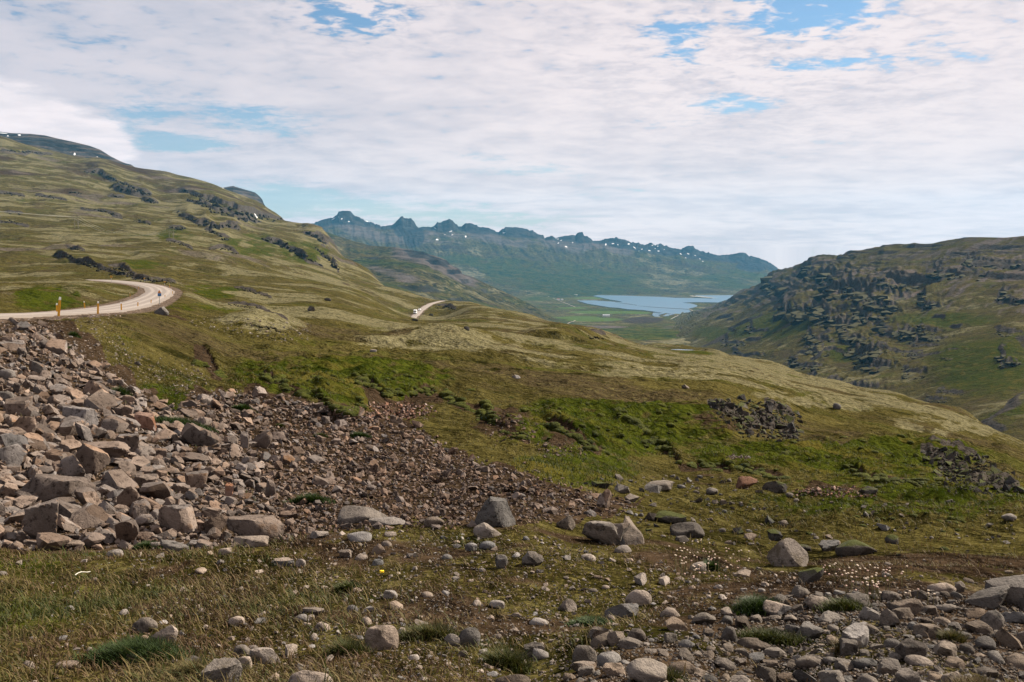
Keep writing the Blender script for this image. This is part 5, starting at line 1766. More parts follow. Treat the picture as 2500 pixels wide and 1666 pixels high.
STOP = {'half', 'with', 'in', 'at', 'lying', 'beside', 'on', 'above', 'below', 'near', 'standing', 'tilted', 'across', 'among', 'under', 'right', 'left', 'behind', 'between', 'touching', 'alone', 'leaning', 'resting', 'cut', 'high', 'where', 'the', 'just', 'from', 'sunk', 'streaked', 'growing', 'against', 'of'}
LMK, seen_ = [], {}
for (nm, kd, mk, u, v, w_, h_, rz, lab) in BOULDERS:
    if not lab:
        continue
    ws = []
    for tok in lab.replace(',', ' ,').split():
        if tok in STOP or tok == ',':
            break
        ws.append(tok)
    ph_ = ' '.join(ws)
    seen_[ph_] = seen_.get(ph_, 0) + 1
    LMK.append((ph_, u, v - h_ * 0.45, w_, h_))
LMK = [q_ for q_ in LMK if seen_[q_[0]] == 1 and 3 <= len(q_[0].split()) <= 6 and q_[0].split()[-1] in ('slab', 'block', 'boulder', 'rock', 'stone', 'hummock', 'pair', 'dome')]
DIRS = ('right of', 'below and right of', 'below', 'below and left of', 'left of', 'above and left of', 'above', 'above and right of')
ORD = ('nearest', 'second nearest', 'third nearest', 'fourth nearest', 'fifth nearest', 'sixth nearest')
ndl = {}


def own_labels(rows, word):
    """a label of its own for each stone: its rank and direction from a boulder one can find"""
    per = {}
    for i, r_ in enumerate(rows):
        best_ = min(LMK, key=lambda q_: math.hypot(q_[1] - r_[0], 1.4 * (q_[2] - r_[1])))
        du, dv = r_[0] - best_[1], r_[1] - best_[2]
        d = DIRS[int(round(math.atan2(dv, du) / (math.pi / 4))) % 8]
        per.setdefault((best_[0], d), []).append((math.hypot(du, dv), i))
    res = [None] * len(rows)
    for (ph_, d), L_ in per.items():
        L_.sort()
        for k_, (dist, i) in enumerate(L_):
            if k_ < len(ORD) and dist < 230:
                lab_ = '%s %s %s the %s' % (ORD[k_], word, d, ph_)
                res[i] = lab_ if len(lab_.split()) <= 16 else None
    return res


def place(rows, meshes, name, label, cat, group, seed, flat=(0.45, 0.8), sink=0.28, lean=0.35, word=None, dip=0.0):
    rr = np.random.default_rng(seed)
    labs = own_labels(rows, word) if word else [None] * len(rows)
    for i_, (u, v, x, y, z, sz, px) in enumerate(rows):
        me = meshes[int(rr.integers(len(meshes)))]
        o = link(name, me)
        sy, sz_ = rr.uniform(0.6, 0.95), rr.uniform(*flat)
        o.scale = (sz / 2, sz / 2 * sy, sz / 2 * sz_)
        R_ = Matrix.Rotation(dip, 3, 'Y') @ Matrix.Rotation(rr.uniform(-lean, lean), 3, 'X') @ Matrix.Rotation(rr.uniform(-lean, lean), 3, 'Y') @ Matrix.Rotation(rr.uniform(0, 6.28), 3, 'Z')
        o.rotation_euler = R_.to_euler()
        o.location = (x, y + sz * 0.25, gz1(x, y + sz * 0.25) + sz / 2 * sz_ * (1 - 2 * sink))
        tag(o, labs[i_] or label, cat, group)


def heap(rows, shapes, name, mat, seed, flat=(0.4, 0.8), sink=0.25, lean=0.5, smooth=False, dip=0.0):
    """many small stones as one mesh"""
    rr = np.random.default_rng(seed)
    Vs, Fs, off = [], [], 0
    xs = np.array([r_[2] for r_ in rows])
    ys = np.array([r_[3] for r_ in rows])
    zs = gz(xs, ys)
    for k, (u, v, x, y, z, sz, px) in enumerate(rows):
        V, Fc = shapes[int(rr.integers(len(shapes)))]
        fz = rr.uniform(*flat)
        M = tilt(None, rr, lean)
        if dip:
            M = np.array(Matrix.Rotation(dip, 3, 'Y')) @ M
        W = (V * np.array([sz / 2, sz / 2 * rr.uniform(0.6, 0.95), sz / 2 * fz])) @ M.T
        W = W + np.array([x, y, zs[k] + sz / 2 * fz * (1 - 2 * sink)])
        Vs.append(W)
        Fs.append(Fc + off)
        off += len(V)
    me = mesh_np(name, np.concatenate(Vs), np.concatenate(Fs), mat, smooth)
    return tag(link(name, me), kind='stuff')


# ---- scree of broken rock below the road
def scree_px(u, v, rr):
    big_ = np.clip((720 - u) / 500, 0, 1) * np.clip((v - 860) / 220, 0.15, 1)
    med = 8.5 + 15.0 * big_
    return float(np.clip(med * math.exp(rr.normal(0, 0.52)), 5, 95))


rows = scatter(SCREE, 17000, scree_px, 11, lambda u, v, rr: rr.random() < np.clip(1.0 - (u - 900) / 1500, 0.7, 1), 0.44)
IND = [r_ for r_ in rows if 0 <= r_[0] <= 2500][:290]
ind_set = set(id(r_) for r_ in IND)
L_UP = 'broken brown rock lying in the big scree below the gravel road'
place([r_ for r_ in IND if r_[6] > 34], CH_ME, 'broken_rock', 'large angular brown rock in the big scree below the gravel road', 'rock', 'large broken rocks in the scree below the road', 21, (0.30, 0.70), 0.24, 0.40, 'large broken brown rock', 0.38)
place([r_ for r_ in IND if r_[6] <= 34], HU_ME + CH_ME[:4], 'broken_rock', 'medium sized angular brown rock in the big scree below the gravel road', 'rock', 'medium broken rocks in the scree below the road', 22, (0.30, 0.75), 0.24, 0.45, 'medium broken brown rock', 0.28)
rest = [r_ for r_ in rows if id(r_) not in ind_set]
fine_r = [r_ for r_ in rest if r_[0] + rng.normal(0, 90) > 640]
fr_set = set(id(r_) for r_ in fine_r)
heap([r_ for r_ in rest if id(r_) not in fr_set], HULLS, 'scree', M_SCREE, 23, (0.35, 0.85), 0.2, 0.6, dip=0.25)
heap(fine_r, HULLS, 'scree', M_SCREE2, 26, (0.35, 0.85), 0.2, 0.6, dip=0.15)
# small broken pieces filling the gaps
rows = scatter(SCREE, 11000, lambda u, v, rr: rr.uniform(4, 10), 12)
heap(rows, HULLS[:6], 'scree', M_SCREE2, 24, (0.4, 0.9), 0.15, 0.7)
# rubble on the road embankment and in the gully
EMB2 = [(0, 776), (150, 775), (300, 766), (260, 800), (330, 860), (420, 900), (520, 900), (470, 970), (330, 930), (200, 860), (110, 800), (0, 795)]
rows = scatter(EMB2, 1100, lambda u, v, rr: float(np.clip(3.2 * math.exp(rr.normal(0, 0.45)), 2, 12)), 13)
heap(rows, HULLS[:6], 'rubble', M_PALE, 25, (0.35, 0.7), 0.25, 0.4)
# the two red heaps and the small pale heaps of stones
for (u, v, ru, rv, n, mt, sd_) in ((960, 1006, 105, 22, 420, M_REDROCK, 31), (755, 1000, 45, 14, 160, M_SCREE, 32), (2040, 1203, 110, 13, 260, M_REDROCK, 33), (1800, 1118, 30, 4, 60, M_SCREE, 34), (1250, 1050, 70, 40, 110, M_SCREE2, 35), (1370, 1100, 60, 20, 90, M_SCREE2, 36)):
    th = np.linspace(0, 6.28, 14)
    rows = scatter(list(zip(u + ru * np.cos(th), v + rv * np.sin(th))), n, lambda u, v, rr: float(np.clip(5.5 * math.exp(rr.normal(0, 0.4)), 3, 16)), sd_)
    heap(rows, HULLS[:8], 'stone_heap', mt, sd_ + 40, (0.4, 0.8), 0.2, 0.5)


# ------------------------------------------------------------------ craggy outcrops: each a body of cracked basalt blocks grown out of the slope
def outcrop(name, pts3, hs, label, group, seed, mat=M_OUT, boxy=0.9, ledge_dip=None):
    """a crag of cracked blocks grown out of the slope: pts3 along the foot of the face, hs block heights"""
    rr = np.random.default_rng(seed)
    c = np.mean(np.array(pts3), axis=0)
    root = empty(name, c)
    for p_, h_ in zip(pts3, hs):
        o = link('block', (OUT_ME if mat is M_OUT else CRAG_ME)[int(rr.integers(len(OUT_ME)))], root)
        wx = h_ * rr.uniform(0.55, 1.35) * boxy
        o.scale = (wx, wx * rr.uniform(0.6, 1.0), h_ * rr.uniform(0.6, 1.0) / max(1.0, boxy))
        o.rotation_euler = (rr.uniform(-0.3, 0.3), rr.uniform(-0.3, 0.3), rr.uniform(0, 6.28))
        o.location = np.array(p_) - c + np.array([0, 0, h_ * 0.12])
        if ledge_dip is not None:
            # long level beds, all lying the same way
            o.scale = (h_ * rr.uniform(1.5, 2.9), h_ * rr.uniform(1.0, 1.5), h_ * rr.uniform(0.55, 0.85))
            o.rotation_euler = (rr.uniform(-0.08, 0.08), ledge_dip + rr.uniform(-0.10, 0.10), 0.45 + rr.uniform(-0.3, 0.3))
            o.location = np.array(p_) - c + np.array([0, 0, -h_ * 0.10])
    return tag(root, label, 'outcrop', group)


OUT_ME = [rock_mesh('block', c_, M_OUT, False) for c_ in HULLS]
CRAG_ME = [rock_mesh('block', c_, M_CRAG, False) for c_ in HULLS]
WHERE = {1: 'long dark cliff band high on the left mountain below the cloudy top', 11: 'lower dark cliff just under the long band high on the left mountain',
         2: 'longest black cliff band near the skyline of the left mountain', 12: 'second black cliff step just below the longest band of the left mountain',
         3: 'dark broken cliff below the second step in the middle of the left mountain', 13: 'small dark crag at the right end of the broken middle cliff',
         4: 'dark sloping cliff low on the right shoulder of the left mountain', 5: 'upper crag at the right end of the left mountain',
         6: 'lowest crag at the right end of the left mountain', 7: 'isolated dark crag under the long high cliff band on the left', 8: 'thin rock step at the top left under the clouded summit',
         21: 'small rock step alone on the upper left slope', 22: 'thin rock step near the left edge of the upper slope', 23: 'small rock step right of the lone one on the upper left slope',
         24: 'rock step touching the left edge on the upper slope', 25: 'long low rock step across the middle of the left slope', 26: 'short rock step above the right pylon',
         27: 'small rock knot left of the left pylon', 28: 'low rock step touching the left edge below the left pylon', 29: 'dark rock knob right of the right pylon',
         30: 'rounded mossy knob low on the left mountain right of the pylons', 31: 'low rocky rise just below the right pylon', 32: 'small crag above the outcrops behind the road',
         33: 'long dark undercut outcrop behind the road, leftmost of the group', 34: 'dark square outcrop behind the road in the middle of the group', 44: 'mossy topped dark block just above the far road leg',
         35: 'dark flat topped outcrop along the back of the road bend', 45: 'low rock knot on the slope right of the road bend', 46: 'small rock knot above the slope right of the road bend',
         36: 'low rock rib on top of the pale rocky knoll', 37: 'dark crag right of the top of the far road', 38: 'dark rock knob on the crest left of the pond'}
for (pts_, hpx, d0, d1, sd_) in BANDS:
    if sd_ not in WHERE:
        continue
    rr = np.random.default_rng(500 + sd_)
    us = [q_[0] for q_ in pts_]
    L_ = us[-1] - us[0]
    n = int(np.clip(L_ / (hpx * 0.42), 7, 46))
    P3, HS = [], []
    for i in range(n):
        t_ = (i + rr.uniform(-0.4, 0.4)) / n
        u = us[0] + L_ * np.clip(t_, 0.02, 0.98)
        if u < -40:
            continue
        v = np.interp(u, us, [q_[1] for q_ in pts_]) + rr.normal(0, hpx * 0.22)
        p = hit(u, v)
        if not (d0 * 0.8 < p[1] < d1 * 1.2):
            continue
        h_ = hpx * p[1] / F * rr.uniform(0.28, 0.62) * (0.45 + 0.75 * math.sin(math.pi * np.clip(t_, 0.05, 0.95)))
        if rr.random() < 0.18:
            continue
        if min(np.hypot(ln_[:, 0] - p[0], ln_[:, 1] - p[1]).min() for ln_ in (ROAD_NEAR, ROAD_FAR)) < 4.5 + h_:
            continue
        P3.append(p)
        HS.append(h_)
    if len(P3) > 2:
        outcrop('rock_outcrop', P3, HS, WHERE[sd_], 'rock outcrops of the left mountain', 700 + sd_, M_CRAG)

from mathutils import kdtree
sel = np.nonzero((HT <= 1.0).ravel())[0]
hu, hv = proj(HX.ravel()[sel], HY.ravel()[sel], HZ.ravel()[sel])
kd = kdtree.KDTree(len(sel))
for i_, (a_, b_) in enumerate(zip(hu, hv)):
    kd.insert((a_, b_, 0), i_)
kd.balance()
HP = np.stack([HX.ravel()[sel], HY.ravel()[sel], HZ.ravel()[sel]], -1)


def hill_hit(u, v):
    c_ = kd.find_n((u, v, 0), 6)
    j = min(c_, key=lambda q_: HP[q_[1]][1] if q_[2] < 3.5 else 1e6 + q_[2])
    return HP[j[1]], HT.ravel()[sel[j[1]]]


bandsR = {'lower': [], 'middle': [], 'upper': []}
for (u, v, ru, rv, h) in KNOBS:
    bandsR['lower' if v > 815 else 'middle' if v > 735 else 'upper'].append((u, v, ru, rv, h))
ORDW = ('first', 'second', 'third', 'fourth', 'fifth', 'sixth', 'seventh', 'eighth', 'ninth', 'tenth', 'eleventh', 'twelfth', 'thirteenth', 'fourteenth', 'fifteenth', 'sixteenth', 'seventeenth', 'eighteenth', 'nineteenth', 'twentieth', 'twenty first', 'twenty second', 'twenty third', 'twenty fourth', 'twenty fifth')
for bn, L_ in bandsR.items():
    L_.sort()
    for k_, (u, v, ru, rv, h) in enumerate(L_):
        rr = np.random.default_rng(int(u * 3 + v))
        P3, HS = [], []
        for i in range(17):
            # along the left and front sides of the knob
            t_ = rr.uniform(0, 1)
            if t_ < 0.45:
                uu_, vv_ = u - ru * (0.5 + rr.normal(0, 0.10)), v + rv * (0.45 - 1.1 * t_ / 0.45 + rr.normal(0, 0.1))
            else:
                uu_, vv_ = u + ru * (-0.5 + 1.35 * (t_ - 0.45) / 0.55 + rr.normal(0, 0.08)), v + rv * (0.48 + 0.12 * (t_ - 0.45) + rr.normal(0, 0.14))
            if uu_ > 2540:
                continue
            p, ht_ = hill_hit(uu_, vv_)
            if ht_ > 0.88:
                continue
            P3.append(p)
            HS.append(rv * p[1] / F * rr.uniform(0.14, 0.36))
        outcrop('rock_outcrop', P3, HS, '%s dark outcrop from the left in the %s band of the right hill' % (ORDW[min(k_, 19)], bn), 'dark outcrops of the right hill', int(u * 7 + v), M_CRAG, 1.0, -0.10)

# ------------------------------------------------------------------ grassy tussocks of the turf banks
M_TUS = bpy.data.materials.new('tussock turf')
M_TUS.use_nodes = True
t = NT(M_TUS.node_tree)
geo_ = t.n('ShaderNodeNewGeometry')
n1_ = t.noise(geo_.outputs['Position'], 1.4, 5, 0.65)
n2_ = t.noise(geo_.outputs['Position'], 11.0, 5, 0.75)
c_ = t.mix(t.step(n1_, 0.36, 0.66), (0.034, 0.042, 0.0045), (0.082, 0.089, 0.0110))
c_ = t.mix(t.step(n2_, 0.52, 0.70), c_, (0.085, 0.085, 0.012))
c_ = t.mix(t.step(n2_, 0.46, 0.34), c_, (0.010, 0.015, 0.0015))
bs_ = t.n('ShaderNodeBsdfPrincipled')
t.l(c_, bs_.inputs['Base Color'])
bs_.inputs['Roughness'].default_value = 0.95
bs_.inputs['Specular IOR Level'].default_value = 0.1
bp_ = t.n('ShaderNodeBump')
bp_.inputs['Strength'].default_value = 1.0
bp_.inputs['Distance'].default_value = 0.25
t.l(n2_, bp_.inputs['Height'])
t.l(bp_.outputs[0], bs_.inputs['Normal'])
o_ = t.n('ShaderNodeOutputMaterial')
t.l(bs_.outputs[0], o_.inputs[0])
DOMES = [rock_np(7000 + i, 'round', 2) for i in range(6)]
rr = np.random.default_rng(77)
spots = []
EDGES = [([(470, 893), (500, 892), (522, 908), (545, 930)], 16), ([(640, 925), (662, 938), (690, 952), (720, 966), (760, 970)], 26), ([(765, 965), (790, 985), (822, 1008), (850, 1010), (895, 978)], 34),
         ([(865, 930), (905, 945), (940, 966), (985, 968), (1040, 956), (1095, 975)], 40), ([(1085, 975), (1130, 998), (1180, 1012), (1205, 1045)], 24), ([(1165, 1018), (1230, 1060), (1300, 1080)], 16),
         ([(1325, 1036), (1380, 1060), (1420, 1085), (1480, 1112)], 34), ([(1500, 1010), (1560, 1040), (1600, 1075), (1640, 1112), (1665, 1138)], 34), ([(1585, 1085), (1640, 1112), (1665, 1140), (1760, 1150), (1795, 1158)], 30),
         ([(1795, 1146), (1850, 1158), (1900, 1170), (1930, 1178)], 20), ([(2070, 1142), (2120, 1172), (2180, 1180), (2250, 1184), (2295, 1190)], 44), ([(1180, 985), (1200, 1020), (1215, 1045)], 16)]
for pts_, n in EDGES:
    for i in range(n):
        t_ = rr.random()
        us = np.array([q_[0] for q_ in pts_], float)
        u = us[0] + (us[-1] - us[0]) * t_
        v = np.interp(u, us, [q_[1] for q_ in pts_]) - abs(rr.normal(0, 9)) + 3
        spots.append((u, v, rr.uniform(13, 32)))
for (u0, v0, ru, rv, n) in ((1500, 1040, 300, 70, 40), (1250, 1000, 180, 40, 12), (850, 930, 330, 45, 24), (2150, 1120, 320, 45, 26), (2200, 1260, 330, 60, 40)):
    for i in range(n):
        u, v = u0 + rr.normal(0, ru * 0.45), v0 + rr.normal(0, rv * 0.45)
        if 0 < u < 2520:
            spots.append((u, v, rr.uniform(9, 24)))
Vs, Fs, off = [], [], 0
for (u, v, px) in spots:
    p = hit(u, v)
    if not (8 < p[1] < 110):
        continue
    i_ = min(max((p[0] / p[1] - A0) / (A1 - A0) * (NC - 1), 0), NC - 1.01), min(max((math.log(p[1]) - L0) / (L1 - L0) * (NR - 1), 0), NR - 1.01)
    if bilin(COV['rubble'], np.array([i_[0]]), np.array([i_[1]]))[0] > 0.35:
        continue
    w_ = px * p[1] / F
    V, Fc = DOMES[int(rr.integers(6))]
    M = tilt(None, rr, 0.15)
    W = (V * np.array([w_ / 2, w_ / 2 * rr.uniform(0.8, 1.3), w_ / 2 * rr.uniform(0.45, 0.75)])) @ M.T
    W = W * (1 + 0.10 * noise3(W / w_ * 2, 2.2, int(u) % 50 + 1)[:, None]) + np.array([p[0], p[1] + w_ * 0.3, gz1(p[0], p[1] + w_ * 0.3) - w_ * 0.06])
    Vs.append(W)
    Fs.append(Fc + off)
    off += len(V)
tag(link('tussocks', mesh_np('tussocks', np.concatenate(Vs), np.concatenate(Fs), M_TUS, True)), kind='stuff')

# ---- dark rock of the two outcrops on the right
for (pl_, n, sd_, lab, grp) in (
    ([(1725, 985), (1760, 975), (1860, 990), (1900, 985), (1950, 1020), (1960, 1070), (1900, 1078), (1800, 1050)], 130, 51, 'craggy outcrop', 'rocks of the craggy outcrop in the middle right'),
    ([(2255, 1108), (2320, 1100), (2400, 1130), (2500, 1195), (2500, 1215), (2400, 1200), (2320, 1190), (2280, 1150)], 130, 52, 'shaded outcrop', 'rocks of the shaded outcrop at the right edge')):
    rows = scatter(pl_, n * 6, lambda u, v, rr: float(np.clip(10 * math.exp(rr.normal(0, 0.5)), 4, 34)), sd_, gap=0.75)
    vis = [r_ for r_ in rows if 0 <= r_[0] <= 2500]
    big_ = [r_ for r_ in vis if r_[6] > 11.5][:38]
    us_ = np.array([r_[0] for r_ in big_])
    fit_ = np.polyfit(us_, [r_[1] for r_ in big_], 1)
    halves = {'upper': [], 'lower': []}
    for r_ in sorted(big_, key=lambda q_: q_[0]):
        halves['upper' if r_[1] < np.polyval(fit_, r_[0]) else 'lower'].append(r_)
    for hn_, L_ in halves.items():
        for k_, r_ in enumerate(L_):
            place([r_], HP_ME[M_OUT.name], 'outcrop_rock', '%s larger rock from the left in the %s half of the %s' % (ORDW[min(k_, 24)], hn_, lab), 'rock', grp, sd_ * 100 + int(r_[0]), (0.6, 1.0), 0.46, 0.5)
    done_ = set(id(r_) for r_ in big_)
    heap([r_ for r_ in vis if id(r_) not in done_][:n], HULLS, 'outcrop_rubble', M_OUT, sd_ + 8, (0.6, 1.0), 0.42, 0.5)
    heap(vis[n:] + rows[-20:], HULLS[:8], 'outcrop_rubble', M_OUT, sd_ + 5, (0.5, 0.9), 0.25, 0.5)

# ---- stones over the flat in front and in the grassy hollow
FLAT = [(0, 1345), (450, 1345), (700, 1318), (900, 1285), (1480, 1330), (1900, 1395), (2100, 1402), (2350, 1410), (2830, 1450), (2830, 1700), (-330, 1700), (-330, 1350)]


def flat_keep(u, v, rr):
    k = np.clip(0.22 + (u - 200) / 900, 0.12, 1.0)
    k *= 0.55 + 0.9 * (perlin(np.array([u / 70.0]), np.array([v / 45.0]), 88)[0] + 0.25)
    return rr.random() < k


def flat_px(u, v, rr):
    return float(np.clip(9.5 * (v / 1500.0) ** 2 * math.exp(rr.normal(0, 0.62)), 4, 52))


rows = [r_ for r_ in scatter(FLAT, 5200, flat_px, 61, flat_keep, 0.85) if not in_poly(np.array([r_[0]]), np.array([r_[1]]), PEB)[0]]
vis = [r_ for r_ in rows if 0 <= r_[0] <= 2500 and r_[1] < 1680]
STN = vis[:170]
place([r_ for r_ in STN if r_[6] > 26], RO_ME[M_PALE.name][:6] + HP_ME[M_PALE.name][:5], 'stone', 'fist sized pale stone scattered on the turf and gravel in front', 'stone', 'larger loose stones on the turf in front', 62, (0.45, 0.8), 0.42, 0.25, 'larger loose pale stone')
place([r_ for r_ in STN if r_[6] <= 26], RO_ME[M_PALE.name][:3] + HP_ME[M_PALE.name], 'stone', 'small pale stone scattered on the turf and gravel in front', 'stone', 'smaller loose stones on the turf in front', 63, (0.45, 0.8), 0.40, 0.25, 'small loose pale stone')
heap(vis[170:] + [r_ for r_ in rows if r_[1] < 1680 and not 0 <= r_[0] <= 2500], ROUND1[:3] + HULLS, 'pebbles', M_PALE, 64, (0.4, 0.8), 0.3, 0.4)
rows = scatter(FLAT, 17500, lambda u, v, rr: float(rr.uniform(2.5, 8) * (v / 1500.0) ** 2), 65, flat_keep)
heap(rows, HULLS[:8], 'pebbles', M_COB, 66, (0.4, 0.8), 0.3, 0.4)
HOLLOW = [(1400, 1200), (1560, 1160), (1800, 1165), (1960, 1200), (2300, 1215), (2490, 1250), (2490, 1410), (2200, 1400), (1900, 1330), (1700, 1330), (1480, 1260)]


def hol_keep(u, v, rr):
    return rr.random() < np.clip(1.0 - (u - 1500) / 700, 0.16, 1) * np.clip(0.3 + 1.4 * perlin(np.array([u / 80.0]), np.array([v / 30.0]), 89)[0] + 0.4, 0.1, 1)


rows = scatter(HOLLOW, 1500, lambda u, v, rr: float(np.clip(9 * math.exp(rr.normal(0, 0.55)), 3.5, 46)), 67, hol_keep, 0.8)
place(rows[:100], HP_ME[M_GREY.name] + HP_ME[M_DARK.name][:3] + RO_ME[M_GREY.name][:4], 'stone', 'brown grey stone strewn over the grassy hollow at the foot of the green slope', 'stone', 'stones strewn over the grassy hollow', 68, (0.45, 0.8), 0.3, 0.3, 'strewn brown grey stone')
heap(rows[100:], HULLS, 'rubble', M_GREY, 69, (0.4, 0.8), 0.3, 0.4)
# stones lying on the far slopes
FARP = [(450, 770), (760, 790), (760, 830), (700, 840), (480, 800)]
rows = scatter(FARP, 260, lambda u, v, rr: float(np.clip(3.0 * math.exp(rr.normal(0, 0.45)), 1.8, 12)), 70)
heap(rows, HULLS[:6], 'rubble', M_PALE, 71, (0.4, 0.8), 0.3, 0.4)

# ---- cobbles at the lower right
PEBV = [(1290, 1640), (1420, 1600), (1560, 1565), (1750, 1500), (1900, 1455), (2100, 1450), (2250, 1445), (2500, 1450), (2830, 1465), (2830, 1690), (1270, 1690)]
rows = scatter(PEBV, 4500, lambda u, v, rr: float(np.clip((10.5 + 7 * (u - 1300) / 1200) * (v / 1560.0) ** 2 * math.exp(rr.normal(0, 0.66)), 5, 74)), 81, lambda u, v, rr: rr.random() < np.clip(0.30 + (u - 1350) / 900, 0.3, 0.95), 0.66)
vis = [r_ for r_ in rows if 0 <= r_[0] <= 2500 and r_[1] < 1685]
CB = vis[:290]
SUB_ME = [rock_mesh('stone', rock_np(640 + i, ('block', 'angular', 'slab', 'angular')[i % 4], 3), M_COB, True, 40) for i in range(16)]
place([r_ for r_ in CB if r_[6] > 36], RO_ME[M_COB.name][:5] + SUB_ME, 'cobble', 'large rounded grey cobble in the cobble bed at the lower right', 'cobble', 'large cobbles of the bed at the lower right', 82, (0.38, 0.75), 0.34, 0.3, 'large grey cobble')
place([r_ for r_ in CB if r_[6] <= 36], RO_ME[M_COB.name][:5] + SUB_ME + HP_ME[M_GREY.name][:6], 'cobble', 'middling grey cobble in the cobble bed at the lower right', 'cobble', 'middling cobbles of the bed at the lower right', 83, (0.38, 0.75), 0.34, 0.35, 'middling grey cobble')
heap(vis[290:] + [r_ for r_ in rows if r_[1] < 1685 and not 0 <= r_[0] <= 2500], ROUND1 + HULLS, 'gravel', M_COB, 84, (0.40, 0.8), 0.25, 0.5)
rows = scatter(PEBV, 6800, lambda u, v, rr: float(rr.uniform(4, 11)), 85, lambda u, v, rr: rr.random() < np.clip(0.35 + (u - 1350) / 900, 0.35, 1))
heap(rows, HULLS[:6], 'gravel', M_COB, 86, (0.45, 0.85), 0.2, 0.5)
# ------------------------------------------------------------------ roadside posts
M_YEL = simple_mat('yellow post plastic', (0.54, 0.275, 0.010), 0.55, 0, 0.4, 0.08, 30)
M_WHT = simple_mat('white reflector', (0.80, 0.80, 0.78), 0.4)
M_GALV = simple_mat('galvanised steel', (0.33, 0.32, 0.30), 0.55, 0.6)
M_BLK = simple_mat('black sign paint', (0.015, 0.015, 0.015), 0.5)
M_RED = simple_mat('red sign border', (0.42, 0.055, 0.020), 0.45)
M_ORG = simple_mat('amber sign field', (0.72, 0.31, 0.02), 0.45)
M_BLU = simple_mat('blue sign field', (0.010, 0.115, 0.33), 0.45)
M_LBL = simple_mat('pale sign print', (0.16, 0.36, 0.52), 0.45)


def marker_post(x, y, z, H, lean, label):
    root = empty('marker_post', (x, y, z))
    w_ = 0.105
    bm = bmesh.new()
    prof = [(-w_ / 2, 0), (w_ / 2, 0), (w_ * 0.46, H * 0.86), (-w_ * 0.46, H * 0.86)]
    add_prism(bm, prof, -0.045, 0.045)
    # the base goes into the ground
    add_box(bm, 0, 0, -0.22, w_, 0.09, 0.46)
    bmesh.ops.bevel(bm, geom=[e for e in bm.edges if abs(e.verts[0].co.x - e.verts[1].co.x) < 0.01 and abs(e.verts[0].co.y - e.verts[1].co.y) < 0.01], offset=0.02, segments=2, affect='EDGES')
    link('shaft', bm_mesh('shaft', bm, M_YEL), root)
    bm = bmesh.new()
    add_prism(bm, [(-w_ * 0.47, H * 0.862), (w_ * 0.47, H * 0.862), (w_ * 0.42, H), (-w_ * 0.30, H * 1.02)], -0.046, 0.046)
    link('reflector', bm_mesh('reflector', bm, M_WHT), root)
    root.rotation_euler = (0, lean, math.atan2(-x, y))
    tag(root, label, 'marker post', 'yellow posts along the gravel road')


POSTS = [   # u, v foot, height px, lean, label
    (143, 772, 46, 0.11, 'tallest and nearest yellow marker post with white top, on the near road edge'),
    (138.5, 757, 16, 0.02, 'short yellow post showing beyond the road just left of the nearest tall post'),
    (207, 750, 14, -0.05, 'yellow post beyond the road in front of the orange earth patch'),
    (239, 766.5, 21, 0.05, 'second nearest yellow post on the near road edge, right of the tall post'),
    (296.5, 760.5, 17, 0.0, 'third yellow post along the near road edge'),
    (336.5, 751, 12, 0.05, 'fourth yellow post along the near road edge'),
    (368.5, 742, 10, 0.08, 'small yellow post on the road edge just left of the warning sign'),
    (402.5, 728, 8, 0.08, 'dull yellow post just right of the warning sign'),
    (421.5, 718, 8, 0.0, 'yellow post at the outermost point of the road bend'),
    (414.5, 702.5, 9, 0.0, 'yellow post at the back of the bend beside the last dark outcrop'),
    (339, 706, 8, -0.05, 'tiny yellow post at the tip of the inner curve of the bend'),
    (317.5, 725, 10, 0.0, 'yellow post on the inner curve of the bend among brown grass'),
]
for (u, v, hp, ln_, lab) in POSTS:
    p = hit(u, v)
    if lab.startswith(('short yellow', 'yellow post beyond')):
        # these stand on the lower bank past the far edge of the road
        D = {138.5: 66.0, 207: 98.0}[u]
        a_, s_ = ray(u, v)
        p = np.array((a_ * D, D, s_ * D))
        zb = gz1(p[0], p[1])
        H = hp * D / F + max(0.0, p[2] - zb)
        p[2] = zb
        marker_post(p[0], p[1], p[2], min(H, 1.3), ln_, lab)
        continue
    H = float(np.clip(hp * p[1] / F, 0.7, 1.05))
    marker_post(p[0], p[1], gz1(p[0], p[1]), H, ln_, lab)


def sign_pole(root, H, r=0.035):
    bm = bmesh.new()
    add_tube(bm, (0, 0.03, -0.3), (0, 0.03, H), r, r, 10)
    link('pole', bm_mesh('pole', bm, M_GALV), root)


# warning sign: amber triangle with red border over a blue plate
p = hit(390, 744)
root = empty('warning_sign', p, math.atan2(-p[0], p[1]))
Hs = 35.5 * p[1] / F
k = p[1] / F
sign_pole(root, Hs - 1.5 * k, 0.045)
yt = -0.02
tw, th = 8.6 * k, 7.4 * k
z0 = Hs - th
bm = bmesh.new()
add_prism(bm, [(-tw / 2, z0), (tw / 2, z0), (0, Hs)], yt - 0.02, yt)
tri = link('triangle', bm_mesh('triangle', bm, M_RED), root)
bm = bmesh.new()
add_prism(bm, [(-tw * 0.34, z0 + th * 0.12), (tw * 0.34, z0 + th * 0.12), (0, z0 + th * 0.80)], yt - 0.026, yt - 0.0205)
link('field', bm_mesh('field', bm, M_ORG), tri)
bm = bmesh.new()
add_prism(bm, [(-tw * 0.13, z0 + th * 0.17), (tw * 0.13, z0 + th * 0.17), (tw * 0.07, z0 + th * 0.40), (-tw * 0.02, z0 + th * 0.50), (-tw * 0.10, z0 + th * 0.36)], yt - 0.031, yt - 0.0265)
link('symbol', bm_mesh('symbol', bm, M_BLK), tri)
bm = bmesh.new()
pw, ph_ = 8.2 * k, 7.0 * k
z1 = z0 - ph_ - 0.03
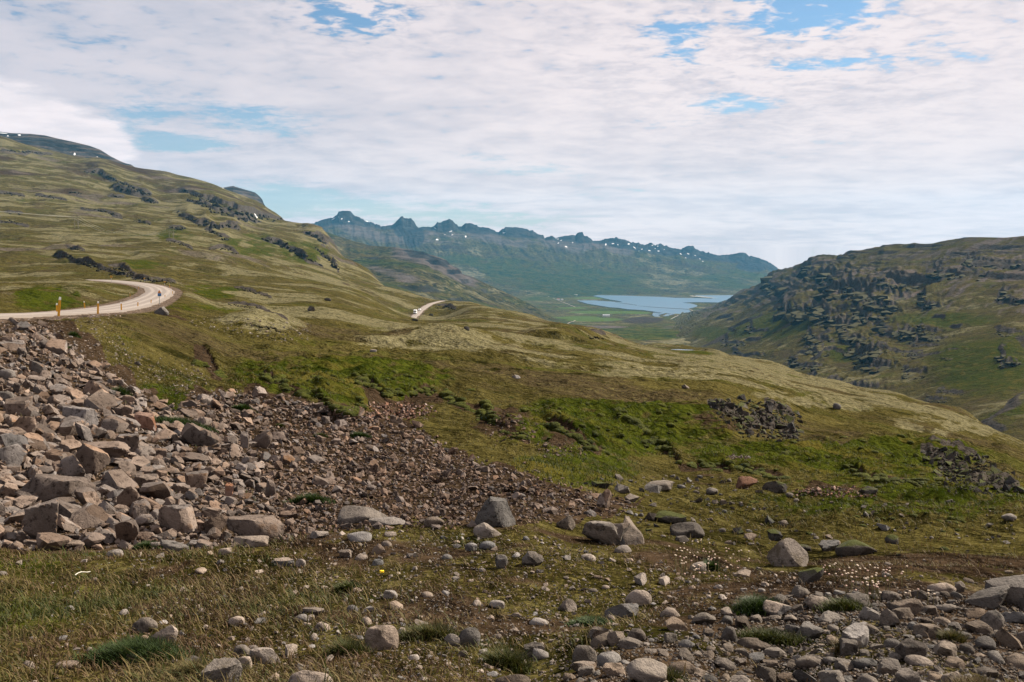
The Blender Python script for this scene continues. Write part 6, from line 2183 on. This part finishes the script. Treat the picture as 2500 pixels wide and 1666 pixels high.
add_box(bm, 0, yt - 0.01, z1 + ph_ / 2, pw, 0.02, ph_, 0.008)
pl_ = link('blue_plate', bm_mesh('blue_plate', bm, M_BLU), root)
bm = bmesh.new()
add_box(bm, 0.02 * pw, yt - 0.024, z1 + ph_ * 0.78, pw * 0.42, 0.006, ph_ * 0.14)
add_box(bm, 0.02 * pw, yt - 0.024, z1 + ph_ * 0.18, pw * 0.52, 0.006, ph_ * 0.14)
link('dark_print', bm_mesh('dark_print', bm, M_BLK), pl_)
bm = bmesh.new()
add_box(bm, -0.03 * pw, yt - 0.024, z1 + ph_ * 0.48, pw * 0.46, 0.006, ph_ * 0.20)
link('pale_print', bm_mesh('pale_print', bm, M_LBL), pl_)
tag(root, 'amber warning triangle above a blue plate on a thin pole by the road bend', 'road sign')

# chevron boards on the outside of the bend
for (u, v, hp, sw, lab) in ((272, 690, 16, 4.6, 'yellow board with black arrow on a pole, leftmost of three behind the bend'),
                            (352.5, 689, 10, 3.0, 'small yellow bend board in front of the dark outcrop, middle of three'),
                            (402, 697.5, 10, 3.2, 'small yellow bend board at the right end of the dark outcrop, right of three')):
    p = hit(u, v)
    root = empty('bend_sign', (p[0], p[1], gz1(p[0], p[1])), math.atan2(-p[0], p[1]))
    k = p[1] / F
    H = hp * k
    sign_pole(root, H, 0.05)
    s_ = sw * k
    bm = bmesh.new()
    add_box(bm, 0, -0.05, H - s_ / 2, s_, 0.03, s_, 0.01)
    bd = link('board', bm_mesh('board', bm, M_YEL), root)
    bm = bmesh.new()
    h_ = s_ * 0.36
    zc = H - s_ / 2
    add_prism(bm, [(s_ * 0.22, zc + h_), (s_ * 0.0, zc + h_), (-s_ * 0.28, zc), (s_ * 0.0, zc - h_), (s_ * 0.22, zc - h_), (-s_ * 0.04, zc)], -0.075, -0.067)
    link('arrow', bm_mesh('arrow', bm, M_BLK), bd)
    tag(root, lab, 'road sign', 'yellow boards around the bend')

# ------------------------------------------------------------------ power line on the left slope
M_POLE = simple_mat('weathered timber poles', (0.16, 0.14, 0.12), 0.9, 0, 0.2, 0.2, 2)
M_WIRE = simple_mat('aluminium wire', (0.46, 0.45, 0.40), 0.5, 0.3)


def pylon(u0, u1, v0, v1, vtop, label):
    pa_, pb_ = hit(u0, v0), hit(u1, v1)
    D = (pa_[1] + pb_[1]) / 2
    c = hit((u0 + u1) / 2, (v0 + v1) / 2)
    D = c[1]
    k = D / F
    half = (u1 - u0) / 2 * k
    root = empty('pylon', (c[0], c[1], c[2]))
    H = ((v0 + v1) / 2 - vtop) * k
    for s_ in (-1, 1):
        bm = bmesh.new()
        zb = gz1(c[0] + s_ * half, c[1]) - c[2]
        add_tube(bm, (s_ * half, 0, zb - 1), (s_ * half, 0, H), 0.24, 0.17)
        link('pole', bm_mesh('pole', bm, M_POLE), root)
    bm = bmesh.new()
    add_box(bm, 0, -0.25, H - 1.2, half * 4.2, 0.22, 0.34)
    link('crossarm', bm_mesh('crossarm', bm, M_POLE), root)
    for s_ in (-1, 1):
        bm = bmesh.new()
        add_tube(bm, (-s_ * half, -0.1 * s_, H * 0.28), (s_ * half, -0.1 * s_, H - 2.2), 0.10, 0.10, 6)
        link('brace', bm_mesh('brace', bm, M_POLE), root)
    for x_ in (-2.0 * half, 0, 2.0 * half):
        bm = bmesh.new()
        add_tube(bm, (x_, -0.25, H - 1.4), (x_, -0.25, H - 2.6), 0.12, 0.08, 6)
        link('insulator', bm_mesh('insulator', bm, M_BLK), root)
    tag(root, label, 'pylon', 'timber pylons on the left slope')
    return [Vector((c[0] + x_, c[1] - 0.25, c[2] + H - 2.6)) for x_ in (-2.0 * half, 0, 2.0 * half)]


T1 = pylon(182, 191.5, 557, 558, 525, 'wooden twin pole pylon on the left mountainside, the left one of two')
T2 = pylon(413, 423.5, 580, 582, 555, 'wooden twin pole pylon above the road bend, the right one of two')
T0 = [v_ + Vector((-330, -160, 55)) for v_ in T1]
T3 = [Vector(pt(700 + 3 * i, 612, 1500)) for i in range(3)]


def cable(a, b, sag, label):
    bm = bmesh.new()
    n = 14
    pts_ = []
    for i in range(n + 1):
        t_ = i / n
        q_ = a.lerp(b, t_)
        q_.z -= sag * 4 * t_ * (1 - t_)
        pts_.append(q_)
    for i in range(n):
        add_tube(bm, pts_[i], pts_[i + 1], 0.06, 0.06, 4)
    o = link('power_cable', bm_mesh('power_cable', bm, M_WIRE))
    tag(o, label, 'cable', 'wires of the power line')


for i in range(3):
    cable(T0[i], T1[i], 9, 'thin wire of the power line running left from the left pylon')
    cable(T1[i], T2[i], 11, 'thin wire of the power line strung between the two pylons')

# ------------------------------------------------------------------ vehicles on the far road
M_VAN = simple_mat('white vehicle paint', (0.78, 0.78, 0.77), 0.35, 0, 0.5)
M_GLS = simple_mat('dark vehicle glass', (0.012, 0.015, 0.018), 0.08, 0, 0.6)
M_TYR = simple_mat('tyre rubber', (0.018, 0.018, 0.018), 0.85)
M_LMP = simple_mat('headlight glass', (0.55, 0.56, 0.56), 0.15)


def road_at(line, y):
    i = int(np.argmin(np.abs(line[:, 1] - y)))
    i = min(max(i, 2), len(line) - 3)
    d = line[i + 2] - line[i - 2]
    return line[i], d


def wheels(root, xs, half, r):
    for x_ in xs:
        for s_ in (-1, 1):
            bm = bmesh.new()
            add_tube(bm, (x_, s_ * half - 0.11, r), (x_, s_ * half + 0.11, r), r, r, 14)
            wh = link('wheel', bm_mesh('wheel', bm, M_TYR), root)
            bm = bmesh.new()
            add_tube(bm, (x_, s_ * (half + 0.10), r), (x_, s_ * (half + 0.125), r), r * 0.55, r * 0.5, 10)
            link('rim', bm_mesh('rim', bm, M_GALV), wh)


def prism_y(bm, pts_, half):
    """side outline in x (forward), z extruded across the vehicle"""
    add_prism(bm, pts_, -half, half)


# camper van coming towards the camera on its right hand side: forward is -line direction
c, d = road_at(ROAD_FAR, 772)
tn = np.array((d[0], d[1], 0)) / np.hypot(d[0], d[1])
rt = np.array((tn[1], -tn[0], 0))
pos_ = c - rt * 1.35
root = empty('camper_van', (pos_[0], pos_[1], c[2] + 0.10), math.atan2(-tn[1], -tn[0]))
root.rotation_euler = (0, math.asin(np.clip((c[2] - (c + d)[2]) / np.linalg.norm(d) * -1, -0.3, 0.3)) * -1, math.atan2(-tn[1], -tn[0]))
bm = bmesh.new()
prism_y(bm, [(-3.3, 0.55), (1.15, 0.55), (1.2, 2.05), (2.55, 2.15), (2.75, 2.55), (2.4, 3.05), (1.6, 3.15), (-3.3, 3.15)], 1.13)
bmesh.ops.bevel(bm, geom=[e for e in bm.edges], offset=0.06, segments=2, affect='EDGES')
link('body', bm_mesh('body', bm, M_VAN), root)
bm = bmesh.new()
prism_y(bm, [(1.16, 0.45), (3.35, 0.45), (3.4, 1.0), (3.2, 1.25), (2.55, 1.42), (2.05, 2.10), (1.16, 2.10)], 0.98)
bmesh.ops.bevel(bm, geom=[e for e in bm.edges], offset=0.05, segments=2, affect='EDGES')
cab = link('cab', bm_mesh('cab', bm, M_VAN), root)
bm = bmesh.new()
prism_y(bm, [(2.62, 1.44), (2.64, 1.46), (2.14, 2.10), (2.10, 2.10)], 0.90)
link('windscreen', bm_mesh('windscreen', bm, M_GLS), cab)
for s_ in (-1, 1):
    bm = bmesh.new()
    add_box(bm, 1.75, s_ * 0.985, 1.68, 0.75, 0.02, 0.5)
    link('side_window', bm_mesh('side_window', bm, M_GLS), cab)
    bm = bmesh.new()
    add_box(bm, 3.36, s_ * 0.72, 0.95, 0.08, 0.36, 0.22, 0.02)
    link('headlight', bm_mesh('headlight', bm, M_LMP), cab)
    for x_ in (-2.2, -0.5):
        bm = bmesh.new()
        add_box(bm, x_, s_ * 1.135, 2.1, 0.8, 0.02, 0.5, 0.005)
        link('window', bm_mesh('window', bm, M_GLS), root)
    bm = bmesh.new()
    add_box(bm, 2.2, s_ * 1.12, 1.65, 0.12, 0.18, 0.34, 0.02)
    link('mirror', bm_mesh('mirror', bm, M_BLK), cab)
bm = bmesh.new()
add_box(bm, 3.40, 0, 0.52, 0.14, 1.8, 0.28, 0.03)
link('bumper', bm_mesh('bumper', bm, M_BLK), root)
bm = bmesh.new()
add_box(bm, 3.385, 0, 0.92, 0.06, 0.9, 0.16, 0.01)
link('grille', bm_mesh('grille', bm, M_BLK), root)
wheels(root, (-1.9, 2.45), 0.92, 0.36)
tag(root, 'white camper van with a dark windscreen coming up the far gravel road', 'camper van')

c, d = road_at(ROAD_FAR, 800)
tn = np.array((d[0], d[1], 0)) / np.hypot(d[0], d[1])
rt = np.array((tn[1], -tn[0], 0))
pos_ = c - rt * 0.7
root = empty('car', (pos_[0], pos_[1], c[2] + 0.12), math.atan2(-tn[1], -tn[0]))
bm = bmesh.new()
prism_y(bm, [(-2.1, 0.32), (2.05, 0.32), (2.15, 0.62), (2.0, 0.86), (1.05, 1.0), (0.35, 1.52), (-1.35, 1.56), (-2.05, 1.02), (-2.15, 0.7)], 0.86)
bmesh.ops.bevel(bm, geom=[e for e in bm.edges], offset=0.06, segments=2, affect='EDGES')
link('body', bm_mesh('body', bm, M_VAN), root)
bm = bmesh.new()
prism_y(bm, [(1.04, 1.03), (1.07, 1.05), (0.42, 1.50), (0.38, 1.50)], 0.74)
link('windscreen', bm_mesh('windscreen', bm, M_GLS), root)
for s_ in (-1, 1):
    bm = bmesh.new()
    add_prism(bm, [(-1.5, 1.04), (0.85, 1.04), (0.3, 1.44), (-1.25, 1.46)], s_ * 0.862 - 0.006, s_ * 0.862 + 0.006)
    link('side_window', bm_mesh('side_window', bm, M_GLS), root)
    bm = bmesh.new()
    add_box(bm, 2.06, s_ * 0.6, 0.72, 0.1, 0.34, 0.16, 0.02)
    link('headlight', bm_mesh('headlight', bm, M_LMP), root)
bm = bmesh.new()
add_box(bm, 2.1, 0, 0.42, 0.12, 1.5, 0.16, 0.02)
link('bumper', bm_mesh('bumper', bm, M_BLK), root)
wheels(root, (-1.3, 1.35), 0.78, 0.31)
tag(root, 'small white car following close behind the camper van', 'car')

# ------------------------------------------------------------------ farms down in the valley
M_WALL = simple_mat('white farm wall', (0.74, 0.73, 0.70), 0.8)
M_ROOFR = simple_mat('grey farm roof', (0.30, 0.30, 0.31), 0.6)
M_ROOFG = simple_mat('red farm roof', (0.20, 0.06, 0.045), 0.6)


def floor_z(u, v, guess=-322.0):
    """where the ray at u, v meets the valley floor"""
    D = np.linspace(1400, 8200, 3000)
    a_, s_ = ray(u, v)
    zf = np.interp(D, FL_Y, FL_Z) + max(0.0, 1.0) * 0 + FL_SIDE(u, D)
    k = int(np.argmax(zf >= s_ * D))
    return np.array((a_ * D[k], D[k], zf[k]))


FL_Y = [1150, 1600, 2200, 3000, 3600, 4400, 4800, 5100, 9000]
FL_Z = [-190, -196, -214, -252, -280, -316, -327, -331, -331.5]


def FL_SIDE(u, D):
    return sstep(1420.0 - u, 0, 420) * 95 * sstep(D, 1500, 3000) * (1 - 0.5 * sstep(D, 4500, 6500)) * 0.7


for (u, v, L_, W_, H_, rz, roofm, lab) in ((1482, 773.0, 26, 12, 6, 0.1, M_ROOFR, 'long white farm building on the bright green meadow by the lake'),
                                         (1474, 772.5, 12, 9, 6, 0.3, M_ROOFR, 'small white farmhouse at the left end of the long farm building'),
                                         (1363, 733.0, 16, 10, 7, 0.2, M_ROOFG, 'white farmhouse on the far slope left of the lake, left of the pair'),
                                         (1372, 733.5, 14, 10, 6, -0.1, M_ROOFR, 'dark roofed farmhouse on the far slope left of the lake, right of the pair'),
                                         (1405, 723.0, 26, 12, 6, 0.0, M_ROOFR, 'white farm building near the far left shore of the lake')):
    c = floor_z(u, v)
    root = empty('farmhouse', c, rz)
    bm = bmesh.new()
    add_box(bm, 0, 0, H_ / 2 - 1, L_, W_, H_ + 2)
    link('wall', bm_mesh('wall', bm, M_WALL), root)
    bm = bmesh.new()
    a_ = [bm.verts.new((x_, y_, z_)) for x_, y_, z_ in ((-L_ / 2 - .4, -W_ / 2 - .5, H_ - .1), (L_ / 2 + .4, -W_ / 2 - .5, H_ - .1), (L_ / 2 + .4, W_ / 2 + .5, H_ - .1), (-L_ / 2 - .4, W_ / 2 + .5, H_ - .1), (-L_ / 2 - .4, 0, H_ + W_ * .33), (L_ / 2 + .4, 0, H_ + W_ * .33))]
    for f_ in ((0, 1, 5, 4), (2, 3, 4, 5), (0, 4, 3), (1, 2, 5), (0, 3, 2, 1)):
        bm.faces.new([a_[i] for i in f_])
    link('roof', bm_mesh('roof', bm, roofm), root)
    for x_ in np.linspace(-L_ * 0.36, L_ * 0.36, 3 if L_ < 20 else 5):
        bm = bmesh.new()
        add_box(bm, x_, -W_ / 2 - 0.04, H_ * 0.55, 1.3, 0.08, 1.3)
        link('window', bm_mesh('window', bm, M_GLS), root)
    tag(root, lab, 'farmhouse', 'farm buildings in the valley')
for L_, wd in (([(1386, 791.5), (1392, 788), (1400, 786), (1405, 783)], 10), ([(1351, 716.5), (1346, 720), (1339, 725.5)], 16), ([(1350, 729), (1370, 737), (1390, 745), (1405, 751)], 9)):
    ribbon('track', None, [wd * 0.5, wd * 0.5], M_TRACK, 1.6, world=[floor_z(u, v) for u, v in L_])
# pale waterfall on the dark cliff of the left mountain
p0, p1 = hit(622, 524), hit(628, 533)
bm = bmesh.new()
n_ = 8
for i in range(n_):
    t0_, t1_ = i / n_, (i + 1) / n_
    a_ = p0 + (p1 - p0) * t0_
    b_ = p0 + (p1 - p0) * t1_
    add_tube(bm, (a_[0] + 0.8 * math.sin(i * 2.1), a_[1] - 3, a_[2] + 1), (b_[0] + 0.8 * math.sin((i + 1) * 2.1), b_[1] - 3, b_[2] - 0.5), 1.3, 1.3, 6)
o = link('waterfall', bm_mesh('waterfall', bm, simple_mat('white falling water', (0.75, 0.78, 0.80), 0.6)))
tag(o, kind='structure')

# ------------------------------------------------------------------ small things in the foreground
M_STICK = simple_mat('bleached stick', (0.42, 0.40, 0.34), 0.7, 0, 0.2, 0.1, 40)
p0, p1 = hit(184, 1424), hit(221, 1412)
bm = bmesh.new()
q = [Vector(p0) + (Vector(p1) - Vector(p0)) * t_ + Vector((0, 0, 0.05 + 0.008 * math.sin(t_ * 5))) for t_ in np.linspace(0, 1, 6)]
for i in range(5):
    add_tube(bm, q[i], q[i + 1], 0.0032 - 0.0002 * i, 0.0032 - 0.0002 * (i + 1), 7)
tag(link('stick', bm_mesh('stick', bm, M_STICK)), 'thin bleached white stick lying across the grass on the left', 'stick')


def leaf_material(name, c1, c2, rough=0.75):
    m = bpy.data.materials.new(name)
    m.use_nodes = True
    t = NT(m.node_tree)
    geo = t.n('ShaderNodeNewGeometry')
    A = t.n('ShaderNodeAttribute', attribute_name='tone')
    sp_ = t.n('ShaderNodeSeparateColor')
    t.l(A.outputs['Color'], sp_.inputs[0])
    r = geo.outputs['Random Per Island']
    dry = t.mix(r, (0.062, 0.045, 0.012), (0.138, 0.104, 0.034))
    red = t.mix(r, (0.045, 0.025, 0.012), (0.100, 0.058, 0.025))
    c1 = tuple(0.86 * q_ for q_ in c1)
    c2 = tuple(0.86 * q_ for q_ in c2)
    grn = t.mix(r, c1, c2)
    col = t.mix(t.step(sp_.outputs[0], 0.15, 0.45), red, dry)
    col = t.mix(t.step(sp_.outputs[0], 0.45, 0.75), col, grn)
    bs = t.n('ShaderNodeBsdfPrincipled')
    t.l(col, bs.inputs['Base Color'])
    bs.inputs['Roughness'].default_value = rough
    bs.inputs['Specular IOR Level'].default_value = 0.25
    tr = t.n('ShaderNodeBsdfTranslucent')
    t.l(col, tr.inputs[0])
    mx_ = t.n('ShaderNodeMixShader')
    mx_.inputs[0].default_value = 0.28
    t.l(bs.outputs[0], mx_.inputs[1])
    t.l(tr.outputs[0], mx_.inputs[2])
    o = t.n('ShaderNodeOutputMaterial')
    t.l(mx_.outputs[0], o.inputs[0])
    return m


M_GRASS = leaf_material('grass blades', (0.020, 0.030, 0.003), (0.058, 0.066, 0.008))
M_LUSH = leaf_material('lush grass blades', (0.012, 0.028, 0.003), (0.038, 0.065, 0.007))


def blades(base, h, w_, tone, bend, rr):
    """curved grass blades: 5 corners, 2 faces kept as 3 triangles each"""
    n = len(base)
    th = rr.uniform(0, 2 * math.pi, n)
    dx, dy = np.cos(th), np.sin(th)
    bx, by = dx * h * bend, dy * h * bend
    px, py = -dy * w_ / 2, dx * w_ / 2
    V = np.zeros((n, 5, 3))
    V[:, 0] = base + np.stack([px, py, np.zeros(n)], -1)
    V[:, 1] = base - np.stack([px, py, np.zeros(n)], -1)
    mid_ = base + np.stack([bx * 0.3, by * 0.3, h * 0.58], -1)
    V[:, 2] = mid_ - np.stack([px, py, np.zeros(n)], -1) * 0.7
    V[:, 3] = mid_ + np.stack([px, py, np.zeros(n)], -1) * 0.7
    V[:, 4] = base + np.stack([bx, by, h * 0.95], -1)
    i = np.arange(n)[:, None] * 5
    Fc = np.concatenate([i + [0, 1, 2], i + [0, 2, 3], i + [3, 2, 4]])
    return V.reshape(-1, 3), Fc, np.repeat(tone, 5)


def grass_mesh(name, parts, mat):
    off = 0
    Vs, Fs, Ts = [], [], []
    for V, Fc, tn_ in parts:
        Vs.append(V)
        Fs.append(Fc + off)
        Ts.append(tn_)
        off += len(V)
    me = mesh_np(name, np.concatenate(Vs), np.concatenate(Fs), mat, True)
    tt_ = np.concatenate(Ts)
    add_attr(me, 'tone', np.stack([tt_, tt_, tt_, tt_], -1))
    return me


def lookup(Tm, x, y):
    fx = (x / y - A0) / (A1 - A0) * (NC - 1)
    fy = (np.log(y) - L0) / (L1 - L0) * (NR - 1)
    return bilin(Tm, fx, fy)


rr = np.random.default_rng(300)
# short turf of the flat in front
n = 260000
yy = np.exp(rr.uniform(math.log(3.0), math.log(9.0), n))
xx = rr.uniform(-0.67, 0.67, n) * yy
uu_, vv_ = proj(xx, yy, lookup(GZ, xx, yy))
dn = lookup(COV['grass'], xx, yy)
patch = fbm(xx, yy, 0.55, 3, 310)
wgt = np.clip(0.26 + 1.05 * dn + 0.95 * patch, 0, 1)
wgt *= np.where(in_poly(uu_, vv_, PEB), np.clip(0.75 - (uu_ - 1350) / 700, 0.10, 0.75), 1.0)
wgt *= np.where(uu_ > 900, 0.70, 1.0)
ok = (rr.random(n) < wgt * 0.62) & ~in_poly(uu_, vv_, SCREE)
xx, yy, patch, dn, uu_, vv_ = (a_[ok] for a_ in (xx, yy, patch, dn, uu_, vv_))
t2 = fbm(xx, yy, 0.9, 3, 311)
tone = np.clip(0.31 + 0.8 * t2 + 0.40 * (dn - 0.3) + rr.normal(0, 0.20, len(xx)), 0, 1)
h = np.clip(rr.lognormal(math.log(0.026), 0.45, len(xx)), 0.008, 0.11) * (0.75 + 0.6 * tone) * np.where(uu_ > 900, 0.75, 1.0)
base = np.stack([xx, yy, lookup(GZ, xx, yy) - 0.004], -1)
o = link('grass', grass_mesh('grass', [blades(base, h, 0.0042 + 0.0012 * yy * 0.35, tone, rr.uniform(0.4, 1.7, len(xx)), rr)], M_GRASS))
tag(o, kind='stuff')
# taller grass of the hollow, the bank and the gully edge
n = 120000
yy = np.exp(rr.uniform(math.log(8.6), math.log(42), n))
xx = rr.uniform(-0.56, 0.58, n) * yy
zz_ = lookup(GZ, xx, yy)
dn = np.maximum(lookup(COV['grass'], xx, yy), lookup(bank, xx, yy) * 0.8) * (1 - lookup(COV['rubble'], xx, yy)) * (1 - 0.8 * lookup(COV['soil'], xx, yy)) * (1 - lookup(COV['rock'], xx, yy))
ok = rr.random(n) < np.clip(0.02 + 1.05 * dn, 0, 1) * (lookup(COV['rubble'], xx, yy) < 0.4) * (1 - 0.7 * lookup(COV['soil'], xx, yy)) * (1 - 0.8 * lookup(COV['rock'], xx, yy))
xx, yy, dn = xx[ok], yy[ok], dn[ok]
tone = np.clip(0.50 + 0.36 * dn + 0.45 * fbm(xx, yy, 5.0, 3, 312) + rr.normal(0, 0.12, len(xx)), 0, 1)
h = rr.uniform(0.03, 0.08, len(xx)) * (0.8 + yy / 50)
base = np.stack([xx, yy, lookup(GZ, xx, yy) - 0.01], -1)
o = link('tall_grass', grass_mesh('tall_grass', [blades(base, h, 0.006 + 0.00042 * yy, tone, rr.uniform(0.3, 1.1, len(xx)), rr)], M_GRASS))
tag(o, kind='stuff')


def tuft(name, u, v, wpx, dpx, hpx, nb, tone_m, mat, label, cat='grass tuft', wide=1.0, bend=(0.3, 1.1)):
    p = hit(u, v)
    k = p[1] / F
    r_ = rr.normal(0, 0.40, (nb, 2))
    x = p[0] + r_[:, 0] * wpx * k * 0.62
    y = p[1] + r_[:, 1] * dpx * k * 2.6 * 0.62
    z = gz(x, y) - 0.005
    fall = np.clip(1.1 - 0.5 * np.hypot(r_[:, 0], r_[:, 1]), 0.35, 1.1)
    h_ = hpx * k * fall * rr.uniform(0.6, 1.1, nb)
    tn_ = np.clip(tone_m + rr.normal(0, 0.10, nb), 0, 1)
    me = grass_mesh(name, [blades(np.stack([x, y, z], -1), h_, 0.0045 * wide * (0.5 + p[1] / 8), tn_, rr.uniform(*bend, nb), rr)], mat)
    me.transform(Matrix.Translation(-Vector(p)))
    o = link(name, me)
    o.location = p
    tag(o, label, cat)


tuft('grass_tuft', 330, 1606, 210, 44, 52, 3600, 0.95, M_LUSH, 'dense dark green clump of long grass at the bottom left beside the pale angular boulder')
tuft('grass_tuft', 1845, 1492, 100, 26, 40, 1500, 0.95, M_LUSH, 'bright green grass clump left of the pale faceted boulder on the right')
tuft('grass_tuft', 1240, 1632, 110, 26, 56, 1100, 0.72, M_GRASS, 'long pale green grass near the bottom edge between grey stones')
tuft('grass_tuft', 1050, 1560, 150, 26, 44, 1500, 0.66, M_GRASS, 'pale green grass growing between the pinkish boulder and the domed brown stone')
tuft('grass_tuft', 845, 1600, 90, 24, 48, 900, 0.70, M_GRASS, 'grass growing round the left foot of the pinkish boulder')
tuft('grass_tuft', 2325, 1566, 62, 16, 34, 600, 0.60, M_GRASS, 'small olive grass tuft alone in the cobbles on the right')
tuft('grass_tuft', 2390, 1690, 140, 30, 42, 1500, 0.36, M_GRASS, 'wide dry brownish grass tuft at the bottom right corner')
tuft('grass_tuft', 2055, 1490, 100, 22, 36, 900, 0.80, M_GRASS, 'green grass fringe along the upper edge of the cobbles')
tuft('grass_tuft', 1880, 1570, 150, 24, 40, 1300, 0.80, M_GRASS, 'green grass growing between the stones left of the five sided boulder')
tuft('grass_tuft', 2060, 1592, 40, 12, 40, 350, 0.50, M_GRASS, 'small upright yellowish tuft at the left foot of the five sided boulder')
tuft('grass_tuft', 1620, 1660, 90, 20, 40, 700, 0.70, M_GRASS, 'green grass tuft behind the big dark rounded boulder at the bottom edge')
tuft('grass_tuft', 470, 1650, 90, 26, 44, 900, 0.55, M_GRASS, 'straw coloured grass tuft left of the square brown boulder')
tuft('leafy_plant', 1440, 1525, 84, 26, 20, 1500, 0.95, M_LUSH, 'low green leafy cushion between the wedge stone and the white angular stone', 'plant', 2.2, (0.6, 1.5))
tuft('moss_cushion', 362, 1338, 56, 12, 18, 1300, 0.95, M_LUSH, 'bright green moss cushion against the rocks at the foot of the scree', 'moss', 1.6, (0.5, 1.2))
tuft('leafy_plant', 596, 1004, 44, 8, 18, 700, 0.95, M_LUSH, 'leafy green plant at the top of the rubble left of the middle', 'plant', 2.0)
tuft('leafy_plant', 688, 1045, 24, 5, 11, 350, 0.85, M_GRASS, 'small yellowish green plant in the upper scree, left of two', 'plant', 2.0)
tuft('leafy_plant', 785, 1068, 30, 5, 12, 350, 0.90, M_GRASS, 'small green plant in the upper scree, right of two', 'plant', 2.0)
tuft('grass_tuft', 880, 1070, 52, 8, 18, 700, 0.90, M_LUSH, 'green grass patch near the right side of the upper scree')
tuft('grass_tuft', 760, 1228, 90, 12, 26, 1300, 0.92, M_LUSH, 'bright green grass patch in the lower scree left of the long dark boulder')
tuft('grass_tuft', 450, 1045, 120, 26, 26, 2400, 0.95, M_LUSH, 'dark green grass strip at the right border of the upper scree')
tuft('grass_tuft', 300, 965, 40, 12, 22, 700, 0.95, M_LUSH, 'dark green grass clump above the pale rock on the border of the upper scree')
tuft('grass_tuft', 182, 822, 22, 7, 14, 350, 0.95, M_LUSH, 'round dark green shrubby tuft on the road embankment, upper of two')
tuft('grass_tuft', 155, 846, 26, 7, 12, 350, 0.85, M_LUSH, 'olive green shrubby tuft on the road embankment, lower of two')
tuft('leafy_plant', 1735, 1392, 34, 10, 26, 450, 0.95, M_LUSH, 'bushy green plant among the white flowers left of the pyramid boulder', 'plant', 2.2)
tuft('leafy_plant', 850, 1445, 60, 16, 30, 500, 0.80, M_GRASS, 'leafy rosette in the turf below the dandelion', 'plant', 2.4)

# dandelion and thrift heads
M_DAN = simple_mat('yellow petals', (0.85, 0.55, 0.01), 0.6)
M_THR = simple_mat('faded pink petals', (0.40, 0.27, 0.22), 0.8)
M_THW = simple_mat('cream petals', (0.46, 0.37, 0.28), 0.8)
M_STM = simple_mat('flower stalk', (0.12, 0.10, 0.04), 0.8)


def flower(name, p, H, r_, petal, lean, label, cat, group=None, stalk=True):
    root = empty(name, p)
    bm = bmesh.new()
    add_tube(bm, (0, 0, -0.01), (lean[0], lean[1], H), 0.0022, 0.0018, 5)
    link('stalk', bm_mesh('stalk', bm, M_STM), root)
    bm = bmesh.new()
    bmesh.ops.create_icosphere(bm, subdivisions=2, radius=r_)
    for v_ in bm.verts:
        nz_ = 1 + 0.22 * math.sin(v_.index * 12.9898)
        v_.co = Vector((v_.co.x * nz_ + lean[0], v_.co.y * nz_ + lean[1], v_.co.z * 0.72 * nz_ + H))
    link('flower_head', bm_mesh('flower_head', bm, petal), root)
    tag(root, label, cat, group)
    return root


p = hit(931, 1414)
flower('dandelion', p, 0.05, 0.013, M_DAN, (0.006, -0.012), 'single bright yellow dandelion in the turf left of the centre', 'flower')
protos = []
for j in range(3):
    root = empty('thrift_flower', (0, 0, 0))
    H = 0.07 + 0.02 * j
    bm = bmesh.new()
    add_tube(bm, (0, 0, -0.01), (0.008 * (j - 1), 0, H), 0.0018, 0.0015, 4)
    sm_ = bm_mesh('stalk', bm, M_STM)
    bm = bmesh.new()
    bmesh.ops.create_icosphere(bm, subdivisions=1, radius=0.0068)
    for v_ in bm.verts:
        k_ = 1 + 0.2 * math.sin(v_.index * 7.7 + j)
        v_.co = Vector((v_.co.x * k_ + 0.008 * (j - 1), v_.co.y * k_, v_.co.z * 0.8 * k_ + H))
    hm_ = bm_mesh('flower_head', bm, (M_THR, M_THW, M_THW)[j])
    protos.append((sm_, hm_))
    bpy.data.objects.remove(root)
for (poly_, n, lab, grp, sd_) in (
    ([(1620, 1330), (1700, 1312), (1800, 1330), (1840, 1362), (1790, 1400), (1720, 1418), (1660, 1400)], 75, 'white thrift flower in the cluster left of the pyramid boulder', 'thrift flowers left of the pyramid boulder', 5),
    ([(1990, 1372), (2060, 1385), (2130, 1378), (2215, 1388), (2210, 1410), (2150, 1440), (2080, 1425), (2020, 1410)], 55, 'white thrift flower in the cluster right of the pyramid boulder', 'thrift flowers right of the pyramid boulder', 6),
    ([(2050, 1430), (2230, 1430), (2320, 1470), (2200, 1480)], 12, 'single white thrift flower in the turf above the cobbles', 'thrift flowers above the cobbles', 7)):
    r2 = np.random.default_rng(sd_)
    k_ = 0
    while k_ < n:
        u, v = r2.uniform(min(q_[0] for q_ in poly_), max(q_[0] for q_ in poly_)), r2.uniform(min(q_[1] for q_ in poly_), max(q_[1] for q_ in poly_))
        if not in_poly(np.array([u]), np.array([v]), poly_)[0] or not is_free(u, v + 4, 0.9):
            continue
        p = hit(u, v + 30)
        root = empty('thrift_flower', (p[0], p[1], gz1(p[0], p[1])), r2.uniform(0, 6.28))
        root.scale = (1.0,) * 3
        sm_, hm_ = protos[int(r2.integers(3))]
        link('stalk', sm_, root)
        link('flower_head', hm_, root)
        tag(root, lab, 'flower', grp)
        k_ += 1
